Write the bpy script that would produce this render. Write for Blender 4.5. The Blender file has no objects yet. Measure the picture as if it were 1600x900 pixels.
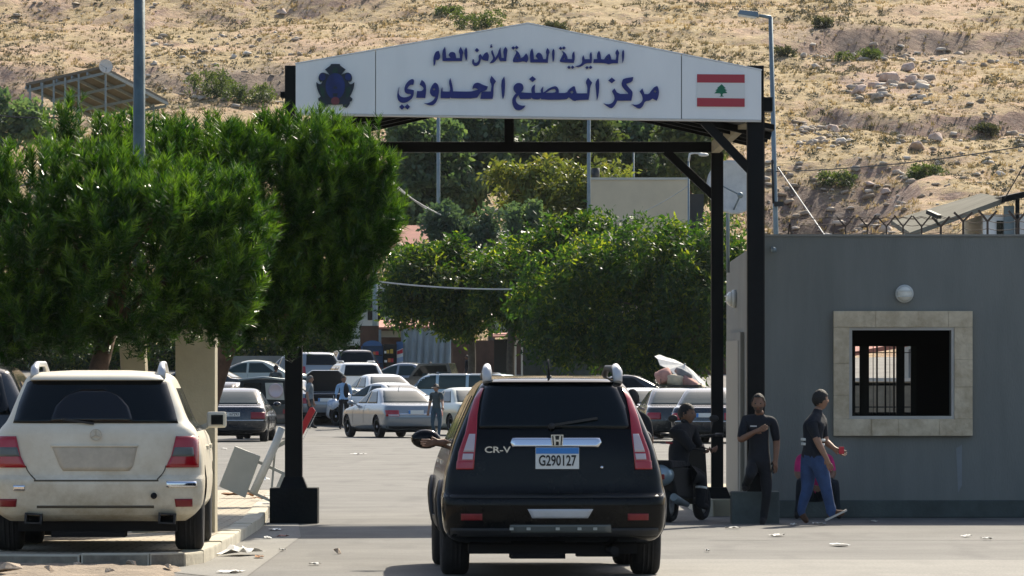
import bpy, bmesh, math, random
import numpy as np
from mathutils import Vector, Matrix
from mathutils.geometry import tessellate_polygon

# ------------------------------------------------------------------ camera, world, sun, exposure
F, CX, HY, CZ = 9000.0, 800.0, 596.0, 1.62          # focal length in photo pixels, horizon row, eye height
scn = bpy.context.scene
COL = scn.collection
cam_d = bpy.data.cameras.new("camera")
cam = bpy.data.objects.new("camera", cam_d); COL.objects.link(cam)
cam.location = (0, 0, CZ); cam.rotation_euler = (math.radians(90), 0, 0)
cam_d.sensor_width = 36.0; cam_d.lens = 36.0 * F / 1600.0
cam_d.shift_y = (HY - 450.0) / 1600.0
cam_d.clip_start = 1.0; cam_d.clip_end = 6000.0
cam_d.dof.use_dof = False
scn.camera = cam

SUN = Vector((0.45, 1.1, 1.0)).normalized()
world = bpy.data.worlds.new("World"); scn.world = world; world.use_nodes = True
wn = world.node_tree.nodes; wl = world.node_tree.links
bg = wn.get("Background") or wn.new("ShaderNodeBackground")
sky = wn.new("ShaderNodeTexSky"); sky.sky_type = 'NISHITA'; sky.sun_disc = False
sky.sun_elevation = math.asin(SUN.z); sky.sun_rotation = math.atan2(SUN.x, SUN.y)
sky.air_density = 1.0; sky.dust_density = 2.5; sky.ozone_density = 1.0
wl.new(sky.outputs[0], bg.inputs[0]); bg.inputs[1].default_value = 0.115
sun_d = bpy.data.lights.new("sun", 'SUN'); sun_d.energy = 5.0; sun_d.angle = math.radians(0.5)
sun_d.color = (1.0, 0.91, 0.75)
sun = bpy.data.objects.new("sun", sun_d); COL.objects.link(sun)
sun.rotation_euler = (-SUN).to_track_quat('-Z', 'Y').to_euler()
sun.location = (60, 140, 130)
scn.view_settings.view_transform = 'Standard'; scn.view_settings.look = 'None'
scn.view_settings.exposure = 0.68; scn.view_settings.gamma = 1.0
scn.view_settings.use_curve_mapping = False
scn.cycles.max_bounces = 6; scn.cycles.transparent_max_bounces = 6

# ------------------------------------------------------------------ helpers
R = random.Random(7)
PI = math.pi
def W(px, py, d):                     # a photo pixel at a distance -> a point in the place
    return Vector(((px - CX) * d / F, d, CZ + (HY - py) * d / F))
def X(px, d): return (px - CX) * d / F
def Z(py, d): return CZ + (HY - py) * d / F
def S(d): return F / d
def gz(d):                            # height of the ground along the road
    t = d - 174.0
    if t <= 0: return 0.0
    return 0.035 * t * t / (t + 6.0)
def D(py, z=0.0): return (CZ - z) * F / (py - HY)

def tag(o, label=None, cat=None, group=None, kind=None):
    if label: o['label'] = label
    if cat: o['category'] = cat
    if group: o['group'] = group
    if kind: o['kind'] = kind
    return o
def thing(name, label, cat, loc=(0, 0, 0), rz=0.0, group=None):
    o = bpy.data.objects.new(name, None); COL.objects.link(o)
    o.location = loc; o.rotation_euler = (0, 0, rz); o.empty_display_size = .2
    return tag(o, label, cat, group)
def copy_tree(o, parent=None):
    c = o.copy(); COL.objects.link(c); c.parent = parent
    for ch in list(o.children): copy_tree(ch, c)
    return c

def link(name, me, parent=None, mats=None, smooth=False):
    o = bpy.data.objects.new(name, me); COL.objects.link(o)
    if mats is not None:
        for m in (mats if isinstance(mats, (list, tuple)) else [mats]): me.materials.append(m)
    if smooth:
        for p in me.polygons: p.use_smooth = True
    if parent is not None: o.parent = parent
    return o

class MB:
    """collects shapes; build() links them as one mesh object"""
    def __init__(s): s.v = []; s.f = []; s.m = []; s.sm = []
    def add(s, vs, fs, mi=0, sm=False):
        b = len(s.v); s.v += [tuple(v) for v in vs]
        for f in fs: s.f.append(tuple(b + i for i in f)); s.m.append(mi); s.sm.append(sm)
        return s
    def box(s, x0, x1, y0, y1, z0, z1, mi=0):
        vs = [(x, y, z) for z in (z0, z1) for y in (y0, y1) for x in (x0, x1)]
        return s.add(vs, [(0, 2, 3, 1), (4, 5, 7, 6), (0, 1, 5, 4), (1, 3, 7, 5), (3, 2, 6, 7), (2, 0, 4, 6)], mi)
    def hexa(s, q0, q1, mi=0):          # two matching quads
        vs = list(q0) + list(q1)
        return s.add(vs, [(3, 2, 1, 0), (4, 5, 6, 7), (0, 1, 5, 4), (1, 2, 6, 5), (2, 3, 7, 6), (3, 0, 4, 7)], mi)
    def bar(s, a, b, w, h=None, mi=0, up=(0, 0, 1)):
        a = Vector(a); b = Vector(b); h = w if h is None else h
        d = (b - a).normalized(); u = Vector(up)
        if abs(d.dot(u)) > .98: u = Vector((0, 1, 0))
        r = d.cross(u).normalized(); u = r.cross(d)
        q = lambda c: [c - r * w / 2 - u * h / 2, c + r * w / 2 - u * h / 2, c + r * w / 2 + u * h / 2, c - r * w / 2 + u * h / 2]
        return s.hexa(q(a), q(b), mi)
    def tube(s, pts, rad, n=10, mi=0, cap=True):
        pts = [Vector(p) for p in pts]; k = len(pts)
        rad = [rad] * k if not isinstance(rad, (list, tuple)) else rad
        vs = []; fs = []
        prev = None
        for i, p in enumerate(pts):
            d = (pts[min(i + 1, k - 1)] - pts[max(i - 1, 0)]).normalized()
            if prev is None:
                u = Vector((0, 0, 1)) if abs(d.z) < .9 else Vector((0, 1, 0))
                prev = d.cross(u).normalized()
            r = (prev - d * prev.dot(d)).normalized(); prev = r; u = r.cross(d)
            for j in range(n):
                a = 2 * PI * j / n
                vs.append(p + (r * math.cos(a) + u * math.sin(a)) * rad[i])
        for i in range(k - 1):
            for j in range(n):
                j2 = (j + 1) % n
                fs.append((i * n + j, i * n + j2, (i + 1) * n + j2, (i + 1) * n + j))
        s.add(vs, fs, mi, True)
        if cap:
            s.add(vs[:n], [tuple(range(n))], mi); s.add(vs[-n:], [tuple(range(n))][::-1], mi)
        return s
    def lathe(s, prof, c=(0, 0, 0), axis='z', n=24, mi=0, sm=True):
        vs = []; fs = []; k = len(prof)
        for r, h in prof:
            for j in range(n):
                a = 2 * PI * j / n; x = r * math.cos(a); y = r * math.sin(a)
                p = {'z': (x, y, h), 'x': (h, x, y), 'y': (x, h, y)}[axis]
                vs.append((c[0] + p[0], c[1] + p[1], c[2] + p[2]))
        for i in range(k - 1):
            for j in range(n):
                j2 = (j + 1) % n
                fs.append((i * n + j, i * n + j2, (i + 1) * n + j2, (i + 1) * n + j))
        if prof[0][0] > 1e-5: fs.append(tuple(range(n))[::-1])
        if prof[-1][0] > 1e-5: fs.append(tuple((k - 1) * n + j for j in range(n)))
        return s.add(vs, fs, mi, sm)
    def prism(s, poly, y0, y1, mi=0, holes=(), plane='xz'):
        """polygon in (x, z), thickness from y0 to y1"""
        loops = [list(poly)] + [list(h) for h in holes]
        tri = tessellate_polygon([[Vector((p[0], p[1], 0)) for p in l] for l in loops])
        flat = [p for l in loops for p in l]; n = len(flat)
        def P(p, y): return (p[0], y, p[1]) if plane == 'xz' else ((p[0], p[1], y) if plane == 'xy' else (y, p[0], p[1]))
        vs = [P(p, y0) for p in flat] + [P(p, y1) for p in flat]
        fs = [tuple(t) for t in tri] + [tuple(i + n for i in reversed(t)) for t in tri]
        b = 0
        for l in loops:
            m = len(l)
            for i in range(m):
                j = (i + 1) % m; fs.append((b + i, b + j, n + b + j, n + b + i))
            b += m
        return s.add(vs, fs, mi)
    def ball(s, c, r, nu=12, nv=8, mi=0):
        r = (r, r, r) if not isinstance(r, (tuple, list)) else r
        prof = []
        vs = []; fs = []
        for i in range(nv + 1):
            t = PI * i / nv
            for j in range(nu):
                a = 2 * PI * j / nu
                vs.append((c[0] + r[0] * math.sin(t) * math.cos(a), c[1] + r[1] * math.sin(t) * math.sin(a), c[2] - r[2] * math.cos(t)))
        for i in range(nv):
            for j in range(nu):
                j2 = (j + 1) % nu; fs.append((i * nu + j, i * nu + j2, (i + 1) * nu + j2, (i + 1) * nu + j))
        return s.add(vs, fs, mi, True)
    def build(s, name, mats, parent=None, bevel=0.0, seg=2):
        me = bpy.data.meshes.new(name); me.from_pydata(s.v, [], s.f)
        me.polygons.foreach_set("material_index", s.m); me.polygons.foreach_set("use_smooth", s.sm)
        bm = bmesh.new(); bm.from_mesh(me)
        bmesh.ops.remove_doubles(bm, verts=bm.verts, dist=1e-5)
        bmesh.ops.recalc_face_normals(bm, faces=bm.faces)
        if bevel > 0:
            es = [e for e in bm.edges if len(e.link_faces) == 2 and e.calc_face_angle(0) > .6]
            bmesh.ops.bevel(bm, geom=es, offset=bevel, segments=seg, affect='EDGES', profile=.7, clamp_overlap=True)
        bm.to_mesh(me); bm.free()
        return link(name, me, parent, mats)

def raw_mesh(name, verts, faces, k, mats, parent=None, tint=None, smooth=False):
    """fast mesh from numpy arrays; faces all have k corners; tint is one number per face"""
    me = bpy.data.meshes.new(name)
    nv = len(verts); nf = len(faces)
    me.vertices.add(nv); me.vertices.foreach_set("co", np.asarray(verts, dtype=np.float32).ravel())
    me.loops.add(nf * k); me.loops.foreach_set("vertex_index", np.asarray(faces, dtype=np.int32).ravel())
    me.polygons.add(nf); me.polygons.foreach_set("loop_start", np.arange(0, nf * k, k, dtype=np.int32))
    if smooth: me.polygons.foreach_set("use_smooth", np.ones(nf, dtype=bool))
    if tint is not None:
        a = me.attributes.new("tint", 'FLOAT', 'FACE'); a.data.foreach_set("value", np.asarray(tint, dtype=np.float32))
    me.update(calc_edges=True)
    return link(name, me, parent, mats)

# ------------------------------------------------------------------ materials
def lin(r, g, b):
    f = lambda c: (c / 255 / 12.92) if c / 255 <= .04045 else ((c / 255 + .055) / 1.055) ** 2.4
    return (f(r), f(g), f(b))
def mat(name, col, rough=.6, metal=0.0, var=0.0, vscale=4.0, bump=0.0, bscale=30.0, coat=0.0, spec=.5, col2=None, emit=None, stretch=None, transl=0.0):
    m = bpy.data.materials.new(name); m.use_nodes = True
    nt = m.node_tree; N = nt.nodes; L = nt.links; p = N["Principled BSDF"]
    p.inputs["Base Color"].default_value = (*col, 1); p.inputs["Roughness"].default_value = rough
    p.inputs["Metallic"].default_value = metal; p.inputs["Specular IOR Level"].default_value = spec
    if coat: p.inputs["Coat Weight"].default_value = coat; p.inputs["Coat Roughness"].default_value = .06
    tc = N.new("ShaderNodeTexCoord"); vec = tc.outputs["Object"]
    if stretch:
        mp = N.new("ShaderNodeMapping"); mp.inputs["Scale"].default_value = stretch
        L.new(vec, mp.inputs[0]); vec = mp.outputs[0]
    if var > 0 or col2 is not None:
        n1 = N.new("ShaderNodeTexNoise"); n1.inputs["Scale"].default_value = vscale; n1.inputs["Detail"].default_value = 8
        n1.inputs["Roughness"].default_value = .65
        L.new(vec, n1.inputs[0])
        rp = N.new("ShaderNodeValToRGB"); rp.color_ramp.elements[0].position = .3; rp.color_ramp.elements[1].position = .7
        c2 = col2 if col2 is not None else tuple(min(1, c * (1 + var)) for c in col)
        c1 = col if col2 is not None else tuple(c * (1 - var) for c in col)
        rp.color_ramp.elements[0].color = (*c1, 1); rp.color_ramp.elements[1].color = (*c2, 1)
        L.new(n1.outputs[0], rp.inputs[0]); L.new(rp.outputs[0], p.inputs["Base Color"])
    if bump > 0:
        n2 = N.new("ShaderNodeTexNoise"); n2.inputs["Scale"].default_value = bscale; n2.inputs["Detail"].default_value = 6
        L.new(vec, n2.inputs[0])
        b = N.new("ShaderNodeBump"); b.inputs["Strength"].default_value = bump; b.inputs["Distance"].default_value = .02
        L.new(n2.outputs[0], b.inputs["Height"]); L.new(b.outputs[0], p.inputs["Normal"])
    if emit: p.inputs["Emission Color"].default_value = (*emit, 1); p.inputs["Emission Strength"].default_value = 1
    return m
def leaf_mat(name, c0, c1, c2, rough=.5, transl=.35, tcol=None):
    """leaves: each face has its own tint; light passes through"""
    m = bpy.data.materials.new(name); m.use_nodes = True
    nt = m.node_tree; N = nt.nodes; L = nt.links; p = N["Principled BSDF"]; out = N["Material Output"]
    at = N.new("ShaderNodeAttribute"); at.attribute_name = "tint"
    rp = N.new("ShaderNodeValToRGB"); e = rp.color_ramp.elements
    e[0].position = 0; e[0].color = (*c0, 1); e[1].position = 1; e[1].color = (*c2, 1)
    k = e.new(.55); k.color = (*c1, 1)
    L.new(at.outputs["Fac"], rp.inputs[0]); L.new(rp.outputs[0], p.inputs["Base Color"])
    p.inputs["Roughness"].default_value = rough; p.inputs["Specular IOR Level"].default_value = .35
    t = N.new("ShaderNodeBsdfTranslucent"); mx = N.new("ShaderNodeMixShader"); mx.inputs[0].default_value = transl
    hs = N.new("ShaderNodeMix"); hs.data_type = 'RGBA'; hs.blend_type = 'MULTIPLY'; hs.inputs[0].default_value = 1
    L.new(rp.outputs[0], hs.inputs[6]); hs.inputs[7].default_value = (*(tcol or (1.6, 1.7, .6)), 1)
    L.new(hs.outputs[2], t.inputs[0])
    L.new(p.outputs[0], mx.inputs[1]); L.new(t.outputs[0], mx.inputs[2]); L.new(mx.outputs[0], out.inputs[0])
    return m
def paint_mat(name, col, rough=.25, metal=.0, dust=.3, dcol=(.42, .37, .28), coat=.6):
    """car paint with uneven road dust"""
    m = mat(name, col, rough, metal, coat=coat)
    nt = m.node_tree; N = nt.nodes; L = nt.links; p = N["Principled BSDF"]
    tc = N.new("ShaderNodeTexCoord")
    n = N.new("ShaderNodeTexNoise"); n.inputs["Scale"].default_value = 2.2; n.inputs["Detail"].default_value = 9; n.inputs["Roughness"].default_value = .7
    L.new(tc.outputs["Object"], n.inputs[0])
    sp = N.new("ShaderNodeSeparateXYZ"); L.new(tc.outputs["Object"], sp.inputs[0])
    mr = N.new("ShaderNodeMapRange"); mr.inputs[1].default_value = .2; mr.inputs[2].default_value = 1.1; mr.inputs[3].default_value = 1.0; mr.inputs[4].default_value = .25
    L.new(sp.outputs[2], mr.inputs[0])
    r = N.new("ShaderNodeMapRange"); r.inputs[1].default_value = .40; r.inputs[2].default_value = .62
    L.new(n.outputs[0], r.inputs[0])
    mu = N.new("ShaderNodeMath"); mu.operation = 'MULTIPLY'; L.new(r.outputs[0], mu.inputs[0]); L.new(mr.outputs[0], mu.inputs[1])
    m2 = N.new("ShaderNodeMath"); m2.operation = 'MULTIPLY'; L.new(mu.outputs[0], m2.inputs[0]); m2.inputs[1].default_value = dust
    mx = N.new("ShaderNodeMix"); mx.data_type = 'RGBA'
    L.new(m2.outputs[0], mx.inputs[0]); mx.inputs[6].default_value = (*col, 1); mx.inputs[7].default_value = (*dcol, 1)
    L.new(mx.outputs[2], p.inputs["Base Color"])
    ra = N.new("ShaderNodeMath"); ra.operation = 'MULTIPLY_ADD'; L.new(m2.outputs[0], ra.inputs[0]); ra.inputs[1].default_value = .8; ra.inputs[2].default_value = rough
    L.new(ra.outputs[0], p.inputs["Roughness"])
    return m
M = {}
M['black_steel'] = mat('black_painted_steel', (.005, .006, .007), .5, var=.3, vscale=3, bump=.05, spec=.16)
M['dark_block'] = mat('black_painted_concrete', (.007, .009, .010), .85, spec=.2, var=.35, vscale=5, bump=.3, bscale=25)
M['green_block'] = mat('grey_green_concrete', (.075, .092, .088), .85, var=.3, vscale=4, bump=.3, bscale=25)
M['sign_white'] = mat('white_sign_sheet', (.86, .86, .85), .45, var=.05, vscale=1.5, stretch=(1.5, 1, .35))
M['sign_edge'] = mat('sign_trim', (.62, .58, .52), .5)
M['sign_blue'] = mat('sign_blue_letters', (.012, .022, .17), .5)
M['letter_edge'] = mat('letter_edge_white', (.85, .88, .92), .5)
M['flag_red'] = mat('flag_red', (.42, .04, .06), .5)
M['flag_white'] = mat('flag_white', (.74, .74, .72), .5)
M['flag_green'] = mat('flag_green', (.0, .14, .07), .5)
M['crest_blue'] = mat('crest_blue', (.008, .022, .13), .5, var=.4, vscale=6)
M['crest_dark'] = mat('crest_dark', (.012, .02, .035), .5, var=.4, vscale=8)
M['crest_green'] = mat('crest_green', (.006, .035, .025), .5, var=.4, vscale=8)
M['crest_red'] = mat('crest_red', (.17, .04, .05), .5, var=.3, vscale=10)
M['render_grey'] = mat('grey_wall_render', (.165, .172, .158), .9, col2=(.235, .24, .22), vscale=1.3, bump=.3, bscale=60, stretch=(1.3, 1.3, .22))
M['side_render'] = mat('wall_render_reflected_light', (.26, .25, .22), .9, var=.12, vscale=1.5, bump=.25, bscale=60)  # warmer, paler render for the side wall: reflected light put into the colour
M['plinth'] = mat('dark_wall_base', (.075, .092, .086), .9, var=.3, vscale=2.5, bump=.3, bscale=40)
M['stone'] = mat('pale_split_stone', (.46, .36, .23), .85, col2=(.76, .64, .46), vscale=5, bump=1.0, bscale=11)
M['stone_trim'] = mat('stone_trim', (.50, .47, .42), .8, var=.1)
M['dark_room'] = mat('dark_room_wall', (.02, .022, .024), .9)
M['dark_metal'] = mat('dark_window_metal', (.012, .015, .018), .5)
M['lamp_glass'] = mat('frosted_lamp_glass', (.85, .83, .74), .25, var=.1, vscale=8)
M['white_metal'] = mat('white_painted_metal', (.62, .62, .58), .5, var=.12, vscale=6)
M['grey_metal'] = mat('galvanised_metal', (.20, .25, .27), .5, .35, var=.15, vscale=5)
M['pole_grey'] = mat('grey_green_pole_paint', (.085, .125, .135), .55, .2, var=.25, vscale=6, bump=.1)
M['plate_grey'] = mat('light_grey_sheet_metal', (.42, .42, .37), .6, var=.1, vscale=3)
M['beige'] = mat('beige_concrete_render', (.42, .37, .26), .9, var=.14, vscale=1.8, bump=.2, bscale=40)
M['beige_block'] = mat('beige_house_render', (.62, .53, .38), .9, var=.10, vscale=.7, bump=.1)
M['cream'] = mat('cream_wall', (.55, .54, .47), .9, var=.08, vscale=1)
M['roof_red'] = mat('red_roof_sheet', (.36, .14, .10), .8, var=.25, vscale=3)
M['brown_wall'] = mat('brown_wall', (.10, .055, .035), .9, var=.3, vscale=2)
M['tarp'] = mat('blue_grey_tarpaulin', (.32, .38, .41), .7, var=.12, vscale=1.2)
M['black_plastic'] = mat('black_plastic', (.012, .013, .014), .55, var=.2, vscale=8)
M['rubber'] = mat('tyre_rubber', (.013, .013, .014), .85, var=.3, vscale=12, bump=.2)
M['rim'] = mat('alloy_rim', (.50, .51, .52), .35, .15, var=.1)
M['chrome'] = mat('chrome', (.72, .74, .78), .12, 1.0)
M['glass_dark'] = mat('dark_tinted_glass', (.004, .007, .008), .06, spec=.28)
M['glass_green'] = mat('greenish_glass', (.02, .038, .038), .08, spec=.3)
M['red_lens'] = mat('red_light_lens', (.34, .005, .012), .16, coat=.6)
M['dull_red_lens'] = mat('dull_red_light_lens', (.22, .012, .016), .3, var=.2, vscale=10)
M['clear_lens'] = mat('clear_light_lens', (.50, .42, .44), .15, coat=.6)
M['smoke_lens'] = mat('smoked_light_lens', (.11, .12, .11), .25)
M['plate_white'] = mat('number_plate_white', (.70, .71, .68), .45)
M['plate_blue'] = mat('number_plate_blue', (.03, .20, .55), .45)
M['plate_ink'] = mat('number_plate_ink', (.01, .01, .012), .5)
M['paper'] = mat('white_paper', (.62, .61, .57), .8, var=.15, vscale=9)
M['rust_card'] = mat('rust_brown_board', (.32, .15, .06), .9, var=.3, vscale=9)
M['bark'] = mat('pine_bark', (.11, .065, .042), .95, var=.4, vscale=9, bump=.8, bscale=14)
M['grey_bark'] = mat('grey_bark', (.10, .085, .065), .95, var=.35, vscale=6, bump=.6, bscale=12)
M['boom_red'] = mat('red_barrier_paint', (.40, .012, .02), .4)
M['wire'] = mat('cable_black', (.02, .022, .024), .6)
M['wire_pale'] = mat('cable_pale', (.45, .46, .44), .5)
M['solar'] = mat('canopy_sheet', (.15, .147, .13), .95, var=.2, vscale=.7, spec=.05)
# ------------------------------------------------------------------ ground, road, hill
def unit(a): return a / np.maximum(1e-9, np.linalg.norm(a, axis=-1, keepdims=True))
def vnoise(x, y, seed=0):
    xi = np.floor(x).astype(np.int64); yi = np.floor(y).astype(np.int64); xf = x - xi; yf = y - yi
    def h(a, b):
        n = (a * 374761393 + b * 668265263 + seed * 974711) & 0x7fffffff
        n = ((n ^ (n >> 13)) * 1274126177) & 0x7fffffff
        return ((n ^ (n >> 16)) & 0xffff) / 65535.0
    u = xf * xf * (3 - 2 * xf); v = yf * yf * (3 - 2 * yf)
    return (h(xi, yi) * (1 - u) + h(xi + 1, yi) * u) * (1 - v) + (h(xi, yi + 1) * (1 - u) + h(xi + 1, yi + 1) * u) * v
def fbm(x, y, seed=0, o=4):
    s = 0; a = .5; t = 0
    for i in range(o):
        s = s + a * vnoise(x * 2 ** i, y * 2 ** i, seed + i); t += a; a *= .5
    return s / t
def sstep(a, b, v):
    t = np.clip((v - a) / (b - a), 0, 1); return t * t * (3 - 2 * t)
HB = gz(252.0)
def hz(x, d):
    x = np.asarray(x, dtype=float); d = np.asarray(d, dtype=float)
    z = HB + .182 * np.maximum(0, d - 254)
    px = x / d * F + CX
    w = (fbm(x * .12, d * .05, 3, 3) - .5)
    def dip(d0, d1, d2, depth):
        return -depth * np.clip((d - d0) / (d1 - d0), 0, 1) * np.clip((d2 - d) / (d2 - d1), 0, 1) * 1.0
    m1 = sstep(1100, 1240, px + 60 * (fbm(d * .2, x * .2, 6, 2) - .5)) * (1 - sstep(1310, 1450, px + 120 * (fbm(d * .2, x * .2, 16, 2) - .5)))
    z = z + m1 * dip(286, 306 + 5 * w, 313 + 5 * w, 3.1)
    m2 = (1 - sstep(480, 620, px)) * sstep(.35, .5, fbm(x * .15, d * 0, 9, 2))
    z = z + m2 * dip(340, 352 + 14 * w, 356 + 14 * w, 1.7)
    m3 = sstep(1180, 1300, px)
    z = z + m3 * dip(356, 370 + 12 * w, 373 + 12 * w, 1.3)
    z = z + m3 * dip(318, 331 + 18 * w, 334 + 18 * w, .9)
    z = z + (1 - sstep(560, 700, px)) * dip(372, 386 + 16 * w, 389 + 16 * w, 1.0)
    k = sstep(250, 262, d)
    z = z + k * (1.6 * (fbm(x * .05, d * .05, 11, 3) - .5) + .8 * (fbm(x * .3, d * .3, 21, 3) - .5) + .34 * (fbm(x * 1.1, d * 1.1, 31, 3) - .5))
    return z
def grid_mesh(name, xs, ds, zf, m, smooth=True):
    XX, DD = np.meshgrid(xs, ds); ZZ = zf(XX, DD)
    v = np.stack([XX.ravel(), DD.ravel(), ZZ.ravel()], 1); nx = len(xs); nd = len(ds)
    i = (np.arange(nd - 1)[:, None] * nx + np.arange(nx - 1)[None, :]).ravel()
    f = np.stack([i, i + 1, i + nx + 1, i + nx], 1)
    return raw_mesh(name, v, f, 4, [m], None, None, smooth)

def asphalt_mat(name, a, b, spot):
    m = mat(name, a, .9); nt = m.node_tree; N = nt.nodes; L = nt.links; p = N["Principled BSDF"]
    tc = N.new("ShaderNodeTexCoord")
    n1 = N.new("ShaderNodeTexNoise"); n1.inputs["Scale"].default_value = .45; n1.inputs["Detail"].default_value = 10; n1.inputs["Roughness"].default_value = .7
    n2 = N.new("ShaderNodeTexNoise"); n2.inputs["Scale"].default_value = 42; n2.inputs["Detail"].default_value = 4
    n3 = N.new("ShaderNodeTexVoronoi"); n3.inputs["Scale"].default_value = 2.3; n3.feature = 'DISTANCE_TO_EDGE'
    for n in (n1, n2, n3): L.new(tc.outputs["Object"], n.inputs["Vector"])
    r = N.new("ShaderNodeValToRGB"); e = r.color_ramp.elements; e[0].position = .32; e[0].color = (*a, 1); e[1].position = .66; e[1].color = (*b, 1)
    L.new(n1.outputs[0], r.inputs[0])
    r2 = N.new("ShaderNodeMapRange"); r2.inputs[1].default_value = .3; r2.inputs[2].default_value = .7; r2.inputs[3].default_value = .72; r2.inputs[4].default_value = 1.25
    L.new(n2.outputs[0], r2.inputs[0])
    mx = N.new("ShaderNodeMix"); mx.data_type = 'RGBA'; mx.blend_type = 'MULTIPLY'; mx.inputs[0].default_value = 1
    L.new(r.outputs[0], mx.inputs[6]); L.new(r2.outputs[0], mx.inputs[7])
    n4 = N.new("ShaderNodeTexNoise"); n4.inputs["Scale"].default_value = 1.7; n4.inputs["Detail"].default_value = 6
    mp = N.new("ShaderNodeMapping"); mp.inputs["Scale"].default_value = (1, .18, 1); L.new(tc.outputs["Object"], mp.inputs[0]); L.new(mp.outputs[0], n4.inputs["Vector"])
    r4 = N.new("ShaderNodeMapRange"); r4.inputs[1].default_value = .54; r4.inputs[2].default_value = .70; r4.inputs[4].default_value = .55; L.new(n4.outputs[0], r4.inputs[0])
    m4 = N.new("ShaderNodeMix"); m4.data_type = 'RGBA'; L.new(r4.outputs[0], m4.inputs[0]); L.new(mx.outputs[2], m4.inputs[6]); m4.inputs[7].default_value = (*spot, 1)
    L.new(m4.outputs[2], p.inputs["Base Color"])
    b_ = N.new("ShaderNodeBump"); b_.inputs["Strength"].default_value = .35; b_.inputs["Distance"].default_value = .01
    L.new(n2.outputs[0], b_.inputs["Height"]); L.new(b_.outputs[0], p.inputs["Normal"])
    return m
M['asphalt'] = asphalt_mat('worn_asphalt', (.09, .087, .079), (.155, .15, .137), (.055, .053, .05))
M['asphalt_pale'] = asphalt_mat('dusty_asphalt', (.17, .164, .147), (.225, .215, .19), (.13, .125, .113))
M['dirt'] = mat('rubble_dirt', (.15, .115, .078), .95, col2=(.32, .25, .18), vscale=3.0, bump=1.0, bscale=22)

xs = np.concatenate([np.arange(-90, -12, 6), np.arange(-12, 12, 1.0), np.arange(12, 96, 6)])
ds = np.concatenate([np.arange(-30, 170, 5.0), np.arange(170, 262, 2.0)])
road = grid_mesh('road', xs, ds, lambda x, d: np.vectorize(gz)(d), M['asphalt'])
tag(road, kind='structure')

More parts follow.
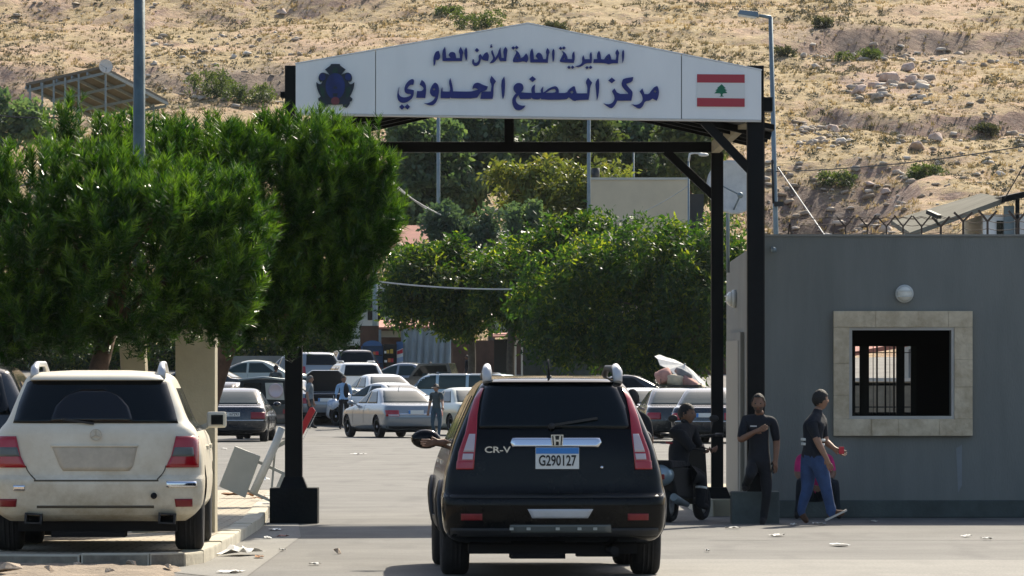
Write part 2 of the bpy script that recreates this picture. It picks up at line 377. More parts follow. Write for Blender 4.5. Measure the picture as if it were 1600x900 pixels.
def hill_mat():
    m = mat('dry_hillside', (.4, .3, .16), .95); nt = m.node_tree; N = nt.nodes; L = nt.links; p = N["Principled BSDF"]
    tc = N.new("ShaderNodeTexCoord"); geo = N.new("ShaderNodeNewGeometry")
    def noise(sc, det=8, ro=.65):
        n = N.new("ShaderNodeTexNoise"); n.inputs["Scale"].default_value = sc; n.inputs["Detail"].default_value = det; n.inputs["Roughness"].default_value = ro
        L.new(tc.outputs["Object"], n.inputs["Vector"]); return n.outputs[0]
    def ramp(fac, stops):
        r = N.new("ShaderNodeValToRGB"); e = r.color_ramp.elements
        e[0].position, c = stops[0]; e[0].color = (*c, 1); e[1].position, c = stops[-1]; e[1].color = (*c, 1)
        for po, c in stops[1:-1]: k = e.new(po); k.color = (*c, 1)
        L.new(fac, r.inputs[0]); return r.outputs[0]
    def mix(f, a, b):
        x = N.new("ShaderNodeMix"); x.data_type = 'RGBA'; L.new(f, x.inputs[0]); L.new(a, x.inputs[6])
        if hasattr(b, 'links'): L.new(b, x.inputs[7])
        else: x.inputs[7].default_value = (*b, 1)
        return x.outputs[2]
    def rng(f, a, b, lo=0, hi=1):
        x = N.new("ShaderNodeMapRange"); x.inputs[1].default_value = a; x.inputs[2].default_value = b; x.inputs[3].default_value = lo; x.inputs[4].default_value = hi
        L.new(f, x.inputs[0]); return x.outputs[0]
    straw = ramp(noise(.9), [(.3, (.23, .165, .075)), (.5, (.375, .275, .132)), (.7, (.47, .36, .19))])
    c = mix(rng(noise(.16), .48, .62, 0, .75), straw, (.46, .30, .20))
    c = mix(rng(noise(2.6, 5), .57, .66, 0, .8), c, (.165, .15, .085))
    c = mix(rng(noise(4.2, 4), .62, .68, 0, .7), c, (.55, .50, .43))
    sp = N.new("ShaderNodeSeparateXYZ"); L.new(geo.outputs["True Normal"], sp.inputs[0])
    c = mix(rng(sp.outputs[2], .93, .80, 0, .9), c, ramp(noise(1.3), [(.3, (.15, .09, .07)), (.5, (.27, .17, .13)), (.72, (.42, .33, .27))]))
    po = N.new("ShaderNodeSeparateXYZ"); L.new(tc.outputs["Object"], po.inputs[0]); nz = noise(.45, 6, .7)
    def patch(cx, cd, rx, rd, soft, col_out):
        nonlocal c
        def m_(op, a, b_):
            q = N.new("ShaderNodeMath"); q.operation = op
            for i, v in enumerate((a, b_)):
                if hasattr(v, 'links'): L.new(v, q.inputs[i])
                else: q.inputs[i].default_value = v
            return q.outputs[0]
        ax = m_('DIVIDE', m_('SUBTRACT', po.outputs[0], cx), rx); ay = m_('DIVIDE', m_('SUBTRACT', po.outputs[1], cd), rd)
        r2 = m_('ADD', m_('MULTIPLY', ax, ax), m_('MULTIPLY', ay, ay)); v = m_('ADD', r2, m_('MULTIPLY', m_('SUBTRACT', nz, .5), 2.6))
        c = mix(rng(v, 1.15, .55, 0, soft), c, col_out)
    patch(16.2, 301, 4.6, 11, .9, ramp(noise(1.1), [(.3, (.07, .045, .034)), (.5, (.14, .092, .07)), (.7, (.27, .215, .175))]))
    patch(22.6, 346, 3.2, 7, .75, ramp(noise(1.4), [(.3, (.30, .18, .13)), (.7, (.52, .37, .29))]))
    patch(9.5, 352, 5, 5, .5, (.34, .25, .17)); patch(-16, 352, 7, 7, .75, ramp(noise(1.2), [(.3, (.11, .075, .055)), (.7, (.30, .23, .17))])); patch(24, 371, 9, 3.5, .6, (.30, .21, .15))
    L.new(c, p.inputs["Base Color"])
    b = N.new("ShaderNodeBump"); b.inputs["Strength"].default_value = 1.0; b.inputs["Distance"].default_value = .25
    L.new(noise(2.2, 8, .7), b.inputs["Height"]); L.new(b.outputs[0], p.inputs["Normal"])
    return m
M['hill'] = hill_mat()
hill = grid_mesh('hillside', np.arange(-62, 66, .33), np.arange(252, 470, .5), hz, M['hill'])
tag(hill, kind='structure')
far = grid_mesh('far_slope', np.array([-900., -62, 0, 66, 900]), np.array([469., 520, 700, 1200]), lambda x, d: HB + .182 * (d - 254) - 1.5, M['hill'])
tag(far, kind='structure')
side = MB()
for s, x0, x1 in ((-1, -500, -61.8), (1, 65.6, 500)):
    side.add([(x0, 250, HB - .3), (x1, 250, HB - .3), (x1, 470, HB + 38.6), (x0, 470, HB + 38.6)], [(0, 1, 2, 3)])
tag(side.build('side_slope', M['hill']), kind='structure')
def hill_at(px, py):
    d = np.arange(254, 465, .25); z = hz(X(px, d), d); y = HY - (z - CZ) * F / d
    k = np.argmax(y <= py); k = k if y[k] <= py else len(d) - 1
    return Vector((X(px, d[k]), d[k], float(z[k])))

# --- stones, tufts on the hill (uncountable: one object each)
rng = np.random.default_rng(5)
def stone_variants(n=10, seed=3):
    out = []; r2 = random.Random(seed)
    for i in range(n):
        bm = bmesh.new()
        for k in range(14):
            a = r2.uniform(0, 2 * PI); zz = r2.uniform(-.3, 1); q = math.sqrt(max(.05, 1 - zz * zz * .8)) * r2.uniform(.7, 1.1)
            bm.verts.new((q * math.cos(a), q * math.sin(a), zz))
        g = bmesh.ops.convex_hull(bm, input=bm.verts)
        bmesh.ops.triangulate(bm, faces=bm.faces)
        loose = [v for v in bm.verts if not v.link_faces]
        for v in loose: bm.verts.remove(v)
        bm.verts.index_update()
        out.append((np.array([v.co[:] for v in bm.verts]), np.array([[v.index for v in f.verts] for f in bm.faces])))
        bm.free()
    return out
STONES = stone_variants()
def hill_pts(n, rect, jitter=1.0):
    px = rng.uniform(rect[0], rect[2], n); d = rng.uniform(rect[1], rect[3], n)
    return px, d
def hill_stones():
    vs = []; fs = []; tt = []; b = 0
    specs = [(800, (-100, 262, 1700, 440), .05, .16), (300, (-20, 385, 260, 420), .06, .36), (300, (230, 335, 470, 375), .06, .36), (220, (-20, 300, 250, 350), .06, .3),
             (170, (1400, 302, 1620, 338), .06, .36), (90, (1330, 338, 1460, 350), .15, .6), (520, (1180, 278, 1420, 314), .06, .4), (130, (1240, 318, 1330, 332), .12, .5),
             (160, (620, 270, 780, 310), .1, .4), (160, (1250, 355, 1620, 372), .1, .45)]
    for n, r, s0, s1 in specs:
        cl = fbm(rng.uniform(0, 50, n), rng.uniform(0, 50, n), 5, 2)
        px, d = hill_pts(n, r); x = X(px, d); z = hz(x, d)
        for k in range(n):
            v, f = STONES[int(rng.integers(len(STONES)))]
            s = s0 + (s1 - s0) * rng.random() ** 2.5
            a = rng.uniform(0, 6.28); c, sn = math.cos(a), math.sin(a)
            sc = s * rng.uniform(.7, 1.25, 3) * np.array([1, 1, .72])
            q = v * sc; q = np.stack([q[:, 0] * c - q[:, 1] * sn, q[:, 0] * sn + q[:, 1] * c, q[:, 2]], 1) + np.array([x[k], d[k], z[k]])
            vs.append(q); fs.append(f + b); b += len(q); tt.append(np.full(len(f), rng.random()))
    m = leaf_mat('hill_stone', (.30, .235, .17), (.42, .355, .285), (.62, .56, .48), .9, 0.0)
    tag(raw_mesh('hillside_stones', np.concatenate(vs), np.concatenate(fs), 3, [m], None, np.concatenate(tt)),
        'pale stones strewn over the dry hillside', 'stones', None, 'stuff')
hill_stones()
def hill_tufts():
    n = 62000
    px = rng.uniform(-140, 1740, n); d = rng.uniform(258, 430, n); x = X(px, d)
    dens = fbm(x * .35, d * .22, 77, 3); keep = dens > rng.uniform(.25, .6, n)
    x, d = x[keep], d[keep]; n = len(x); z = hz(x, d)
    kind = fbm(x * .2, d * .13, 88, 2); B = 7
    h = rng.uniform(.06, .19, n) * np.where(rng.random(n) < .06, 1.8, 1.0); wd = h * rng.uniform(.8, 1.5, n)
    vs = np.zeros((n, B, 3, 3)); tint = np.zeros((n, B))
    for k in range(B):
        a = rng.uniform(0, 6.28, n); o = wd * rng.uniform(.2, 1, n); lean = rng.uniform(.2, .9, n)
        bx = x + np.cos(a) * o * .6; by = d + np.sin(a) * o * .6
        w = h * rng.uniform(.16, .34, n); t = rng.uniform(0, 6.28, n)
        vs[:, k, 0] = np.stack([bx - np.cos(t) * w, by - np.sin(t) * w, z - .05], 1)
        vs[:, k, 1] = np.stack([bx + np.cos(t) * w, by + np.sin(t) * w, z - .05], 1)
        vs[:, k, 2] = np.stack([bx + np.cos(a) * o * lean, by + np.sin(a) * o * lean, z + h * rng.uniform(.6, 1, n)], 1)
        tint[:, k] = np.clip(rng.normal(.5, .22, n) + (kind - .5) * 1.8, 0, 1)
    f = np.arange(n * B * 3).reshape(-1, 3)
    m = leaf_mat('dry_grass', (.14, .13, .07), (.36, .28, .145), (.55, .44, .255), .8, .25, (1.1, 1.0, .8))
    tag(raw_mesh('dry_grass', vs.reshape(-1, 3), f, 3, [m], None, tint.ravel()), 'dry straw coloured grass tufts on the hillside', 'dry grass', None, 'stuff')
hill_tufts()
def hill_scrub():
    n = 15000
    px = rng.uniform(-140, 1740, n); d = rng.uniform(262, 430, n); x = X(px, d)
    cl = fbm(x * .16, d * .07, 55, 3); ok = cl > rng.uniform(.36, .66, n)
    x, d = x[ok], d[ok]; n = len(x); z = hz(x, d); B = 22; h = rng.uniform(.10, .26, n) * np.where(rng.random(n) < .12, 1.8, 1)
    dr = unit(rng.normal(size=(n, B, 3))); dr[..., 2] = np.abs(dr[..., 2]); c = np.stack([x, d, z], 1)[:, None] + dr * (h[:, None, None] * np.array([1.5, 1.5, 1.0])) * rng.uniform(.4, 1, (n, B, 1))
    a = unit(rng.normal(size=(n, B, 3))); b = unit(np.cross(a, dr)); s = (h * .34)[:, None, None] * rng.uniform(.6, 1.3, (n, B, 1))
    vs = np.stack([c - a * s, c + b * s * .8, c + a * s], 2).reshape(-1, 3)
    tint = np.clip(rng.normal(.4, .25, (n, 1)) + rng.normal(0, .12, (n, B)), 0, 1).ravel()
    m = leaf_mat('grey_scrub', (.055, .06, .04), (.12, .115, .075), (.27, .22, .14), .8, .15, (1, 1, .8))
    tag(raw_mesh('low_scrub', vs, np.arange(len(vs)).reshape(-1, 3), 3, [m], None, tint), 'low grey green scrub dotted over the hillside', 'scrub', None, 'stuff')
hill_scrub()

# ------------------------------------------------------------------ foliage
def unit(a): return a / np.maximum(1e-9, np.linalg.norm(a, axis=-1, keepdims=True))
def blob_points(blobs, n, shell=5.0, inner=.72, zmin=None):
    """random points in the outer part of a union of ellipsoids, with outward normals"""
    bl = np.array(blobs, dtype=float); vol = (bl[:, 3] * bl[:, 4] + bl[:, 4] * bl[:, 5] + bl[:, 3] * bl[:, 5]); pr = vol / vol.sum()
    P = []; Nn = []; c = 0
    while c < n:
        k = rng.choice(len(bl), n, p=pr); dr = unit(rng.normal(size=(n, 3))); r = rng.random(n) ** (1 / shell)
        p = bl[k, :3] + dr * bl[k, 3:] * r[:, None]
        q = np.min(np.linalg.norm((p[:, None, :] - bl[None, :, :3]) / bl[None, :, 3:], axis=2), axis=1)
        ok = q > inner * np.where(rng.random(n) < .12, 0, 1)
        nn = unit(dr / bl[k, 3:])
        P.append(p[ok]); Nn.append(nn[ok]); c += ok.sum()
    return np.concatenate(P)[:n], np.concatenate(Nn)[:n]
def lumpy(blobs, k=9, f=.34, keep=True, flat=1.0):
    out = []
    for b in blobs:
        if keep: out.append((b[0], b[1], b[2], b[3] * (.86 if flat == 1 else .64), b[4] * .75, b[5] * (.86 if flat == 1 else .64)))
        for q in range(k):
            v = unit(rng.normal(size=3)); s = (rng.uniform(.7, 1.3) if flat == 1 else rng.uniform(.5, 1.6)) * f; m = min(b[3:])
            out.append((b[0] + v[0] * b[3] * .86, b[1] + v[1] * b[4] * .86, b[2] + v[2] * b[5] * (.84 if flat == 1 else .95), m * s * 1.15, m * s * 1.15, m * s * flat))
    return out
def gaps(P, f, cut, seed):
    ph = np.random.default_rng(seed).uniform(0, 6.28, 9)
    v = sum(np.sin(P @ (np.array(k, dtype=float) * f) + ph[i]) for i, k in enumerate(((1, .3, .6), (-.5, .9, .7), (.4, -.8, 1.1), (-1.1, -.3, .5), (.2, 1.2, -.6), (.9, .7, -.9), (.1, .3, 1.6))))
    return v > cut
def needle_crown(name, blobs, n, m, parent, L=(.34, .60), need=88, nl=.108, nw=.0054, up=.85, origin=(0, 0, 0), out=.6):
    P, Nn = blob_points(blobs, int(n * 1.35)); ok = gaps(P, 2 * PI / .62, -.85, n); P, Nn = P[ok], Nn[ok]; n = len(P)
    A = unit(Nn * out + np.array([0, 0, up]) + rng.normal(size=(n, 3)) * .22)
    ln = rng.uniform(*L, n); P = P - A * ln[:, None] * .55
    t = rng.random((n, need)) ** .8
    ref = unit(rng.normal(size=(n, need, 3))); Aa = A[:, None, :]
    rad = unit(ref - Aa * np.sum(ref * Aa, axis=2, keepdims=True))
    op = .95 - .43 * t
    dr = unit(Aa * (1 - op[..., None] * .45) + rad * op[..., None])
    base = P[:, None, :] + Aa * (ln[:, None] * t)[..., None]
    side = np.cross(dr, unit(rng.normal(size=(n, need, 3)))); side = unit(side) * nw * rng.uniform(.8, 1.4, (n, need, 1))
    tip = base + dr * (nl * rng.uniform(.7, 1.15, (n, need, 1)))
    vs = np.stack([base - side, base + side, tip], 2).reshape(-1, 3) - np.array(origin)
    tint = np.clip(rng.normal(.36, .14, (n, 1)) + rng.normal(0, .12, (n, need)) + .42 * t ** 2, 0, 1).ravel()  # paler towards shoot tips: new growth, and lit tips put into the colour
    return raw_mesh(name, vs, np.arange(len(vs)).reshape(-1, 3), 3, [m], parent, tint)
def leaf_crown(name, blobs, n, m, parent, size=.1, per=10, spread=.25, droop=.5, aspect=.45, origin=(0, 0, 0), shell=5.0, inner=.72, bias=0.0, upn=.4, gap=1.9):
    """fronds of small leaf quads"""
    P, Nn = blob_points(blobs, int(n * 1.5), shell, inner); ok = gaps(P, 2 * PI / gap, -.3, n); P, Nn = P[ok], Nn[ok]; n = len(P)
    A = unit(Nn + np.array([0, 0, upn]) + rng.normal(size=(n, 3)) * .45); A2 = unit(A + np.array([0, 0, -2 * droop]))
    s = np.linspace(0, 1, per)[None, :, None]
    ax = unit(A[:, None, :] * (1 - s) + A2[:, None, :] * s)
    pos = P[:, None, :] + spread * s * ax + rng.normal(size=(n, per, 3)) * spread * .16
    sd = unit(np.cross(ax, unit(rng.normal(size=(n, 1, 3))) + np.zeros((n, per, 3)))) * np.where(np.arange(per) % 2, 1, -1)[None, :, None]
    ld = unit(sd + .6 * ax + np.array([0, 0, -.35]) + rng.normal(size=(n, per, 3)) * .3)
    up = unit(np.cross(ld, ax)); wv = unit(np.cross(ld, up)); sz = size * rng.uniform(.6, 1.25, (n, per, 1))
    a = pos; b = pos + ld * sz * .5 + wv * sz * aspect * .5; c = pos + ld * sz; d = pos + ld * sz * .5 - wv * sz * aspect * .5
    vs = np.stack([a, b, c, d], 2).reshape(-1, 3) - np.array(origin)
    tint = np.clip(rng.normal(.45 + bias, .17, (n, 1)) + rng.normal(0, .12, (n, per)), 0, 1).ravel()
    return raw_mesh(name, vs, np.arange(len(vs)).reshape(-1, 4), 4, [m], parent, tint)
def limb(mb, a, b, r0, r1, bend=.15, k=5):
    a = Vector(a); b = Vector(b); pts = []; rr = []
    off = Vector((R.uniform(-1, 1), R.uniform(-1, 1), R.uniform(0, 1))) * bend * (b - a).length
    for i in range(k + 1):
        t = i / k; pts.append(a.lerp(b, t) + off * math.sin(PI * t)); rr.append(r0 + (r1 - r0) * t)
    mb.tube(pts, rr, 8); return pts
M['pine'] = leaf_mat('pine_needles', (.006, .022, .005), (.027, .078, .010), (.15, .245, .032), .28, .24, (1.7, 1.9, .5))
M['leaf_dark'] = leaf_mat('dark_leaves', (.010, .030, .016), (.032, .078, .02), (.25, .28, .05), .42, .50, (1.8, 1.8, .4))
M['leaf_conifer'] = leaf_mat('conifer_leaves', (.05, .09, .065), (.095, .15, .10), (.17, .22, .12), .6, .35)
M['leaf_yellow'] = leaf_mat('yellow_green_leaves', (.075, .115, .03), (.15, .19, .045), (.32, .30, .065), .5, .42, (1.3, 1.2, .5))
M['leaf_blue'] = leaf_mat('blue_green_leaves', (.04, .075, .06), (.075, .12, .095), (.12, .17, .11), .6, .25)
M['leaf_scrub'] = leaf_mat('scrub_leaves', (.045, .055, .035), (.09, .095, .06), (.17, .16, .09), .7, .2)
M['leaf_bush'] = leaf_mat('bush_leaves', (.045, .07, .03), (.085, .115, .05), (.16, .18, .08), .6, .3)

def pxblobs(lst, d, dy=1.0):
    return [(X(x, d + o), d + o, Z(y, d + o), rx * d / F, max(rx, ry) * .9 * d / F * dy, ry * d / F) for x, y, rx, ry, o in lst]
def near_pine(label, d, blobs, trunk, n, branches):
    base = Vector((X(trunk[0][0], d), d, .12))
    t = thing('pine_tree', label, 'tree', base)
    B = pxblobs(blobs, d)
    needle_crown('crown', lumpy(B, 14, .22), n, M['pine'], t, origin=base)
    tr = MB(); pts = [W(x, y, d + o) - base for x, y, o in trunk]; pts[0] = Vector((0, 0, -.02))
    k = len(pts); tr.tube(pts, [.13 - .05 * i / (k - 1) for i in range(k)], 12)
    for b in B[:branches]:
        limb(tr, pts[-1], Vector(b[:3]) - base, .06, .015, .12)
        for q in range(4):
            e = Vector(b[:3]) - base + Vector((R.uniform(-1, 1) * b[3], R.uniform(-1, 1) * b[4], R.uniform(-.9, .6) * b[5])) * .8
            limb(tr, Vector(b[:3]) - base + Vector((0, 0, -.2)), e, .022, .006, .15, 4)
    tr.build('trunk', M['bark'], t)
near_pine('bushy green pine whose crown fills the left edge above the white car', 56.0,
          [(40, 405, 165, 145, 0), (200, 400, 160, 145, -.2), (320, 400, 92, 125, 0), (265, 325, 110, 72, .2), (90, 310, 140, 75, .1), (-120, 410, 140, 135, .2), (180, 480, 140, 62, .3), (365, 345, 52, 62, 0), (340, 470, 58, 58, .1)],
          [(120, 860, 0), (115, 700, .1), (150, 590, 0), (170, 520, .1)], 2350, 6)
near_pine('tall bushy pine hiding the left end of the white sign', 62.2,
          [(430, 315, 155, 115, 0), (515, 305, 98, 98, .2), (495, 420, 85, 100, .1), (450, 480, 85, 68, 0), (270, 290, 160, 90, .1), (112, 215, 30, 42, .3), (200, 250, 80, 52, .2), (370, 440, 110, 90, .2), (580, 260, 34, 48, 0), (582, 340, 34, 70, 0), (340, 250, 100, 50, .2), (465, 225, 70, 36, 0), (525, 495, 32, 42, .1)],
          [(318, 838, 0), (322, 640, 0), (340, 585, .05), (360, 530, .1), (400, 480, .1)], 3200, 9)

def far_tree(name, label, d, blobs, m, n, trunk_px, style='frond', group=None, bark='grey_bark', ground=None, tr_r=.16, **kw):
    g = ground if ground is not None else (gz(d) if d < 252 else float(hz(X(trunk_px, d), d)))
    base = Vector((X(trunk_px, d), d, g - .05)); t = thing(name, label, 'tree' if 'tree' in name or 'cypress' in name or 'conifer' in name else 'bush', base, 0, group)
    B = pxblobs(blobs, d)
    leaf_crown('crown', lumpy(B, 15, .42, flat=.5), n, m, t, origin=base, **kw)
    tr = MB(); top = max(B, key=lambda b: b[2]); tz = sum(b[2] for b in B) / len(B) - base.z
    fork = Vector((0, 0, max(.3, tz * .55)))
    limb(tr, (0, 0, 0), fork, tr_r, tr_r * .8, .04)
    for b in B: limb(tr, fork, Vector(b[:3]) - base, tr_r * .6, tr_r * .15, .1)
    tr.build('trunk', M[bark], t)
    return t
FR = dict(size=.23, per=14, spread=.75, droop=.9, aspect=.36, gap=1.6)
far_tree('leafy_tree', 'dark round leafy tree behind the striped shop banner and tarpaulin', 214, [(695, 438, 68, 50, 0), (648, 448, 36, 36, 0), (738, 440, 38, 52, 0), (722, 482, 38, 20, 0), (660, 410, 45, 26, .3), (720, 402, 40, 22, .3)],
         M['leaf_dark'], 2300, 735, group='dark leafy trees along the far kerb', **FR)
far_tree('leafy_tree', 'dark leafy tree under the beige block, left of the widest tree', 212, [(830, 430, 70, 75, 0), (880, 385, 62, 42, .2), (920, 370, 50, 32, .3), (797, 452, 34, 34, 0), (858, 478, 50, 42, 0), (780, 415, 26, 36, 0)],
         M['leaf_dark'], 2500, 800, group='dark leafy trees along the far kerb', **FR)
far_tree('leafy_tree', 'widest dark leafy tree with sunlit top beside the gate leg', 206, [(960, 470, 105, 100, 0), (1040, 440, 100, 90, 0), (1120, 430, 60, 85, 0), (1090, 370, 75, 30, .3), (930, 430, 60, 60, .2), (1000, 530, 110, 50, 0), (1100, 510, 70, 65, 0), (890, 500, 40, 60, 0), (1010, 385, 60, 35, .2)],
         M['leaf_dark'], 5200, 1085, group='dark leafy trees along the far kerb', **FR)
FL = dict(size=.3, per=10, spread=.5, droop=.3, aspect=.7)
cg = 'conifers on the foot of the hill'
far_tree('conifer_tree', 'dark tall conifer left of the thin pale mast', 268, [(650, 280, 42, 70, 0), (665, 225, 35, 45, 0), (640, 340, 30, 40, 0), (700, 300, 30, 60, 0)], M['leaf_conifer'], 2100, 655, group=cg, bark='bark', **FL)
far_tree('conifer_tree', 'broad grey green conifer behind the middle of the crossbeam', 272, [(730, 225, 50, 50, 0), (745, 275, 55, 45, 0), (770, 205, 45, 40, 0), (700, 250, 40, 40, 0), (720, 190, 40, 30, 0)], M['leaf_conifer'], 1700, 745, group=cg, bark='bark', **FL)
far_tree('conifer_tree', 'dark conifer between the king post and the pale green conifer', 276, [(820, 220, 48, 45, 0), (830, 270, 40, 50, 0), (800, 260, 40, 50, 0), (850, 190, 40, 30, 0)], M['leaf_conifer'], 1300, 815, group=cg, bark='bark', **FL)
far_tree('conifer_tree', 'pale green conifer beside the second mast', 266, [(895, 205, 32, 38, 0), (905, 250, 40, 35, 0), (930, 220, 25, 30, 0)], M['leaf_bush'], 1000, 905, group=cg, bark='bark', **FL)
far_tree('conifer_tree', 'dark conifer behind the right half of the crossbeam', 274, [(990, 225, 50, 45, 0), (1020, 260, 60, 40, 0), (970, 200, 40, 25, 0), (1000, 290, 60, 30, 0)], M['leaf_conifer'], 1500, 1000, group=cg, bark='bark', **FL)
far_tree('conifer_tree', 'small conifer above the beige block near the gate leg', 270, [(1080, 235, 38, 32, 0), (1095, 270, 40, 32, 0), (1055, 215, 30, 20, 0)], M['leaf_bush'], 800, 1085, group=cg, bark='bark', **FL)
far_tree('yellow_tree', 'yellow green airy tree left of the beige block', 256, [(850, 300, 55, 50, 0), (890, 290, 50, 48, 0), (820, 290, 38, 25, 0), (870, 350, 60, 40, 0), (930, 275, 38, 30, 0), (830, 340, 40, 45, 0), (790, 265, 22, 14, 0)], M['leaf_yellow'], 1500, 860, size=.34, per=9, spread=.6, droop=.6, aspect=.4, shell=2.5, inner=.3)
for x, y0, y1, w, lab in ((803, 310, 430, 11, 'narrow dark cypress in front of the yellow tree'), (835, 318, 420, 8, 'thinner dark cypress right of the other cypress')):
    far_tree('cypress_tree', lab, 246, [(x, y0 + (y1 - y0) * f, w * s, (y1 - y0) * .2, 0) for f, s in ((.15, .6), (.4, .9), (.65, 1.1), (.85, 1.1))], M['leaf_conifer'], 420, x, group='narrow cypresses', size=.2, per=8, spread=.3, droop=0, aspect=.6, upn=1.5)
for x, y, w, lab in ((720, 385, 36, 'bluish bushy conifer above the left leafy tree'), (690, 370, 24, 'small bluish conifer beside the thin pale mast'), (765, 390, 28, 'dark bluish conifer under the narrow cypress')):
    far_tree('conifer_tree', lab, 240, [(x, y, w, w * 1.2, 0), (x + 4, y - w, w * .6, w * .8, 0), (x - 6, y + w * .8, w * 1.15, w * .8, 0)], M['leaf_blue'], 520, x, group='bluish conifers', size=.24, per=8, spread=.4, droop=.2, aspect=.5)
far_tree('conifer_tree', 'dark conifer at the left edge below the steel canopy', 284, [(10, 190, 50, 28, 0), (-30, 180, 40, 40, 0), (55, 200, 30, 18, 0)], M['leaf_conifer'], 700, 10, group=cg, bark='bark', **FL)
# bushes on the hill
for px, py, w, h, lab in ((340, 130, 42, 26, 'large green bush on the slope right of the light pole'), (390, 148, 30, 18, 'green bush low on the slope above the tall pine'), (743, 28, 36, 20, 'grey green bush on the hill above the sign peak'),
                          (700, 18, 18, 9, 'dark shrub at the top edge left of the sign peak'), (1288, 38, 12, 8, 'lone dark shrub on the open hill right of the street lamp'), (1225, 80, 16, 9, 'low grey shrub beside the street lamp arm'),
                          (1345, 88, 28, 8, 'wide dark shrub on the upper terrace'), (1450, 268, 22, 9, 'dark green shrub on the right slope above the barbed wire'), (1310, 280, 22, 10, 'dark shrub on the red bank'), (870, 45, 14, 6, 'small grey shrub just right of the sign peak'),
                          (1540, 205, 14, 7, 'small dark shrub among pale rocks at the right edge')):
    p = hill_at(px, py + h * .8); k = p.y / F
    t = thing('hill_shrub', lab, 'bush', p, 0, 'shrubs on the hillside')
    Bb = [(R.uniform(-.95, .95) * w * k, R.uniform(-.6, .6) * w * k, h * k * R.uniform(.2, .9), w * k * R.uniform(.2, .45), w * k * .4, h * k * R.uniform(.35, .75)) for q in range(9)]
    leaf_crown('crown', Bb, int(90 + w * 7), M['leaf_bush'] if w > 17 else M['leaf_scrub'], t, size=.17, per=8, spread=.28, droop=.2, aspect=.55, gap=.8)
    st = MB()
    for q in range(4): limb(st, (0, 0, -.1), Bb[q][:3], .05, .015, .1)
    st.build('stem', M['grey_bark'], t)
for px, py, r, lab in ((1388, 128, .62, 'large pale rounded boulder in the rock cluster'), (1420, 112, .55, 'pale boulder topping the rock cluster'), (1426, 130, .5, 'leaning pale boulder right of the rounded one'), (1345, 146, .52, 'reddish boulder left in the rock cluster'), (1366, 138, .42, 'small reddish boulder beside the rounded one'),
                       (1362, 292, .32, 'pale boulder at the foot of the red bank'), (1383, 305, .28, 'smaller pale boulder right of the bank foot'), (1530, 312, .26, 'round boulder above the shed roof'), (1300, 205, .42, 'flat pale boulder on the middle slope'), (1432, 235, .5, 'standing pale rock on the right slope'), (1462, 222, .45, 'upright pale rock beside the standing one'), (440, 22, .36, 'grey boulder above the left shoulder of the sign')):
    p = hill_at(px, py); v, f = STONES[R.randrange(len(STONES))]
    mb = MB(); a = R.uniform(0, 6)
    mb.add([(r * 1.15 * (q[0] * math.cos(a) - q[1] * math.sin(a)), r * (q[0] * math.sin(a) + q[1] * math.cos(a)), r * q[2] * 1.1) for q in v], [tuple(t) for t in f])
    o = mb.build('boulder', M['boulder'] if 'boulder' in M else M.setdefault('boulder', mat('pale_boulder', (.42, .27, .21), .95, col2=(.66, .56, .48), vscale=2.2, bump=.8, bscale=5)), None, r * .12, 1)
    o.location = p; tag(o, lab, 'boulder', 'boulders on the hillside')
# ------------------------------------------------------------------ pavement, kerbs, dirt
def tiles_mat():
    m = mat('paving_tiles', (.40, .35, .26), .9); nt = m.node_tree; N = nt.nodes; L = nt.links; p = N["Principled BSDF"]
    tc = N.new("ShaderNodeTexCoord"); b = N.new("ShaderNodeTexBrick"); b.inputs["Scale"].default_value = 1.0
    b.inputs["Brick Width"].default_value = .22; b.inputs["Row Height"].default_value = .3; b.inputs["Mortar Size"].default_value = .012
    b.inputs["Color1"].default_value = (.42, .36, .26, 1); b.inputs["Color2"].default_value = (.34, .29, .21, 1); b.inputs["Mortar"].default_value = (.16, .13, .10, 1)
    L.new(tc.outputs["Object"], b.inputs[0])
    n = N.new("ShaderNodeTexNoise"); n.inputs["Scale"].default_value = 1.4; n.inputs["Detail"].default_value = 8; L.new(tc.outputs["Object"], n.inputs[0])
    r = N.new("ShaderNodeMapRange"); r.inputs[1].default_value = .4; r.inputs[2].default_value = .7; r.inputs[4].default_value = .7; L.new(n.outputs[0], r.inputs[0])
    mx = N.new("ShaderNodeMix"); mx.data_type = 'RGBA'; L.new(r.outputs[0], mx.inputs[0]); L.new(b.outputs[0], mx.inputs[6]); mx.inputs[7].default_value = (.45, .39, .29, 1)
    L.new(mx.outputs[2], p.inputs[0])
    bp = N.new("ShaderNodeBump"); bp.inputs["Strength"].default_value = .6; bp.inputs["Distance"].default_value = .01; L.new(b.outputs["Fac"], bp.inputs["Height"]); bp.invert = True
    L.new(bp.outputs[0], p.inputs["Normal"]); return m
M['tiles'] = tiles_mat()
M['kerb'] = mat('pale_kerb_stone', (.42, .38, .29), .9, col2=(.58, .54, .43), vscale=2.5, bump=.4, bscale=18)
M['kerb_worn'] = mat('worn_kerb_concrete', (.16, .14, .11), .95, col2=(.34, .30, .23), vscale=6, bump=.8, bscale=14)
PZ = .12
edge = [(-9.0, 50.35), (-5.0, 50.2), (-3.75, 50.05), (-3.15, 50.1), (-2.86, 50.45), (-2.74, 51.2), (-2.72, 54), (-2.74, 58), (-2.76, 63), (-2.84, 66.5), (-3.0, 72), (-3.15, 80)]
def offs(poly, o):
    out = []
    for i, p in enumerate(poly):
        a = Vector(poly[max(0, i - 1)]); b = Vector(poly[min(len(poly) - 1, i + 1)]); t = (b - a).normalized()
        out.append((p[0] - t.y * o, p[1] + t.x * o))
    return out
inner = offs(edge, .2)
pv = MB(); pv.prism([(x, y) for x, y in inner] + [(-9, 80)], -.05, PZ - .006, plane='xy')
tag(pv.build('pavement', M['tiles']), kind='structure')
kb = MB()
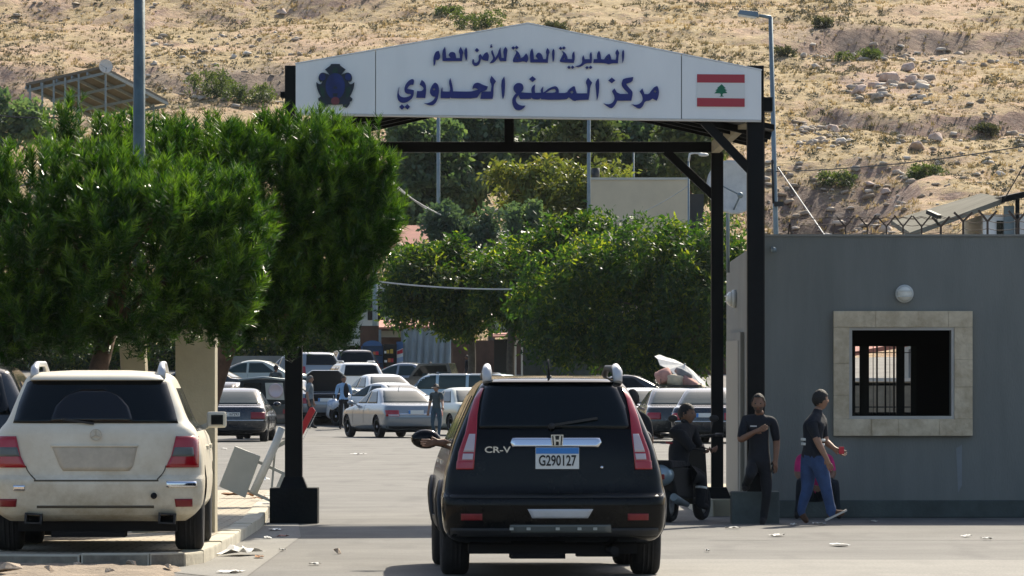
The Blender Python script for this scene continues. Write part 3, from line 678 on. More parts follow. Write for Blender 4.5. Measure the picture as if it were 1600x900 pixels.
for i in range(len(edge) - 1):
    a, b = Vector(edge[i]), Vector(edge[i + 1]); ai, bi = Vector(inner[i]), Vector(inner[i + 1])
    n = max(1, int((b - a).length / .9))
    for k in range(n):
        f0 = k / n + .006; f1 = (k + 1) / n - .006; j = R.uniform(-.008, .008)
        A, B_, C, D_ = a.lerp(b, f0), a.lerp(b, f1), ai.lerp(bi, f1), ai.lerp(bi, f0)
        q = [(A.x, A.y), (B_.x, B_.y), (C.x, C.y), (D_.x, D_.y)]
        kb.hexa([(x, y, -.05) for x, y in q], [(x, y, PZ + j) for x, y in q], 1 if (i in (1, 2, 3) and R.random() < .5) else 0)
tag(kb.build('kerb', [M['kerb'], M['kerb_worn']], None, .018, 2), kind='structure')
# dirt and rubble in front of the pavement, and a dusty lane edge
dirt = grid_mesh('dirt_ground', np.arange(-9, -2.45, .06), np.arange(40, 50.3, .12),
                 lambda x, d: .03 + .09 * (fbm(x * 1.6, d * 1.1, 4, 4) - .5) + .05 * (fbm(x * 7, d * 5, 8, 3) - .5) - .12 * sstep(-3.05, -2.5, x + .25 * (fbm(d * .6, d * 0, 2, 2) - .5)), M['dirt'])
tag(dirt, kind='structure')
dust = MB(); dust.add([(1.2, 20, .004), (12, 20, .004), (12, 51.6, .004), (1.2, 52.4, .004)], [(0, 1, 2, 3)])
tag(dust.build('road_edge', M['asphalt_pale']), kind='structure')
M['crack'] = mat('tar_crack', (.03, .03, .028), .9)
ck = MB()
for x0, x1, d0, wv in ((1.15, 12, 47.2, .25), (-2.3, 1.2, 60.8, .3), (-2.2, 3.0, 78, .5), (2.0, 9, 58.5, .35), (-2.0, .2, 96, .6)):
    n_ = 60; up = []; lo = []
    for i in range(n_ + 1):
        x = x0 + (x1 - x0) * i / n_; d = d0 + wv * (fbm(np.array([x * .8]), np.array([d0]), 3, 4)[0] - .5) * 2; th = .012 + .03 * fbm(np.array([x * 3.]), np.array([d0 + 9]), 4, 2)[0]
        lo.append((x, d - th, .0075)); up.append((x, d + th, .0075))
    ck.add(lo + up, [(i, i + 1, n_ + 2 + i, n_ + 1 + i) for i in range(n_)])
tag(ck.build('road_crack', M['crack']), kind='structure')
dl = MB(); dl.add([(-2.95, 49, .004), (-2.2, 47, .004), (-2.2, 60, .004), (-2.45, 66, .004), (-2.8, 66, .004), (-2.72, 52, .004)], [(0, 1, 2, 3, 4, 5)])
tag(dl.build('gutter', M['asphalt_pale']), kind='structure')
rp = MB(); rp.box(2.42, 2.98, 69.3, 80, -.05, .2)
rp.box(2.26, 2.42, 69.1, 80, -.05, .205, 1)
tag(rp.build('kerb_platform', [M['beige'], M['kerb']], None, .012), kind='structure')

# ------------------------------------------------------------------ guard booth (long grey wall on the right)
BY = 68.5; xl, xr = X(1195, BY), 8.6; ZT = Z(370, BY)
booth = thing('guard_booth', 'long grey rendered guard booth with a stone framed barred window', 'guard booth', (xl, BY, 0))
def L3(x0, x1, y0, y1, z0, z1): return (x0 - xl, x1 - xl, y0 - BY, y1 - BY, z0, z1)
ox0, ox1, oz0, oz1 = X(1331, BY), X(1486, BY), Z(650, BY), Z(516, BY)
w = MB()
w.prism([(0, 0), (xr - xl, 0), (xr - xl, ZT), (0, ZT)], 0, .25, 0, [[(ox0 - xl, oz0), (ox0 - xl, oz1), (ox1 - xl, oz1), (ox1 - xl, oz0)]])
w.build('front_wall', M['render_grey'], booth)
w = MB(); x1, y1 = X(1135, 74) - xl, 74 - BY
zt2 = Z(413, 74)
w.hexa([(0, .252, 0), (.2, .252, 0), (x1 + .2, y1, 0), (x1, y1, 0)], [(0, .252, ZT - .02), (.2, .252, ZT - .02), (x1 + .2, y1, zt2), (x1, y1, zt2)])
w.build('side_wall', M['side_render'], booth)
by = 72.6
w = MB(); hx0, hx1, hz0, hz1 = X(1333, by), X(1428, by), Z(648, by), Z(541, by)
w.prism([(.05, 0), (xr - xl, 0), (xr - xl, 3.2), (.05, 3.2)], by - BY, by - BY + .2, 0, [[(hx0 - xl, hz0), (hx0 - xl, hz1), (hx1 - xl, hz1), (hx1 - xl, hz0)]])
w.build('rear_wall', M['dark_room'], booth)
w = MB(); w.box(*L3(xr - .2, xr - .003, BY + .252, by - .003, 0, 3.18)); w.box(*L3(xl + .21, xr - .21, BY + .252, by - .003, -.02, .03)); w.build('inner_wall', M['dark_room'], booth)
w = MB(); w.box(*L3(xl + .18, xr - .01, BY + .26, 73.6, 3.0, 3.14)); w.build('roof', M['render_grey'], booth)
w = MB(); w.box(*L3(xl - .02, xr, BY - .12, BY - .003, 0, .21)); w.build('plinth', M['plinth'], booth, .02)
w = MB(); w.box(*L3(xl - .015, xr, BY - .02, BY + .23, ZT + .003, ZT + .03)); w.build('coping', M['side_render'], booth)
fr = MB(); fx0, fx1, fz0, fz1 = X(1302, BY) - xl, X(1519, BY) - xl, Z(681, BY), Z(486, BY)
ix0, ix1, iz0, iz1 = ox0 - xl - .035, ox1 - xl + .035, oz0 - .035, oz1 + .035
def stones(a0, a1, n):
    e = [0]; [e.append(e[-1] + R.uniform(.7, 1.3)) for i in range(n)]
    return [a0 + (a1 - a0) * v / e[-1] for v in e]
for z0, z1 in ((fz0, iz0), (iz1, fz1)):
    e = stones(fx0, fx1, 4)
    for i in range(4): fr.box(e[i] + .0008, e[i + 1] - .0008, -.075 - R.uniform(0, .02), -.003, z0 + .001, z1 - .001)
for x0, x1_ in ((fx0, ix0), (ix1, fx1)):
    e = stones(iz0, iz1, 3)
    for i in range(3): fr.box(x0 + .001, x1_ - .001, -.075 - R.uniform(0, .012), -.003, e[i] + .0008, e[i + 1] - .0008)
win = fr.build('window', M['stone'], booth, .006, 2)
tr = MB(); tr.prism([(ix0, iz0), (ix1, iz0), (ix1, iz1), (ix0, iz1)], -.06, -.004, 0, [[(ox0 - xl, oz0), (ox0 - xl, oz1), (ox1 - xl, oz1), (ox1 - xl, oz0)]])
tr.build('window_trim', M['stone_trim'], win)
br = MB(); yb = by - BY - .05
def vb(px, wpx): c = X(px, by) - xl; h = wpx * by / F / 2; br.box(c - h, c + h, yb, yb + .04, hz0, hz1)
for px, wp in ((1334, 4), (1351, 13), (1406.5, 13), (1427, 9), (1344, 2.6), (1370, 2.6), (1383, 2.6), (1396.5, 2.6), (1364, 1), (1390, 1)): vb(px, wp)
for py, h in ((600.5, 4), (636, 2), (551, 1.2), (646, 4)):
    c = Z(py, by); h = h * by / F / 2; br.box(hx0 - xl, hx1 - xl, yb + .045, yb + .075, c - h, c + h)
br.build('window_bars', M['dark_metal'], booth)
sd = MB()
def sidept(px, off=.0):                # a point on the outside of the side wall for a photo column
    f0 = (px - 1195) / (1135 - 1195); a = 68.75 + f0 * (74 - 68.75)
    for k in range(6):
        xw = xl + (a - 68.752) / (74 - 68.752) * x1
        a += ((xw / a * F + CX) - px) * .05
    return xw - xl - off, a - BY
p0, p1 = sidept(1163), sidept(1142)
dz0, dz1 = .2, Z(518, 70.5)
def dq(o, e, z0, z1): return [(p0[0] - o, p0[1] + e, z0), (p1[0] - o, p1[1] - e, z0), (p1[0] - o, p1[1] - e, z1), (p0[0] - o, p0[1] + e, z1)]
sd.hexa(dq(.004, 0, dz0, dz1), dq(.05, 0, dz0, dz1))
door = sd.build('door', M['side_render'], booth)
sd = MB(); sd.hexa(dq(.053, .25, dz0 + .02, dz1 - .1), dq(.07, .25, dz0 + .02, dz1 - .1)); sd.build('door_leaf', mat('grey_door_paint', (.22, .22, .2), .5), door)
def bulkhead(px, py, d, rpx, par, nx=(0, -1), lab=None):
    r = rpx * d / F; c = Vector((X(px, d) - xl, d - BY, Z(py, d)))
    q = MB(); q.lathe([(r, 0), (r * 1.02, -.03), (r * .92, -.05), (0, -.05)], (0, 0, 0), 'y', 24)
    o = q.build('lamp', M['white_metal'], par); o.location = c
    q = MB(); q.lathe([(r * .84, -.05), (r * .78, -.085), (r * .5, -.115), (0, -.125)], (0, 0, 0), 'y', 24); gl = q.build('lamp_glass', M['lamp_glass'], o)
    q = MB()
    for a in (-.3, .3): q.box(-r * .9, r * .9, -.132, -.124, a * r - .006, a * r + .006)
    q.build('lamp_guard', M['white_metal'], o)
    return o
bulkhead(1413, 459, BY - .003, 14, booth)
sp = sidept(1150); o = bulkhead(1150, 467, 72.6, 14, booth); o.location = (sp[0] - .004, sp[1], Z(467, 72.6)); o.rotation_euler = (0, 0, math.radians(-87))
cm = MB(); cm.bar((X(1208, BY) - xl, 0, Z(389, BY)), (X(1208, BY) - xl, -.16, Z(391, BY)), .05); cm.ball((X(1208, BY) - xl, -.18, Z(391, BY)), .035)
cm.build('camera', M['grey_metal'], booth)
st = MB(); st.prism([(X(1494, BY) - xl, Z(700, BY)), (X(1497, BY) - xl, Z(770, BY)), (X(1503, BY) - xl, Z(758, BY)), (X(1503, BY) - xl, Z(695, BY))], -.004, -.0015)
st.build('paint_streak', mat('washed_grey_paint', (.235, .255, .26), .9, var=.1), booth)

# barbed wire fence on the booth roof
fy = 71.0
fence = thing('barbed_wire_fence', 'row of rusty Y shaped posts with barbed wire above the grey booth', 'fence', (0, fy, 3.14))
M['rust_steel'] = mat('rusty_brown_steel', (.07, .05, .04), .8, var=.3, vscale=9)
posts = [1226, 1243, 1296, 1321, 1355, 1385, 1411, 1440, 1470, 1505, 1543, 1590, 1640]
yz = lambda py: Z(py, fy) - 3.14
for i, px in enumerate(posts):
    if px in (1226, 1243, 1296): continue
    q = MB(); x = X(px, fy); k = 6 + (2 if px > 1500 else 0); top = 340 - (8 if px > 1500 else 0); fork = 354 - (8 if px > 1500 else 0)
    wd = .018 if px < 1460 else .026
    q.bar((x, 0, 0), (x, 0, yz(fork)), wd, mi=0); q.bar((x, 0, yz(fork)), (x - (12 + k * .3) * fy / F, 0, yz(top - R.uniform(0, 4))), wd); q.bar((x, .002, yz(fork)), (x + (12 + k * .3) * fy / F, .002, yz(top - R.uniform(0, 4))), wd)
    q.build('post', M['rust_steel'], fence)
for i, px in enumerate((1226, 1243, 1296)):
    q = MB(); x = X(px, fy); q.bar((x, 0, 0), (x + (-9 if i % 2 else 8) * fy / F, 0, yz(350)), .02); q.build('post', M['rust_steel'], fence)
for py, off in ((362, 0), (340, -.1), (338, .1), (350, 0)):
    q = MB(); pts = []
    for i in range(len(posts) - 1):
        for s in range(4):
            t = s / 4; px = posts[i] + (posts[i + 1] - posts[i]) * t
            pts.append((X(px, fy), .02 + R.uniform(-.01, .01), yz(py + 3 * math.sin(PI * t) + R.uniform(-.6, .6) - (5 if px > 1500 else 0))))
    q.tube(pts, .004, 4); q.build('wire', M['rust_steel'], fence)
q = MB(); a = W(1450, 331, fy - .05); b = W(1468, 339, fy - .3); q.bar(a, b, .06, .05); q.bar(W(1463, 343, fy - .05), W(1466, 352, fy), .02)
tag(q.build('security_camera', M['black_plastic'], None, .006), 'small black camera on the barbed wire above the stone window', 'camera')

# ------------------------------------------------------------------ gate with the sign
GY = 65.7; GB = 69.9
gate = thing('border_gate', 'black steel gate frame with shallow gabled roof spanning the road', 'gate', (X(820, GY), GY, 0)); gx = gate.location.x
def G(px, py, d): p = W(px, py, d); return Vector((p.x - gx, p.y - GY, p.z))
def gleg(px, d, wpx, ztop, z0, name='leg'):
    q = MB(); wd = wpx * d / F; c = X(px, d) - gx
    q.box(c - wd / 2, c + wd / 2, d - GY - wd / 2, d - GY + wd / 2, z0, ztop)
    return q.build(name, M['black_steel'], gate, .008, 2)
zs = Z(185, GY)
l1 = gleg(459, GY + .02, 27, zs + .6, .40); l2 = gleg(1180, GY + .02, 26, zs + .6, .36)
gleg(1120.5, GB, 19, Z(238, GB), .2); gleg(455, GB, 19, Z(238, GB), .2)
for px, d, py, wpx in ((459, GY + .02, 762, 26), (1120, GB, 778, 26)):
    q = MB(); c = G(px, py, d); k = d / F; a, b = wpx * .85 * k, wpx * .56 * k; h = 17 * k
    q.hexa([(c.x - a, c.y - a, c.z - .01), (c.x + a, c.y - a, c.z - .01), (c.x + a, c.y + a, c.z - .01), (c.x - a, c.y + a, c.z - .01)],
           [(c.x - b, c.y - b, c.z + h), (c.x + b, c.y - b, c.z + h), (c.x + b, c.y + b, c.z + h), (c.x - b, c.y + b, c.z + h)])
    q.build('base_plate', M['black_steel'], gate, .006)
for px0, px1, py0, m in ((422, 497, 762, 'dark_block'), (1143, 1217, 768, 'green_block')):
    q = MB(); wd = (px1 - px0) * GY / F; c = X((px0 + px1) / 2, GY) - gx
    q.box(c - wd / 2, c + wd / 2, -wd / 2 + .12, wd / 2 + .12, -.05, Z(py0, GY)); q.build('footing', M[m], gate, .015, 2)
q = MB(); q.bar(G(440, 230, GB), G(1113, 230, GB), .13, .125); q.build('crossbeam', M['black_steel'], gate, .006)
q = MB(); q.bar(G(795.5, 222, GB), G(795.5, 150, GB), .115); q.build('king_post', M['black_steel'], gate, .006)
for a, b in (((1100, 190, GY + .03), (1174, 268, GY + .03)), ((1040, 236, GB), (1115, 306, GB)), ((538, 190, GY + .03), (464, 268, GY + .03)), ((540, 236, GB), (462, 306, GB))):
    q = MB(); q.bar(G(*a), G(*b), .095, .10); q.build('knee_brace', M['black_steel'], gate, .005)
q = MB(); q.bar(G(1172, 182, GY + .1), G(1118, 230, GB - .1), .10, .14); q.build('eave_beam', M['beige'], gate, .005)
q = MB(); q.bar(G(465, 182, GY + .1), G(455, 230, GB - .1), .10, .14); q.build('eave_beam', M['black_steel'], gate, .005)
rz0 = Z(150, GB)
for sx, xe in ((-1, -2.86), (1, 3.0)):
    q = MB(); xa = .19 - gx; xb = xe - gx; za, zb = 5.19, 5.19 - .225 * abs(xe - .19)
    q.hexa([(xa, .16, za - .06), (xb, .16, zb - .06), (xb, GB - GY + .15, zb - .06), (xa, GB - GY + .15, za - .06)], [(xa, .16, za), (xb, .16, zb), (xb, GB - GY + .15, zb), (xa, GB - GY + .15, za)])
    for k in range(1, 5):
        yy = .16 + k * .85; q.bar((xa, yy, za - .10), (xb, yy, zb - .10), .06, .08)
    q.build('roof_sheet', M['black_steel'], gate)
q = MB(); q.box(X(1190, GY) - gx, X(1207, GY) - gx, -.05, .35, Z(174, GY), Z(152, GY)); q.box(X(1191, GY) - gx, X(1195.5, GY) - gx, .1, .14, .3, Z(150, GY))
q.build('gutter', M['black_steel'], gate, .004)
q = MB(); q.box(X(438, GY) - gx, X(463, GY) - gx, .02, .3, Z(152, GY), Z(143, GY)); q.box(X(452, GY) - gx, X(463, GY) - gx, .02, .3, Z(143, GY) + .003, Z(130, GY)); q.build('gutter', M['black_steel'], gate, .004)

# sign: three sheets, letters, flag and crest, all standing proud of the sheet
SY = GY - .14
sign = thing('gate_sign', 'white gabled sign board with dark blue Arabic lettering, crest and flag', 'sign', (X(825, SY), SY, Z(187, SY)))
so = sign.location.copy()
def SP(px, py): p = W(px, py, SY); return (p.x - so.x, p.z - so.z)
top = lambda px: 37 + (825 - px) * (63 / 363) if px < 825 else 37 + (px - 825) * (73 / 364)
bot = lambda px: 176.5 + (px - 462) * (11.0 / 727)
sheets = ((462, 586.3), (587.4, 1064.2), (1065.4, 1189.5))
for a, b in sheets:
    pts = [SP(a, bot(a)), SP(b, bot(b)), SP(b, top(b))] + ([SP(825, 37)] if a < 825 < b else []) + [SP(a, top(a))]
    q = MB(); q.prism(pts, 0, .115); q.build('panel', M['sign_white'], sign, .004, 1)
q = MB()
for a, b in ((462, 1189.5),):
    q.prism([SP(a, bot(a) + 3.2), SP(b, bot(b) + 3.2), SP(b, bot(b) + .25), SP(a, bot(a) + .25)], -.012, .115)
q.build('bottom_trim', M['sign_edge'], sign)
q = MB(); q.prism([SP(464, bot(464)), SP(1187, bot(1187)), SP(1187, top(1187) + 1), SP(825, 38), SP(464, top(464) + 1)], .118, .14); q.build('added_light_backing', M['black_steel'], sign)  # added unseen behind the sheets, stops light showing through their joints
q = MB(); a, b = 462, 825
for a, b in ((461, 825), (825, 1190.5)): q.prism([SP(a, top(a) - .3), SP(b, top(b) - .3), SP(b, top(b) - 2.0), SP(a, top(a) - 2.0)], -.006, .12)
q.build('top_trim', M['sign_white'], sign)
def smooth_poly(p, it=1):
    for _ in range(it):
        o = []
        n = len(p)
        for i in range(n):
            a = Vector(p[i - 1]); b = Vector(p[i]); c = Vector(p[(i + 1) % n])
            d1 = (b - a); d2 = (c - b)
            if d1.length > 1e-6 and d2.length > 1e-6 and d1.normalized().dot(d2.normalized()) > .45:
                o += [tuple(b.lerp(a, .25)), tuple(b.lerp(c, .25))]
            else: o.append(tuple(b))
        p = o
    return p
def dia(x, y, r, ry=None): ry = ry or r; return [(x - r, y), (x, y - ry), (x + r, y), (x, y + ry)]
LET = []           # (outline, holes) in photo pixels
def zone(x0, y0, k):
    def add(poly, holes=()): LET.append((smooth_poly([(x0 + x / k, y0 + y / k) for x, y in poly]), [smooth_poly([(x0 + x / k, y0 + y / k) for x, y in h]) for h in holes]))
    return add
A = zone(600, 110, 6.667)
A([(160, 170), (154, 200), (152, 235), (160, 258), (180, 277), (220, 284), (262, 272), (284, 257), (276, 246), (236, 243), (216, 226), (212, 190), (224, 150), (250, 115), (284, 92), (306, 92), (316, 112), (306, 152), (278, 150), (254, 168), (242, 194), (285, 200), (311, 208), (312, 232), (305, 270), (282, 304), (232, 336), (185, 340), (150, 318), (138, 280), (140, 235), (150, 196)])
A(dia(187, 382, 28)); A(dia(244, 380, 28))
A([(393, 100), (425, 125), (438, 160), (440, 220), (430, 288), (337, 287), (345, 215), (385, 218), (407, 206), (413, 188), (400, 168), (372, 148)])
A([(540, 128), (565, 150), (575, 200), (570, 250), (555, 310), (530, 350), (500, 367), (460, 362), (418, 344), (455, 343), (500, 325), (530, 292), (535, 275), (505, 272), (485, 250), (478, 225), (485, 190), (503, 155), (522, 132)], [[(508, 197), (522, 184), (538, 196), (522, 212)]])
A([(1120, 58), (1168, 115), (1150, 138), (1142, 165), (1140, 260), (1130, 298), (1003, 297), (1018, 222), (1112, 220), (1122, 150), (1098, 110)])
A([(920, 197), (926, 160), (950, 132), (985, 128), (1030, 152), (1082, 168), (1070, 207), (1012, 222), (990, 255), (965, 293), (700, 292), (690, 280), (684, 292), (590, 290), (592, 215), (607, 174), (612, 220), (682, 222), (690, 195), (674, 120), (692, 80), (715, 165), (720, 219), (905, 222), (930, 215), (985, 200), (945, 180)])
A([(1253, 64), (1218, 118), (1228, 270), (1238, 302), (1258, 250), (1263, 120)])
B2 = zone(820, 110, 7.273)
def toB(x, y): return ((600 + x / 6.667 - 820) * 7.273, (y) / 6.667 * 7.273)
ain = [toB(*p) for p in [(1400, 255), (1375, 290), (1372, 320), (1390, 350), (1430, 368), (1475, 368), (1445, 405), (1405, 418), (1370, 410), (1345, 375), (1333, 325), (1345, 275), (1375, 240), (1348, 205), (1350, 165), (1375, 138), (1405, 130), (1440, 140), (1455, 175), (1450, 205), (1425, 229)]]
B2(ain + [(78, 258), (72, 215), (85, 185), (116, 160), (112, 215), (118, 256), (186, 255), (178, 222), (210, 182), (206, 250), (220, 250), (270, 205), (338, 178), (368, 188), (388, 225), (386, 258), (476, 258), (500, 215), (555, 178), (570, 186), (578, 225), (592, 262), (708, 262), (712, 182), (688, 135), (718, 84), (765, 140), (742, 190), (738, 260), (725, 335), (600, 338), (557, 352), (500, 306), (470, 334), (190, 334), (178, 314), (166, 332), (90, 328), (78, 310), (66, 328), toB(1420, 300), toB(1400, 258)],
   [[(238, 256), (300, 216), (342, 212), (356, 236), (338, 256)], [(512, 248), (538, 230), (552, 252), (534, 266)]])
B2(dia(88, 100, 39, 34))
B2([(832, 94), (800, 140), (808, 230), (818, 345), (838, 290), (848, 170), (841, 100)])
B2(dia(988, 115, 40, 33))
B2([(1232, 76), (1222, 130), (1150, 155), (1168, 182), (1220, 235), (1226, 270), (1210, 345), (1050, 345), (1030, 390), (1000, 425), (975, 432), (935, 410), (893, 375), (940, 388), (985, 378), (1015, 345), (1020, 300), (990, 238), (1018, 205), (1055, 266), (1166, 270), (1174, 260), (1120, 205), (1098, 165), (1105, 120), (1122, 93)])
B2([(1210, 383), (1260, 395), (1310, 378), (1340, 340), (1335, 290), (1305, 240), (1335, 206), (1360, 270), (1410, 272), (1440, 225), (1470, 190), (1505, 178), (1522, 215), (1525, 260), (1515, 310), (1497, 345), (1450, 320), (1420, 345), (1365, 350), (1345, 400), (1320, 430), (1295, 436), (1260, 420)], [[(1464, 240), (1480, 226), (1496, 240), (1480, 256)]])
C = zone(660, 60, 4.848)
C([(85, 207), (82, 160), (90, 122), (106, 98), (125, 95), (138, 140), (122, 165), (102, 163), (95, 203)])
C([(171, 63), (150, 100), (153, 172), (300, 172), (306, 122), (312, 105), (290, 64), (273, 97), (284, 122), (284, 150), (256, 150), (251, 115), (236, 103), (210, 105), (198, 127), (214, 149), (180, 149), (178, 100)])
C([(331, 68), (314, 100), (330, 172), (341, 150), (341, 90)])
C([(381, 158), (374, 185), (390, 209), (415, 209), (436, 191), (444, 155), (470, 169), (498, 171), (506, 130), (491, 104), (470, 114), (455, 140), (438, 118), (424, 135), (428, 168), (410, 187), (393, 182), (389, 160)]); C(dia(413, 90, 17))
C([(508, 189), (535, 187), (560, 166), (575, 140), (586, 173), (635, 173), (641, 110), (646, 87), (630, 64), (611, 90), (618, 149), (600, 149), (591, 68), (578, 92), (571, 118), (552, 148), (545, 130), (530, 88), (518, 102), (538, 150), (525, 170)]); C([(513, 72), (515, 52), (527, 45), (522, 55), (533, 66)])
C([(683, 167), (700, 130), (712, 108), (703, 88), (728, 104), (741, 130), (746, 150), (765, 142), (785, 114), (799, 130), (803, 160), (790, 183), (765, 173), (735, 180), (690, 181)], [[(712, 150), (722, 140), (726, 156)]]); C(dia(688, 73, 14)); C(dia(714, 70, 14))
C([(831, 76), (812, 110), (818, 183), (950, 185), (956, 122), (966, 102), (948, 73), (934, 100), (941, 122), (936, 157), (916, 159), (906, 125), (890, 109), (870, 111), (858, 135), (876, 159), (846, 159), (841, 105)])
C([(993, 78), (979, 105), (988, 180), (999, 165), (1003, 100)])
C([(1040, 172), (1055, 137), (1068, 118), (1056, 95), (1078, 106), (1096, 133), (1101, 157), (1134, 158), (1132, 120), (1150, 98), (1156, 150), (1146, 186), (1050, 183)], [[(1066, 158), (1077, 146), (1082, 162)]]); C(dia(1046, 76, 13)); C(dia(1072, 73, 13)); C(dia(1110, 219, 13)); C(dia(1138, 219, 13))
C([(1157, 213), (1185, 221), (1215, 206), (1237, 188), (1281, 187), (1286, 130), (1278, 103), (1266, 120), (1268, 159), (1230, 159), (1220, 128), (1207, 150), (1212, 180), (1195, 202)]); C(dia(1246, 222, 13)); C(dia(1274, 220, 13))
C([(1295, 186), (1298, 158), (1325, 158), (1321, 120), (1338, 93), (1350, 120), (1353, 157), (1375, 160), (1395, 130), (1415, 117), (1426, 135), (1431, 161), (1464, 162), (1470, 130), (1459, 110), (1475, 83), (1493, 110), (1485, 130), (1482, 189), (1432, 190), (1410, 199), (1385, 187)], [[(1398, 156), (1408, 146), (1414, 160)]])
C([(1521, 86), (1509, 110), (1515, 187), (1527, 160), (1529, 105)])
lt = MB()
for o, hs in LET: lt.prism([SP(*p) for p in o], -.03, -.003, 0, [[SP(*p) for p in h] for h in hs])
lt.build('lettering', M['sign_blue'], sign)
# flag
fl = MB(); fl.prism([SP(1089, 166.5), SP(1163.5, 167), SP(1163.5, 116.5), SP(1089, 116)], -.012, -.003, 0); flag = fl.build('flag', M['flag_white'], sign)
fl = MB()
fl.prism([SP(1089, 129), SP(1163.5, 129.5), SP(1163.5, 116.5), SP(1089, 116)], -.0155, -.0125); fl.prism([SP(1089, 166.5), SP(1163.5, 167), SP(1163.5, 154), SP(1089, 153)], -.0155, -.0125)
fl.build('flag_stripe', M['flag_red'], flag)
ced = [(1127.5, 131.5), (1130.5, 134.5), (1134, 138), (1131.5, 138.3), (1136, 141.5), (1133, 142), (1136.5, 145.5), (1130.5, 146), (1129, 147), (1128.8, 149.5), (1131, 151), (1124, 151), (1126.2, 149.5), (1126, 147), (1124.5, 146), (1116, 146), (1120, 142), (1117.5, 141.5), (1122, 138.2), (1120, 138), (1124, 134.5)]
fl = MB(); fl.prism([SP(*p) for p in ced], -.0155, -.0125); fl.build('cedar', M['flag_green'], flag)
# crest
E = lambda pts: [SP(480 + x / 10, 90 + y / 10) for x, y in pts]
def sym(h, cx=440): return h + [(2 * cx - x, y) for x, y in reversed(h)]
c = MB()
out = sym([(440, 100), (370, 102), (366, 125), (280, 186), (348, 268), (300, 250), (250, 232), (200, 250), (175, 310), (185, 365), (212, 384), (240, 365), (225, 410), (190, 420), (142, 385), (150, 470), (185, 560), (212, 610), (172, 640), (180, 680), (212, 690), (215, 730), (260, 785), (320, 770), (325, 730), (440, 740)])
c.prism(smooth_poly(E(out)), -.03, -.003); crest = c.build('crest', M['crest_dark'], sign)
c = MB(); c.prism(E([(440 + 150 * math.cos(a), 450 + 205 * math.sin(a)) for a in [i * 2 * PI / 36 for i in range(36)]]), -.038, -.031); c.build('crest_field', M['crest_blue'], crest)
for cx_ in (240, 640):
    c = MB(); c.prism(E([(cx_ + 48 * math.cos(a), 305 + 55 * math.sin(a)) for a in [i * 2 * PI / 20 for i in range(20)]]), -.038, -.031); c.build('crest_scroll', M['crest_blue'], crest)
c = MB(); c.prism(E([(410, 160), (470, 160), (485, 245), (395, 245)]), -.038, -.031); c.build('crest_leaf', M['crest_green'], crest)
for k in (-1, 1): c = MB(); c.prism(E([(440 + k * 170, 480), (440 + k * 250, 440), (440 + k * 215, 590), (440 + k * 165, 650)]), -.038, -.031); c.build('crest_leaf', M['crest_green'], crest)
c = MB(); c.prism(E([(440 + 66 * math.cos(a), 680 + 62 * math.sin(a)) for a in [i * 2 * PI / 24 for i in range(24)]]), -.046, -.039); c.build('crest_disc', M['crest_red'], crest)
c = MB(); c.prism(E([(410, 470), (440, 440), (470, 470), (470, 490), (410, 490)]), -.044, -.0385); c.prism(E([(400, 560), (480, 560), (470, 610), (410, 610)]), -.044, -.0385); c.build('crest_mark', M['crest_dark'], crest)

# ------------------------------------------------------------------ poles, masts, cables
def mast(label, px, py0, d, wpx, g, name='light_pole', px1=None, py_top=None):
    t = thing(name, label, 'pole', (X(px, d), d, g)); k = d / F
    h = Z(py0, d) - g; dx = 0 if px1 is None else X(px1, d) - X(px, d)
    q = MB(); q.tube([(0, 0, 0), (dx * .5, 0, h * .5), (dx, 0, h)], [wpx * k / 2 * 1.15, wpx * k / 2, wpx * k / 2 * .85], 16); q.build('shaft', M['pole_grey'] if wpx > 12 else M['grey_metal'], t)
    return t, h, dx
t, h, dx = mast('thick grey light pole rising out of the pines past the frame', 216, -60, 59.0, 20, .12, px1=218)
q = MB(); q.lathe([(.16, 0), (.16, .02), (.09, .05), (.085, .3)], (0, 0, 0), 'z', 16); q.build('base_plate', M['pole_grey'], t)
SLD = 96.0
t, h, dx = mast('slim street lamp with short arm above the grey booth', 1222, 27, SLD, 8, 0, 'street_lamp', px1=1204)
k = SLD / F; q = MB(); q.tube([(dx, 0, h - .02), (dx, 0, h), (dx - 18 * k, 0, h + .03)], [.03, .032, .026], 10); q.build('arm', M['grey_metal'], t)
q = MB(); q.hexa([(dx - 52 * k, -.1, h + .05), (dx - 18 * k, -.1, h + .0), (dx - 18 * k, .1, h + .0), (dx - 52 * k, .1, h + .05)], [(dx - 48 * k, -.07, h + .12), (dx - 20 * k, -.07, h + .09), (dx - 20 * k, .07, h + .09), (dx - 48 * k, .07, h + .12)])
hd = q.build('lamp_head', M['grey_metal'], t, .01)
q = MB(); q.hexa([(dx - 50 * k, -.08, h + .02), (dx - 24 * k, -.08, h - .02), (dx - 24 * k, .08, h - .02), (dx - 50 * k, .08, h + .02)], [(dx - 51 * k, -.09, h + .047), (dx - 22 * k, -.09, h + .0), (dx - 22 * k, .09, h + .0), (dx - 51 * k, .09, h + .047)]); q.build('lamp_glass', M['lamp_glass'], hd)
q = MB(); z2 = Z(318, SLD); q.box(dx * .25 - .09, dx * .25 + .07, -.1, -.04, z2 - .05, z2 + .03); q.tube([(dx * .5 - .07, -.06, Z(250, SLD)), (dx * .3 - .09, -.06, z2)], .02, 6); q.build('junction_box', M['black_plastic'], t)
mast('thin pale mast in front of the left conifers', 685, 60, 246, 6, gz(246), 'mast')
mast('thin pale mast beside the beige block', 920, 60, 246, 6, gz(246), 'mast')
mast('short thin mast behind the beige block', 990, 238, 262, 3, gz(252), 'mast')
t, h, dx = mast('small curved lamp post above the beige block', 1076, 252, 240, 3.5, gz(240), 'street_lamp')
q = MB(); q.tube([(0, 0, h), (.05, 0, h + .3), (.25, 0, h + .36), (.6, 0, h + .3)], .05, 8); q.ball((.62, 0, h + .27), (.22, .12, .08)); q.build('arm', M['white_metal'], t)
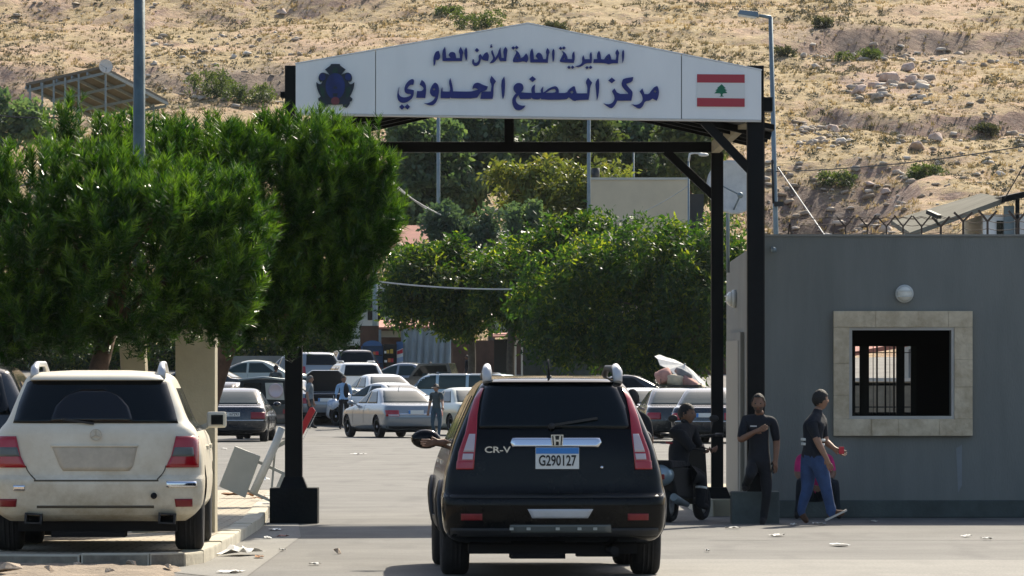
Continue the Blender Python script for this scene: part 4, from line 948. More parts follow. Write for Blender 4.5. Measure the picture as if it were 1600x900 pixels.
def cable(label, a, b, sag, rad=.012, m='wire'):
    a, b = W(*a), W(*b); q = MB(); pts = [a.lerp(b, i / 24) - Vector((0, 0, sag * 4 * (i / 24) * (1 - i / 24))) for i in range(25)]
    q.tube(pts, rad, 6); tag(q.build('cable', M[m]), label, 'cable', 'overhead cables')
cable('thin dark cable running right from the street lamp', (1212, 268, SLD), (1720, 205, 84), .12, .009)
cable('pale guy wire slanting from the street lamp to the booth wall', (1216, 262, SLD - .1), (1300, 384, 76), .0, .008, 'wire_pale')
cable('pale cable crossing the dark left leafy tree', (560, 436, 204), (800, 452, 204), .1, .03, 'wire_pale')
cable('upper pale cable beside the tall pine running to the thin mast', (600, 270, 235), (685, 338, 245.8), .15, .03, 'wire_pale')
cable('lower pale cable beside the tall pine running past the thin mast', (600, 278, 235), (790, 362, 244), .5, .03, 'wire_pale')
cable('faint cable over the beige block', (920, 356, 245), (1076, 290, 240), .3, .02, 'wire_pale')
cable('thin cable at the left edge in front of the steel canopy', (-60, 172, 220), (120, 182, 220), .15, .03)
cable('thin cable leaning up from the shed roof at the right edge', (1570, 310, 108), (1625, 215, 108), .0, .012)

# satellite dish on the booth roof, and dish far left
def dish(label, px, py, d, r, foot, az, mastx=0.0):
    c = W(px, py, d); t = thing('satellite_dish', label, 'satellite dish', (c.x, c.y, foot), az)
    hh = c.z - foot; q = MB(); pr = [(r * math.sin(a), -r * .35 * (1 - math.cos(a)) * 2) for a in [i * .75 / 8 for i in range(9)]]; s = r / pr[-1][0]
    q.lathe([(x * s, y) for x, y in pr] + [(x * s, y + .02) for x, y in reversed(pr)], (0, 0, 0), 'y', 40)
    o = q.build('reflector', M['paper'], t); o.location = (0, 0, hh); o.rotation_euler = (math.radians(-12), 0, 0)
    q = MB(); q.tube([(0, .1, 0), (0, .1, hh)], .025, 8); q.tube([(0, .1, hh), (0, .02, hh)], .02, 8); q.build('mast', M['grey_metal'], t)
    q = MB(); q.tube([(0, 0, hh - r), (0, -r * .9, hh - .1)], .012, 6); q.tube([(-r * .8, 0, hh + .3 * r), (0, -r * .9, hh - .1)], .01, 6); q.ball((0, -r * .9, hh - .1), .04); q.build('feed_arm', M['grey_metal'], t)
dish('large pale satellite dish between the two right gate legs', 1142, 294, 73.0, .35, 3.0, .35)
p = hill_at(165, 120); dish('small pale satellite dish on the steel canopy roof', 165, 104, 300, .36, Z(109, 300), .2)

# ------------------------------------------------------------------ buildings behind
def house(name, label, x0, x1, ptop, d, depth, m, g=None, cat='building'):
    g = gz(min(d, 252)) if g is None else g
    t = thing(name, label, cat, ((X(x0, d) + X(x1, d)) / 2, d, g - .3)); hw = (X(x1, d) - X(x0, d)) / 2; h = Z(ptop, d) - g + .3
    q = MB(); q.box(-hw, hw, 0, depth, 0, h); q.build('wall', M[m], t)
    return t, hw, h
t, hw, h = house('house', 'plain beige flat roofed block above the leafy trees', 922, 1075, 281, 250, 7, 'beige_block', cat='house')
q = MB(); q.box(-hw - .05, hw + .05, -.05, 7.05, h + .003, h + .1); q.build('parapet', M['cream'], t)
q = MB(); q.tube([(-hw + .25, 1, h), (-hw + .25, 1, h + .55)], .18, 10); q.build('vent', M['dark_metal'], t)
q = MB(); q.box(hw + .003, hw + .7, .5, 2, h - 3.2, h - .6); q.build('lean_to', M['dark_metal'], t)
# shed on the right with sloping roof
sd_ = 112.0; t = thing('shed', 'grey roofed shed with cream walls behind the barbed wire', 'shed', (X(1560, sd_), sd_, 0)); sx = t.location.x
q = MB(); q.box(X(1536, sd_) - sx, X(1650, sd_) - sx, 0, 5, 0, Z(335, sd_)); q.build('wall', M['sign_white'], t)
q = MB(); q.box(X(1440, sd_) - sx, X(1536, sd_) - sx - .003, .3, 5, 0, Z(368, sd_)); q.build('wall', M['grey_metal'], t)
q = MB(); a = [(X(1420, sd_) - sx, -.3, Z(372, sd_)), (X(1568, sd_) - sx, -.3, Z(318, sd_)), (X(1568, sd_) - sx, 5.3, Z(296, sd_)), (X(1420, sd_) - sx, 5.3, Z(340, sd_))]
q.hexa(a, [(x, y, z + .1) for x, y, z in a]); q.build('roof', mat('shed_roof_sheet', (.20, .19, .155), .95, var=.2, vscale=1.2, spec=.05), t)
q = MB(); a = [(X(1562, sd_) - sx, -.5, Z(318, sd_)), (X(1660, sd_) - sx, -.5, Z(296, sd_)), (X(1660, sd_) - sx, 5.3, Z(290, sd_)), (X(1562, sd_) - sx, 5.3, Z(310, sd_))]
q.hexa(a, [(x, y, z + .12) for x, y, z in a]); q.build('roof', M['black_steel'], t)
q = MB(); q.box(X(1568, sd_) - sx, X(1584, sd_) - sx, -.12, -.003, 0, Z(322, sd_)); q.build('door', M['grey_metal'], t)
q = MB(); q.box(X(1585, sd_) - sx, X(1591, sd_) - sx, -.3, -.18, 0, Z(312, sd_)); q.build('post', M['black_steel'], t)
q = MB(); q.box(X(1557, sd_) - sx, X(1567, sd_) - sx, -.05, -.003, Z(372, sd_), Z(345, sd_)); q.build('window', M['glass_dark'], t)
# steel canopy on the left slope
cd = 300.0; pa = hill_at(110, 205)
t = thing('steel_canopy', 'open steel canopy with a sloping sheet roof on the left slope', 'canopy', (X(140, cd), cd, 8.0)); o_ = t.location
P3 = lambda px, py, dd=0: W(px, py, cd + dd) - o_
q = MB(); r4 = [P3(40, 134), P3(160, 107), P3(262, 160, 7), P3(150, 182, 7)]
q.hexa(r4, [v + Vector((0, 0, .14)) for v in r4]); q.build('roof', M['solar'], t)
q = MB()
for f in (.0, .2, .4, .6, .8, 1.0): q.bar(r4[0].lerp(r4[1], f) - Vector((0, 0, .09)), r4[3].lerp(r4[2], f) - Vector((0, 0, .09)), .09, .16)
for f in (.02, .35, .7, .98): q.bar(r4[0].lerp(r4[3], f) - Vector((0, 0, .22)), r4[1].lerp(r4[2], f) - Vector((0, 0, .22)), .08, .14)
q.build('purlin', M['grey_metal'], t)
for px, py, dd in ((47, 133, 0), (66, 129, 0), (84, 125, 0), (102, 121, 0), (123, 116, 0), (165, 112, .3), (155, 178, 6.6), (205, 168, 6.6), (240, 162, 6.6)):
    q = MB(); a = P3(px, py, dd); q.bar((a.x, a.y, -4), (a.x, a.y, a.z + .0), .10); q.build('post', M['grey_metal'], t)
# shop with tarpaulin, left of centre
sd2 = 224.0; sg = gz(sd2)
t = thing('roadside_shop', 'low shop with red sheet roof and open shelves beside the tarpaulin', 'shop', (X(620, sd2), sd2, sg)); b0 = t.location
Q = lambda px, py, dd=0: W(px, py, sd2 + dd) - b0
q = MB(); q.box(Q(560, 0).x, Q(706, 0).x, 2.6, 2.8, -.2, Q(0, 508).z); q.build('wall', M['brown_wall'], t)
q = MB(); r4 = [Q(592, 514, -.6), Q(706, 512, -.6), Q(706, 500, 3.2), Q(592, 503, 3.2)]; q.hexa(r4, [v + Vector((0, 0, .07)) for v in r4]); q.build('roof', M['roof_red'], t)
for px in (594, 629): q = MB(); q.box(Q(px, 0).x - .05, Q(px, 0).x + .05, -.4, -.3, -.2, Q(0, 515).z); q.build('post', M['grey_metal'], t)
q = MB(); q.box(Q(594, 0).x, Q(632, 0).x, -.2, .0, Q(0, 527).z, Q(0, 517).z); q.build('fascia', M['beige'], t)
tp = MB(); nx = 40; vs = []; fs = []
for i in range(nx + 1):
    for j in range(9):
        px = 631 + 74 * i / nx; f = j / 8; y = -.5 + .12 * math.sin(px * .55 + f * 3) * (.3 + f) + .06 * math.sin(px * 1.3 + 5 * f)
        v = Q(px, 512 + 78 * f); vs.append((v.x, y, v.z))
for i in range(nx):
    for j in range(8): fs.append((i * 9 + j, i * 9 + j + 1, (i + 1) * 9 + j + 1, (i + 1) * 9 + j))
n_ = len(vs); vs += [(x, y + .05, z) for x, y, z in vs]; fs += [tuple(n_ + k for k in reversed(f)) for f in fs]
tp.add(vs, fs, 0, True); o = tp.build('tarpaulin', M['tarp']); o.location = b0; tag(o, 'pale blue grey tarpaulin hung beside the shop under the leafy tree', 'tarpaulin')
bn = MB(); bn.prism([(Q(620, 0).x, Q(0, 592).z), (Q(630.5, 0).x, Q(0, 592).z), (Q(630.5, 0).x, Q(0, 534).z), (Q(620, 0).x, Q(0, 534).z)], -.75, -.68)
o = bn.build('shop_banner', M['plate_white']); o.location = b0; tag(o, 'narrow blue, red and white banner at the shop corner', 'banner')
def bit(poly, m, nm, y=-.757):
    k = MB(); k.prism([(Q(*p).x, Q(*p).z) for p in poly], y, -.751); return k.build(nm, M[m], o)
M['banner_blue'] = mat('banner_blue', (.03, .10, .24), .5); M['banner_pale'] = mat('banner_pale_blue', (.30, .40, .58), .5); M['banner_red'] = mat('banner_red', (.50, .02, .04), .5)
bit([(620, 548), (630.5, 544), (630.5, 534), (620, 534)], 'banner_blue', 'banner_top'); bit([(621, 554), (630, 552), (630, 545), (625, 547.5), (621, 549)], 'banner_red', 'banner_mark')
bit([(620, 568), (630.5, 564), (630.5, 557), (620, 560)], 'banner_pale', 'banner_band')
# shelves of goods
gr = ['banner_red', 'flag_white', 'rust_card', 'banner_blue', 'leaf_yellow', 'black_plastic', 'stone']
M['pack_yellow'] = mat('yellow_packet', (.5, .33, .05), .6); M['pack_orange'] = mat('orange_packet', (.5, .15, .04), .6)
for px0, px1, py0, py1, lab in ((567, 598, 541, 582, 'rounded blue topped shelf of goods at the left of the shop'), (600, 619, 538, 582, 'dark shelf of red packets under the shop roof')):
    s_ = thing('goods_shelf', lab, 'shelf', (b0.x + Q(px0, 0).x, sd2 - .9, sg), 0, 'shelves of goods'); wd = Q(px1, 0).x - Q(px0, 0).x; h = Z(py0, sd2) - sg
    q = MB(); q.box(0, wd, .3, .36, 0, h); q.box(-.04, 0, 0, .36, 0, h); q.box(wd, wd + .04, 0, .36, 0, h); q.build('frame', M['banner_blue'] if px0 == 567 else M['black_plastic'], s_)
    for r in range(4):
        q = MB(); z = h * (.05 + .23 * r); q.box(0, wd, .02, .3, z, z + .03); sh = q.build('shelf', M['black_plastic'], s_)
        q = MB(); x = .03
        ms = [M['pack_yellow'], M['banner_red'], M['flag_white'], M['pack_orange'], M['rust_card']]
        while x < wd - .12: w_ = R.uniform(.06, .12); q.box(x, x + w_, .04, .2, z + .033, z + .033 + R.uniform(.08, .17), R.randrange(5)); x += w_ + R.uniform(.01, .08)
        q.build('packets', ms, sh)
    if px0 == 567:
        q = MB(); q.prism([(wd / 2 + wd / 2 * math.cos(a), h + .22 * math.sin(a)) for a in [i * PI / 14 for i in range(15)]], .05, .35); q.build('top', M['banner_blue'], s_)
# white building behind the shop + brown boundary wall + right hand kiosks
t, hw, h = house('house', 'cream two storey house behind the shop, cut by a dark pole', 540, 612, 440, 240, 8, 'cream', cat='house')
q = MB(); q.box(-hw + .1, hw + .25, -1.2, -.003, Z(540, 240) - gz(240) + .3, Z(530, 240) - gz(240) + .3); q.build('balcony', M['cream'], t)
q = MB(); q.box(-hw + .4, hw - .5, -.06, -.003, 0.3, Z(543, 240) - gz(240) + .3 - .05); q.build('shopfront', M['glass_dark'], t)
q = MB(); q.box(hw - 1.0, hw - .3, -.06, -.003, h - 1.6, h - .4); q.build('window', M['glass_dark'], t)
t, hw, h = house('house', 'small house with red tiled roof between the pine and the bluish conifer', 612, 672, 386, 250, 5, 'cream', cat='house')
q = MB(); q.hexa([(-hw - .3, -.4, h), (hw + .3, -.4, h), (hw + .3, 5.3, h), (-hw - .3, 5.3, h)], [(-hw + .4, 2, h + 1.0), (hw - .1, 2, h + 1.0), (hw - .1, 3, h + 1.0), (-hw + .4, 3, h + 1.0)]); q.build('roof', M['roof_red'], t)
mast('dark pole in front of the cream house', 586, 395, 232, 8, gz(232), 'utility_pole')
t, hw, h = house('boundary_wall', 'dark brown wall under the leafy trees', 706, 1180, 532, 234, .4, 'brown_wall', cat='wall')
t = thing('kiosk', 'small kiosk with white door frame and red awning under the trees', 'kiosk', (X(800, 218), 218, gz(218))); kx = t.location.x
KX = lambda px: X(px, 218) - kx; KZ = lambda py: Z(py, 218) - gz(218)
q = MB(); q.box(KX(772), KX(800), .5, 3, 0, KZ(530)); q.build('wall', M['dark_metal'], t)
q = MB(); q.prism([(KX(804), 0), (KX(817), 0), (KX(817), KZ(529)), (KX(804), KZ(533))], 0, .12, 0, [[(KX(807), .05), (KX(807), KZ(537)), (KX(814), KZ(534)), (KX(814), .05)]]); q.build('door_frame', M['white_metal'], t)
q = MB(); a = [(KX(770), -.6, KZ(528)), (KX(822), -.6, KZ(526)), (KX(822), 2, KZ(518)), (KX(770), 2, KZ(519))]; q.hexa(a, [(x, y, z + .06) for x, y, z in a]); q.build('awning', M['roof_red'], t)
q = MB(); q.box(KX(772), KX(800), .3, .4, KZ(526) + .15, KZ(502)); q.build('signboard', M['tarp'], t)
for i, px in enumerate((835, 842, 860, 868)):
    pass
q = MB(); q.box(X(818, 220), X(930, 220), 220, 220.2, gz(220), Z(540, 220)); tag(q.build('partition_screen', M['plinth']), 'dark grey screen wall behind the black car roof', 'wall')
rl = thing('railing', 'white metal railing in front of the tarpaulin', 'railing', (X(640, 218), 218, gz(218)))
q = MB()
RX = lambda px: X(px, 218) - X(640, 218)
for py in (580, 590, 600): q.tube([(RX(596), 0, Z(py, 218) - gz(218)), (RX(668), 0, Z(py, 218) - gz(218))], .025, 6)
q.build('rail', M['white_metal'], rl)
for px in range(598, 668, 11): q = MB(); q.tube([(RX(px), 0, 0), (RX(px), 0, Z(580, 218) - gz(218))], .03, 6); q.build('post', M['white_metal'], rl)
# beige concrete portal behind the white car
t = thing('concrete_portal', 'beige concrete pier with slanting prop behind the white car', 'concrete pier', (X(305, 57.4), 57.4, PZ)); cx0 = t.location.x
q = MB(); q.box(X(274, 57.4) - cx0, X(336, 57.4) - cx0, 0, .5, -.02, 2.2); q.build('pier', M['beige'], t, .012)
q = MB(); q.hexa([(X(205, 57.4) - cx0, .05, -.02), (X(240, 57.4) - cx0, .05, -.02), (X(240, 57.4) - cx0, .45, -.02), (X(205, 57.4) - cx0, .45, -.02)], [(X(182, 57.4) - cx0, .05, 2.2), (X(222, 57.4) - cx0, .05, 2.2), (X(222, 57.4) - cx0, .45, 2.2), (X(182, 57.4) - cx0, .45, 2.2)]); q.build('prop', M['beige'], t, .012)
q = MB(); q.box(X(160, 57.4) - cx0, X(336, 57.4) - cx0, -.02, .52, 2.203, 2.5); q.build('lintel', M['beige'], t, .012)
# added wall standing in for the bright background in the booth window
t = thing('added_view_wall', 'pale yard wall seen through the barred booth window', 'wall', (6.1, 98, 0)); q = MB(); q.box(-.55, 1.3, 0, .3, 0, 1.62); q.build('wall', mat('dull_yard_render', (.19, .165, .125), .9, var=.4, vscale=2.5), t)
q = MB(); q.box(-.58, 1.33, -.05, .35, 1.623, 1.68); q.build('coping', M['stone_trim'], t)
q = MB(); a = [(X(1325, 102), 102, 2.05), (X(1425, 102), 102, 2.25), (X(1425, 104), 104, 2.5), (X(1325, 104), 104, 2.3)]; q.hexa(a, [(x, y, z + .08) for x, y, z in a]); ca = thing('red_canopy', 'red sheet canopy seen through the barred booth window', 'canopy', (X(1375, 102), 102, 0)); o = q.build('roof', M['roof_red'], ca); o.location = (-ca.location.x, -102, 0)
q = MB()
for px in (1328, 1422): q.tube([(X(px, 103) - ca.location.x, 1, 0), (X(px, 103) - ca.location.x, 1, 2.2)], .03, 8)
q.build('post', M['grey_metal'], ca)
# ------------------------------------------------------------------ vehicles
def pchip(xs, ys):
    xs = np.array(xs, float); ys = np.array(ys, float); h = np.diff(xs); dl = np.diff(ys) / h; m = np.zeros(len(xs))
    m[0] = dl[0]; m[-1] = dl[-1]
    for i in range(1, len(xs) - 1):
        if dl[i - 1] * dl[i] > 0: w1 = 2 * h[i] + h[i - 1]; w2 = h[i] + 2 * h[i - 1]; m[i] = (w1 + w2) / (w1 / dl[i - 1] + w2 / dl[i])
    def f(v):
        v = min(max(v, xs[0]), xs[-1]); i = min(np.searchsorted(xs, v, side='right') - 1, len(h) - 1); t = (v - xs[i]) / h[i]
        return float(ys[i] * (2 * t ** 3 - 3 * t * t + 1) + h[i] * m[i] * (t ** 3 - 2 * t * t + t) + ys[i + 1] * (-2 * t ** 3 + 3 * t * t) + h[i] * m[i + 1] * (t ** 3 - t * t))
    return f
class Shape:
    """car body given by rows of height: (z, half width, rear y, front y, rear corner depth, front corner depth)"""
    def __init__(s, rows, n=3.2, nf=2.6):
        a = list(zip(*rows)); s.z0 = rows[0][0]; s.z1 = rows[-1][0]; s.n = n; s.nf = nf
        s.w, s.r, s.f, s.cr, s.cf = [pchip(a[0], a[i]) for i in range(1, 6)]; s.zs = a[0]
    def rear(s, x, z):
        t = min(1.0, abs(x) / s.w(z)); return s.r(z) + s.cr(z) * (1 - (1 - t ** s.n) ** (1 / s.n))
    def front(s, x, z):
        t = min(1.0, abs(x) / s.w(z)); return s.f(z) - s.cf(z) * (1 - (1 - t ** s.nf) ** (1 / s.nf))
    def side(s, y, z):
        w = s.w(z); a = s.r(z); c = s.cr(z)
        if y < a + c: o = min(1, max(0, (y - a) / c)); return w * (1 - (1 - o) ** s.n) ** (1 / s.n)
        b = s.f(z); c = s.cf(z)
        if y > b - c: o = min(1, max(0, (b - y) / c)); return w * (1 - (1 - o) ** s.nf) ** (1 / s.nf)
        return w
    def loop(s, z, k=12, q=8):
        w, r, f, cr, cf = s.w(z), s.r(z), s.f(z), s.cr(z), s.cf(z); out = []
        for i in range(k + 1):
            t = PI / 2 * i / k; out.append((w * math.sin(t) ** (2 / s.n), r + cr * (1 - math.cos(t) ** (2 / s.n))))
        for i in range(1, q): out.append((w, r + cr + (f - cf - r - cr) * i / q))
        for i in range(k + 1):
            t = PI / 2 * i / k; out.append((w * math.cos(t) ** (2 / s.nf), f - cf * (1 - math.sin(t) ** (2 / s.nf))))
        return out + [(-x, y) for x, y in reversed(out[1:-1])]
    def body(s, m=46):
        mb = MB(); vs = []; fs = []
        zs = sorted(set([s.z0 + (s.z1 - s.z0) * i / m for i in range(m + 1)] + list(s.zs)))
        for z in zs: L_ = s.loop(z); vs += [(x, y, z) for x, y in L_]
        n = len(L_)
        for i in range(len(zs) - 1):
            for j in range(n): j2 = (j + 1) % n; fs.append((i * n + j, i * n + j2, (i + 1) * n + j2, (i + 1) * n + j))
        fs.append(tuple(range(n))[::-1]); fs.append(tuple((len(zs) - 1) * n + j for j in range(n)))
        return vs, fs
def pieces(sh, rows, where, off=.006, nu=16, nv=10, mi=0, mb=None, smooth=True, skirt=.02):
    """a panel lying on the body: rows of (z, a, b); a,b are x for 'rear'/'front', y for 'left'/'right'"""
    mb = mb or MB(); rows = sorted(rows); zz = [r[0] for r in rows]
    A = lambda z: float(np.interp(z, zz, [r[1] for r in rows])); B = lambda z: float(np.interp(z, zz, [r[2] for r in rows]))
    zl = sorted(set([zz[0] + (zz[-1] - zz[0]) * i / nv for i in range(nv + 1)] + zz)); vs = []; vb = []
    for z in zl:
        for i in range(nu + 1):
            t = A(z) + (B(z) - A(z)) * i / nu
            if where == 'rear': y = sh.rear(t, z) - off; vs.append((t, y, z)); vb.append((t, y + skirt, z))
            elif where == 'front': y = sh.front(t, z) + off; vs.append((t, y, z)); vb.append((t, y - skirt, z))
            else:
                k = 1 if where == 'right' else -1; x = sh.side(t, z) + off; vs.append((k * x, t, z)); vb.append((k * (x - skirt), t, z))
    n = nu + 1; m = len(zl); N = len(vs); fs = []; sk = []
    for j in range(m - 1):
        for i in range(nu): fs.append((j * n + i, j * n + i + 1, (j + 1) * n + i + 1, (j + 1) * n + i))
    ring = [i for i in range(n)] + [j * n + n - 1 for j in range(1, m)] + [(m - 1) * n + i for i in range(n - 2, -1, -1)] + [j * n for j in range(m - 2, 0, -1)]
    for a in range(len(ring)): p, q = ring[a], ring[(a + 1) % len(ring)]; sk.append((p, q, N + q, N + p))
    mb.add(vs + vb, fs + sk, mi, smooth); return mb
def body_obj(sh, name, mats, root, wheels, wr, depth=.34):
    """body with wheel wells cut out; wells lined in dark plastic (second material)"""
    vs, fs = sh.body(); b = MB(); b.add(vs, fs, 0, True); o = b.build('body', mats)
    c = MB()
    for sx in (-1, 1):
        for y in wheels: c.lathe([(wr, sx * 1.3), (wr, sx * .55)] if sx > 0 else [(wr, -1.3), (wr, -.55)], (0, y, wr - .04), 'x', 36, 1, False)
    co = c.build('cutter', mats); co.data.update()
    md = o.modifiers.new("b", 'BOOLEAN'); md.operation = 'DIFFERENCE'; md.object = co; md.solver = 'EXACT'
    bpy.context.view_layer.update()
    dg = bpy.context.evaluated_depsgraph_get(); me = bpy.data.meshes.new_from_object(o.evaluated_get(dg))
    bpy.data.objects.remove(o); bpy.data.objects.remove(co)
    me.name = 'body'; r = bpy.data.objects.new('body', me); COL.objects.link(r); r.parent = root
    for p in me.polygons:                      # crisp wheel lips, smooth sheet metal
        p.use_smooth = p.material_index == 0
    try:
        me.set_sharp_from_angle(angle=math.radians(38))
    except Exception: pass
    return r
def wheel(root, x, y, r, wd, sx, detail=True, spokes=5):
    w = bpy.data.objects.new('wheel', None); COL.objects.link(w); w.parent = root; w.location = (x, y, r); w.empty_display_size = .1
    q = MB(); h = wd / 2
    q.lathe([(r * .62, -h * .8), (r * .88, -h), (r * .97, -h * .86), (r, -h * .6), (r, h * .6), (r * .97, h * .86), (r * .88, h), (r * .62, h * .8), (r * .62, -h * .8)], (0, 0, 0), 'x', 36)
    if detail:
        for k in (-.3, .02, .33): q.lathe([(r * 1.0, h * (k - .05)), (r * 1.006, h * (k - .04)), (r * 1.006, h * (k + .12)), (r, h * (k + .13))], (0, 0, 0), 'x', 36)
    q.build('tyre', M['rubber'], w)
    q = MB(); o = sx * h * .55; e = sx * h * .86
    q.lathe([(r * .64, e), (r * .58, e), (r * .56, o * .6), (0, o * .6)], (0, 0, 0), 'x', 28)
    for k in range(spokes):
        a = 2 * PI * k / spokes + .3; q.bar((o + sx * .01, 0, 0), (e - sx * .015, r * .6 * math.cos(a), r * .6 * math.sin(a)), .07, .03, 0, (1, 0, 0))
    q.lathe([(.06, o + sx * .01), (.05, e), (0, e + sx * .005)], (0, 0, 0), 'x', 14)
    q.build('rim', M['rim'], w)
    return w
FONTCACHE = {}
def text_mesh(txt, size, width=None):
    c = bpy.data.curves.new('t', 'FONT'); c.body = txt; c.size = size; c.extrude = .002; c.align_x = 'CENTER'; c.align_y = 'CENTER'; c.resolution_u = 3; c.offset = size * .018
    o = bpy.data.objects.new('t', c); COL.objects.link(o); bpy.context.view_layer.update()
    me = bpy.data.meshes.new_from_object(o.evaluated_get(bpy.context.evaluated_depsgraph_get())); bpy.data.objects.remove(o); bpy.data.curves.remove(c)
    if width:
        xs_ = [v.co.x for v in me.vertices]; k = width / max(1e-6, max(xs_) - min(xs_))
        for v in me.vertices: v.co.x *= k
    return me
def lettering(name, txt, size, m, parent, loc, width=None, rx=90):
    me = text_mesh(txt, size, width); o = link(name, me, parent, m); o.location = loc; o.rotation_euler = (math.radians(rx), 0, 0); return o
def plate_at(sh, root, cx, cz, w, h, txt=None, band=None, pale='plate_white'):
    y = min(sh.rear(cx - w / 2, cz), sh.rear(cx + w / 2, cz), sh.rear(cx, cz - h / 2), sh.rear(cx, cz + h / 2)) - .012
    q = MB(); q.box(cx - w / 2, cx + w / 2, y - .012, y, cz - h / 2, cz + h / 2); p = q.build('number_plate', M[pale], root, .004)
    tx = cx; tw = w * .86; tz = cz; th = h
    if band == 'top':
        q = MB(); q.box(cx - w / 2 + .003, cx + w / 2 - .003, y - .0155, y - .0125, cz + h * .21, cz + h / 2 - .003); q.build('plate_band', M['plate_blue'], p); tz = cz - h * .13; th = h * .72
    if band == 'left':
        q = MB(); q.box(cx - w / 2 + .003, cx - w / 2 + .13 * w, y - .0155, y - .0125, cz - h / 2 + .003, cz + h / 2 - .003); q.build('plate_band', M['plate_blue'], p); tx = cx + .065 * w; tw = w * .75
    if txt: lettering('plate_text', txt, th * .95, M['plate_ink'], p, (tx, y - .0145, tz), tw)
    return p, y
def place_car(px, d, z=None): return (X(px, d), d, gz(d) if z is None else z)

# ---- black four wheel drive car in the middle
def vehicle(name, label, cat, loc, yaw, group=None):
    return thing(name, label, cat, loc, math.radians(yaw), group)
M['paint_black'] = paint_mat('black_car_paint', (.003, .0035, .004), .10, 0, .015, coat=.0)
M['paint_dusty'] = paint_mat('dusty_white_car_paint', (.72, .66, .52), .40, 0, 1.0, (.46, .38, .25), coat=.25)
M['paint_white'] = paint_mat('white_car_paint', (.72, .72, .69), .22, 0, .2)
M['paint_silver'] = paint_mat('silver_car_paint', (.25, .28, .305), .22, .35, .02)
M['paint_navy'] = paint_mat('navy_car_paint', (.012, .018, .028), .2, .1, .15)
M['paint_darkgreen'] = paint_mat('dark_green_car_paint', (.008, .018, .018), .35, 0, .2)
M['paint_teal'] = paint_mat('pale_blue_car_paint', (.26, .36, .42), .28, .3, .12)
M['paint_pale'] = paint_mat('pale_green_car_paint', (.42, .45, .38), .28, .3, .12)
M['paint_grey'] = paint_mat('dark_grey_car_paint', (.03, .035, .038), .22, .2, .12)
M['paint_black'].node_tree.nodes['Principled BSDF'].inputs['Specular IOR Level'].default_value = .2
M['wheel_well'] = mat('wheel_well_plastic', (.006, .006, .007), .9)

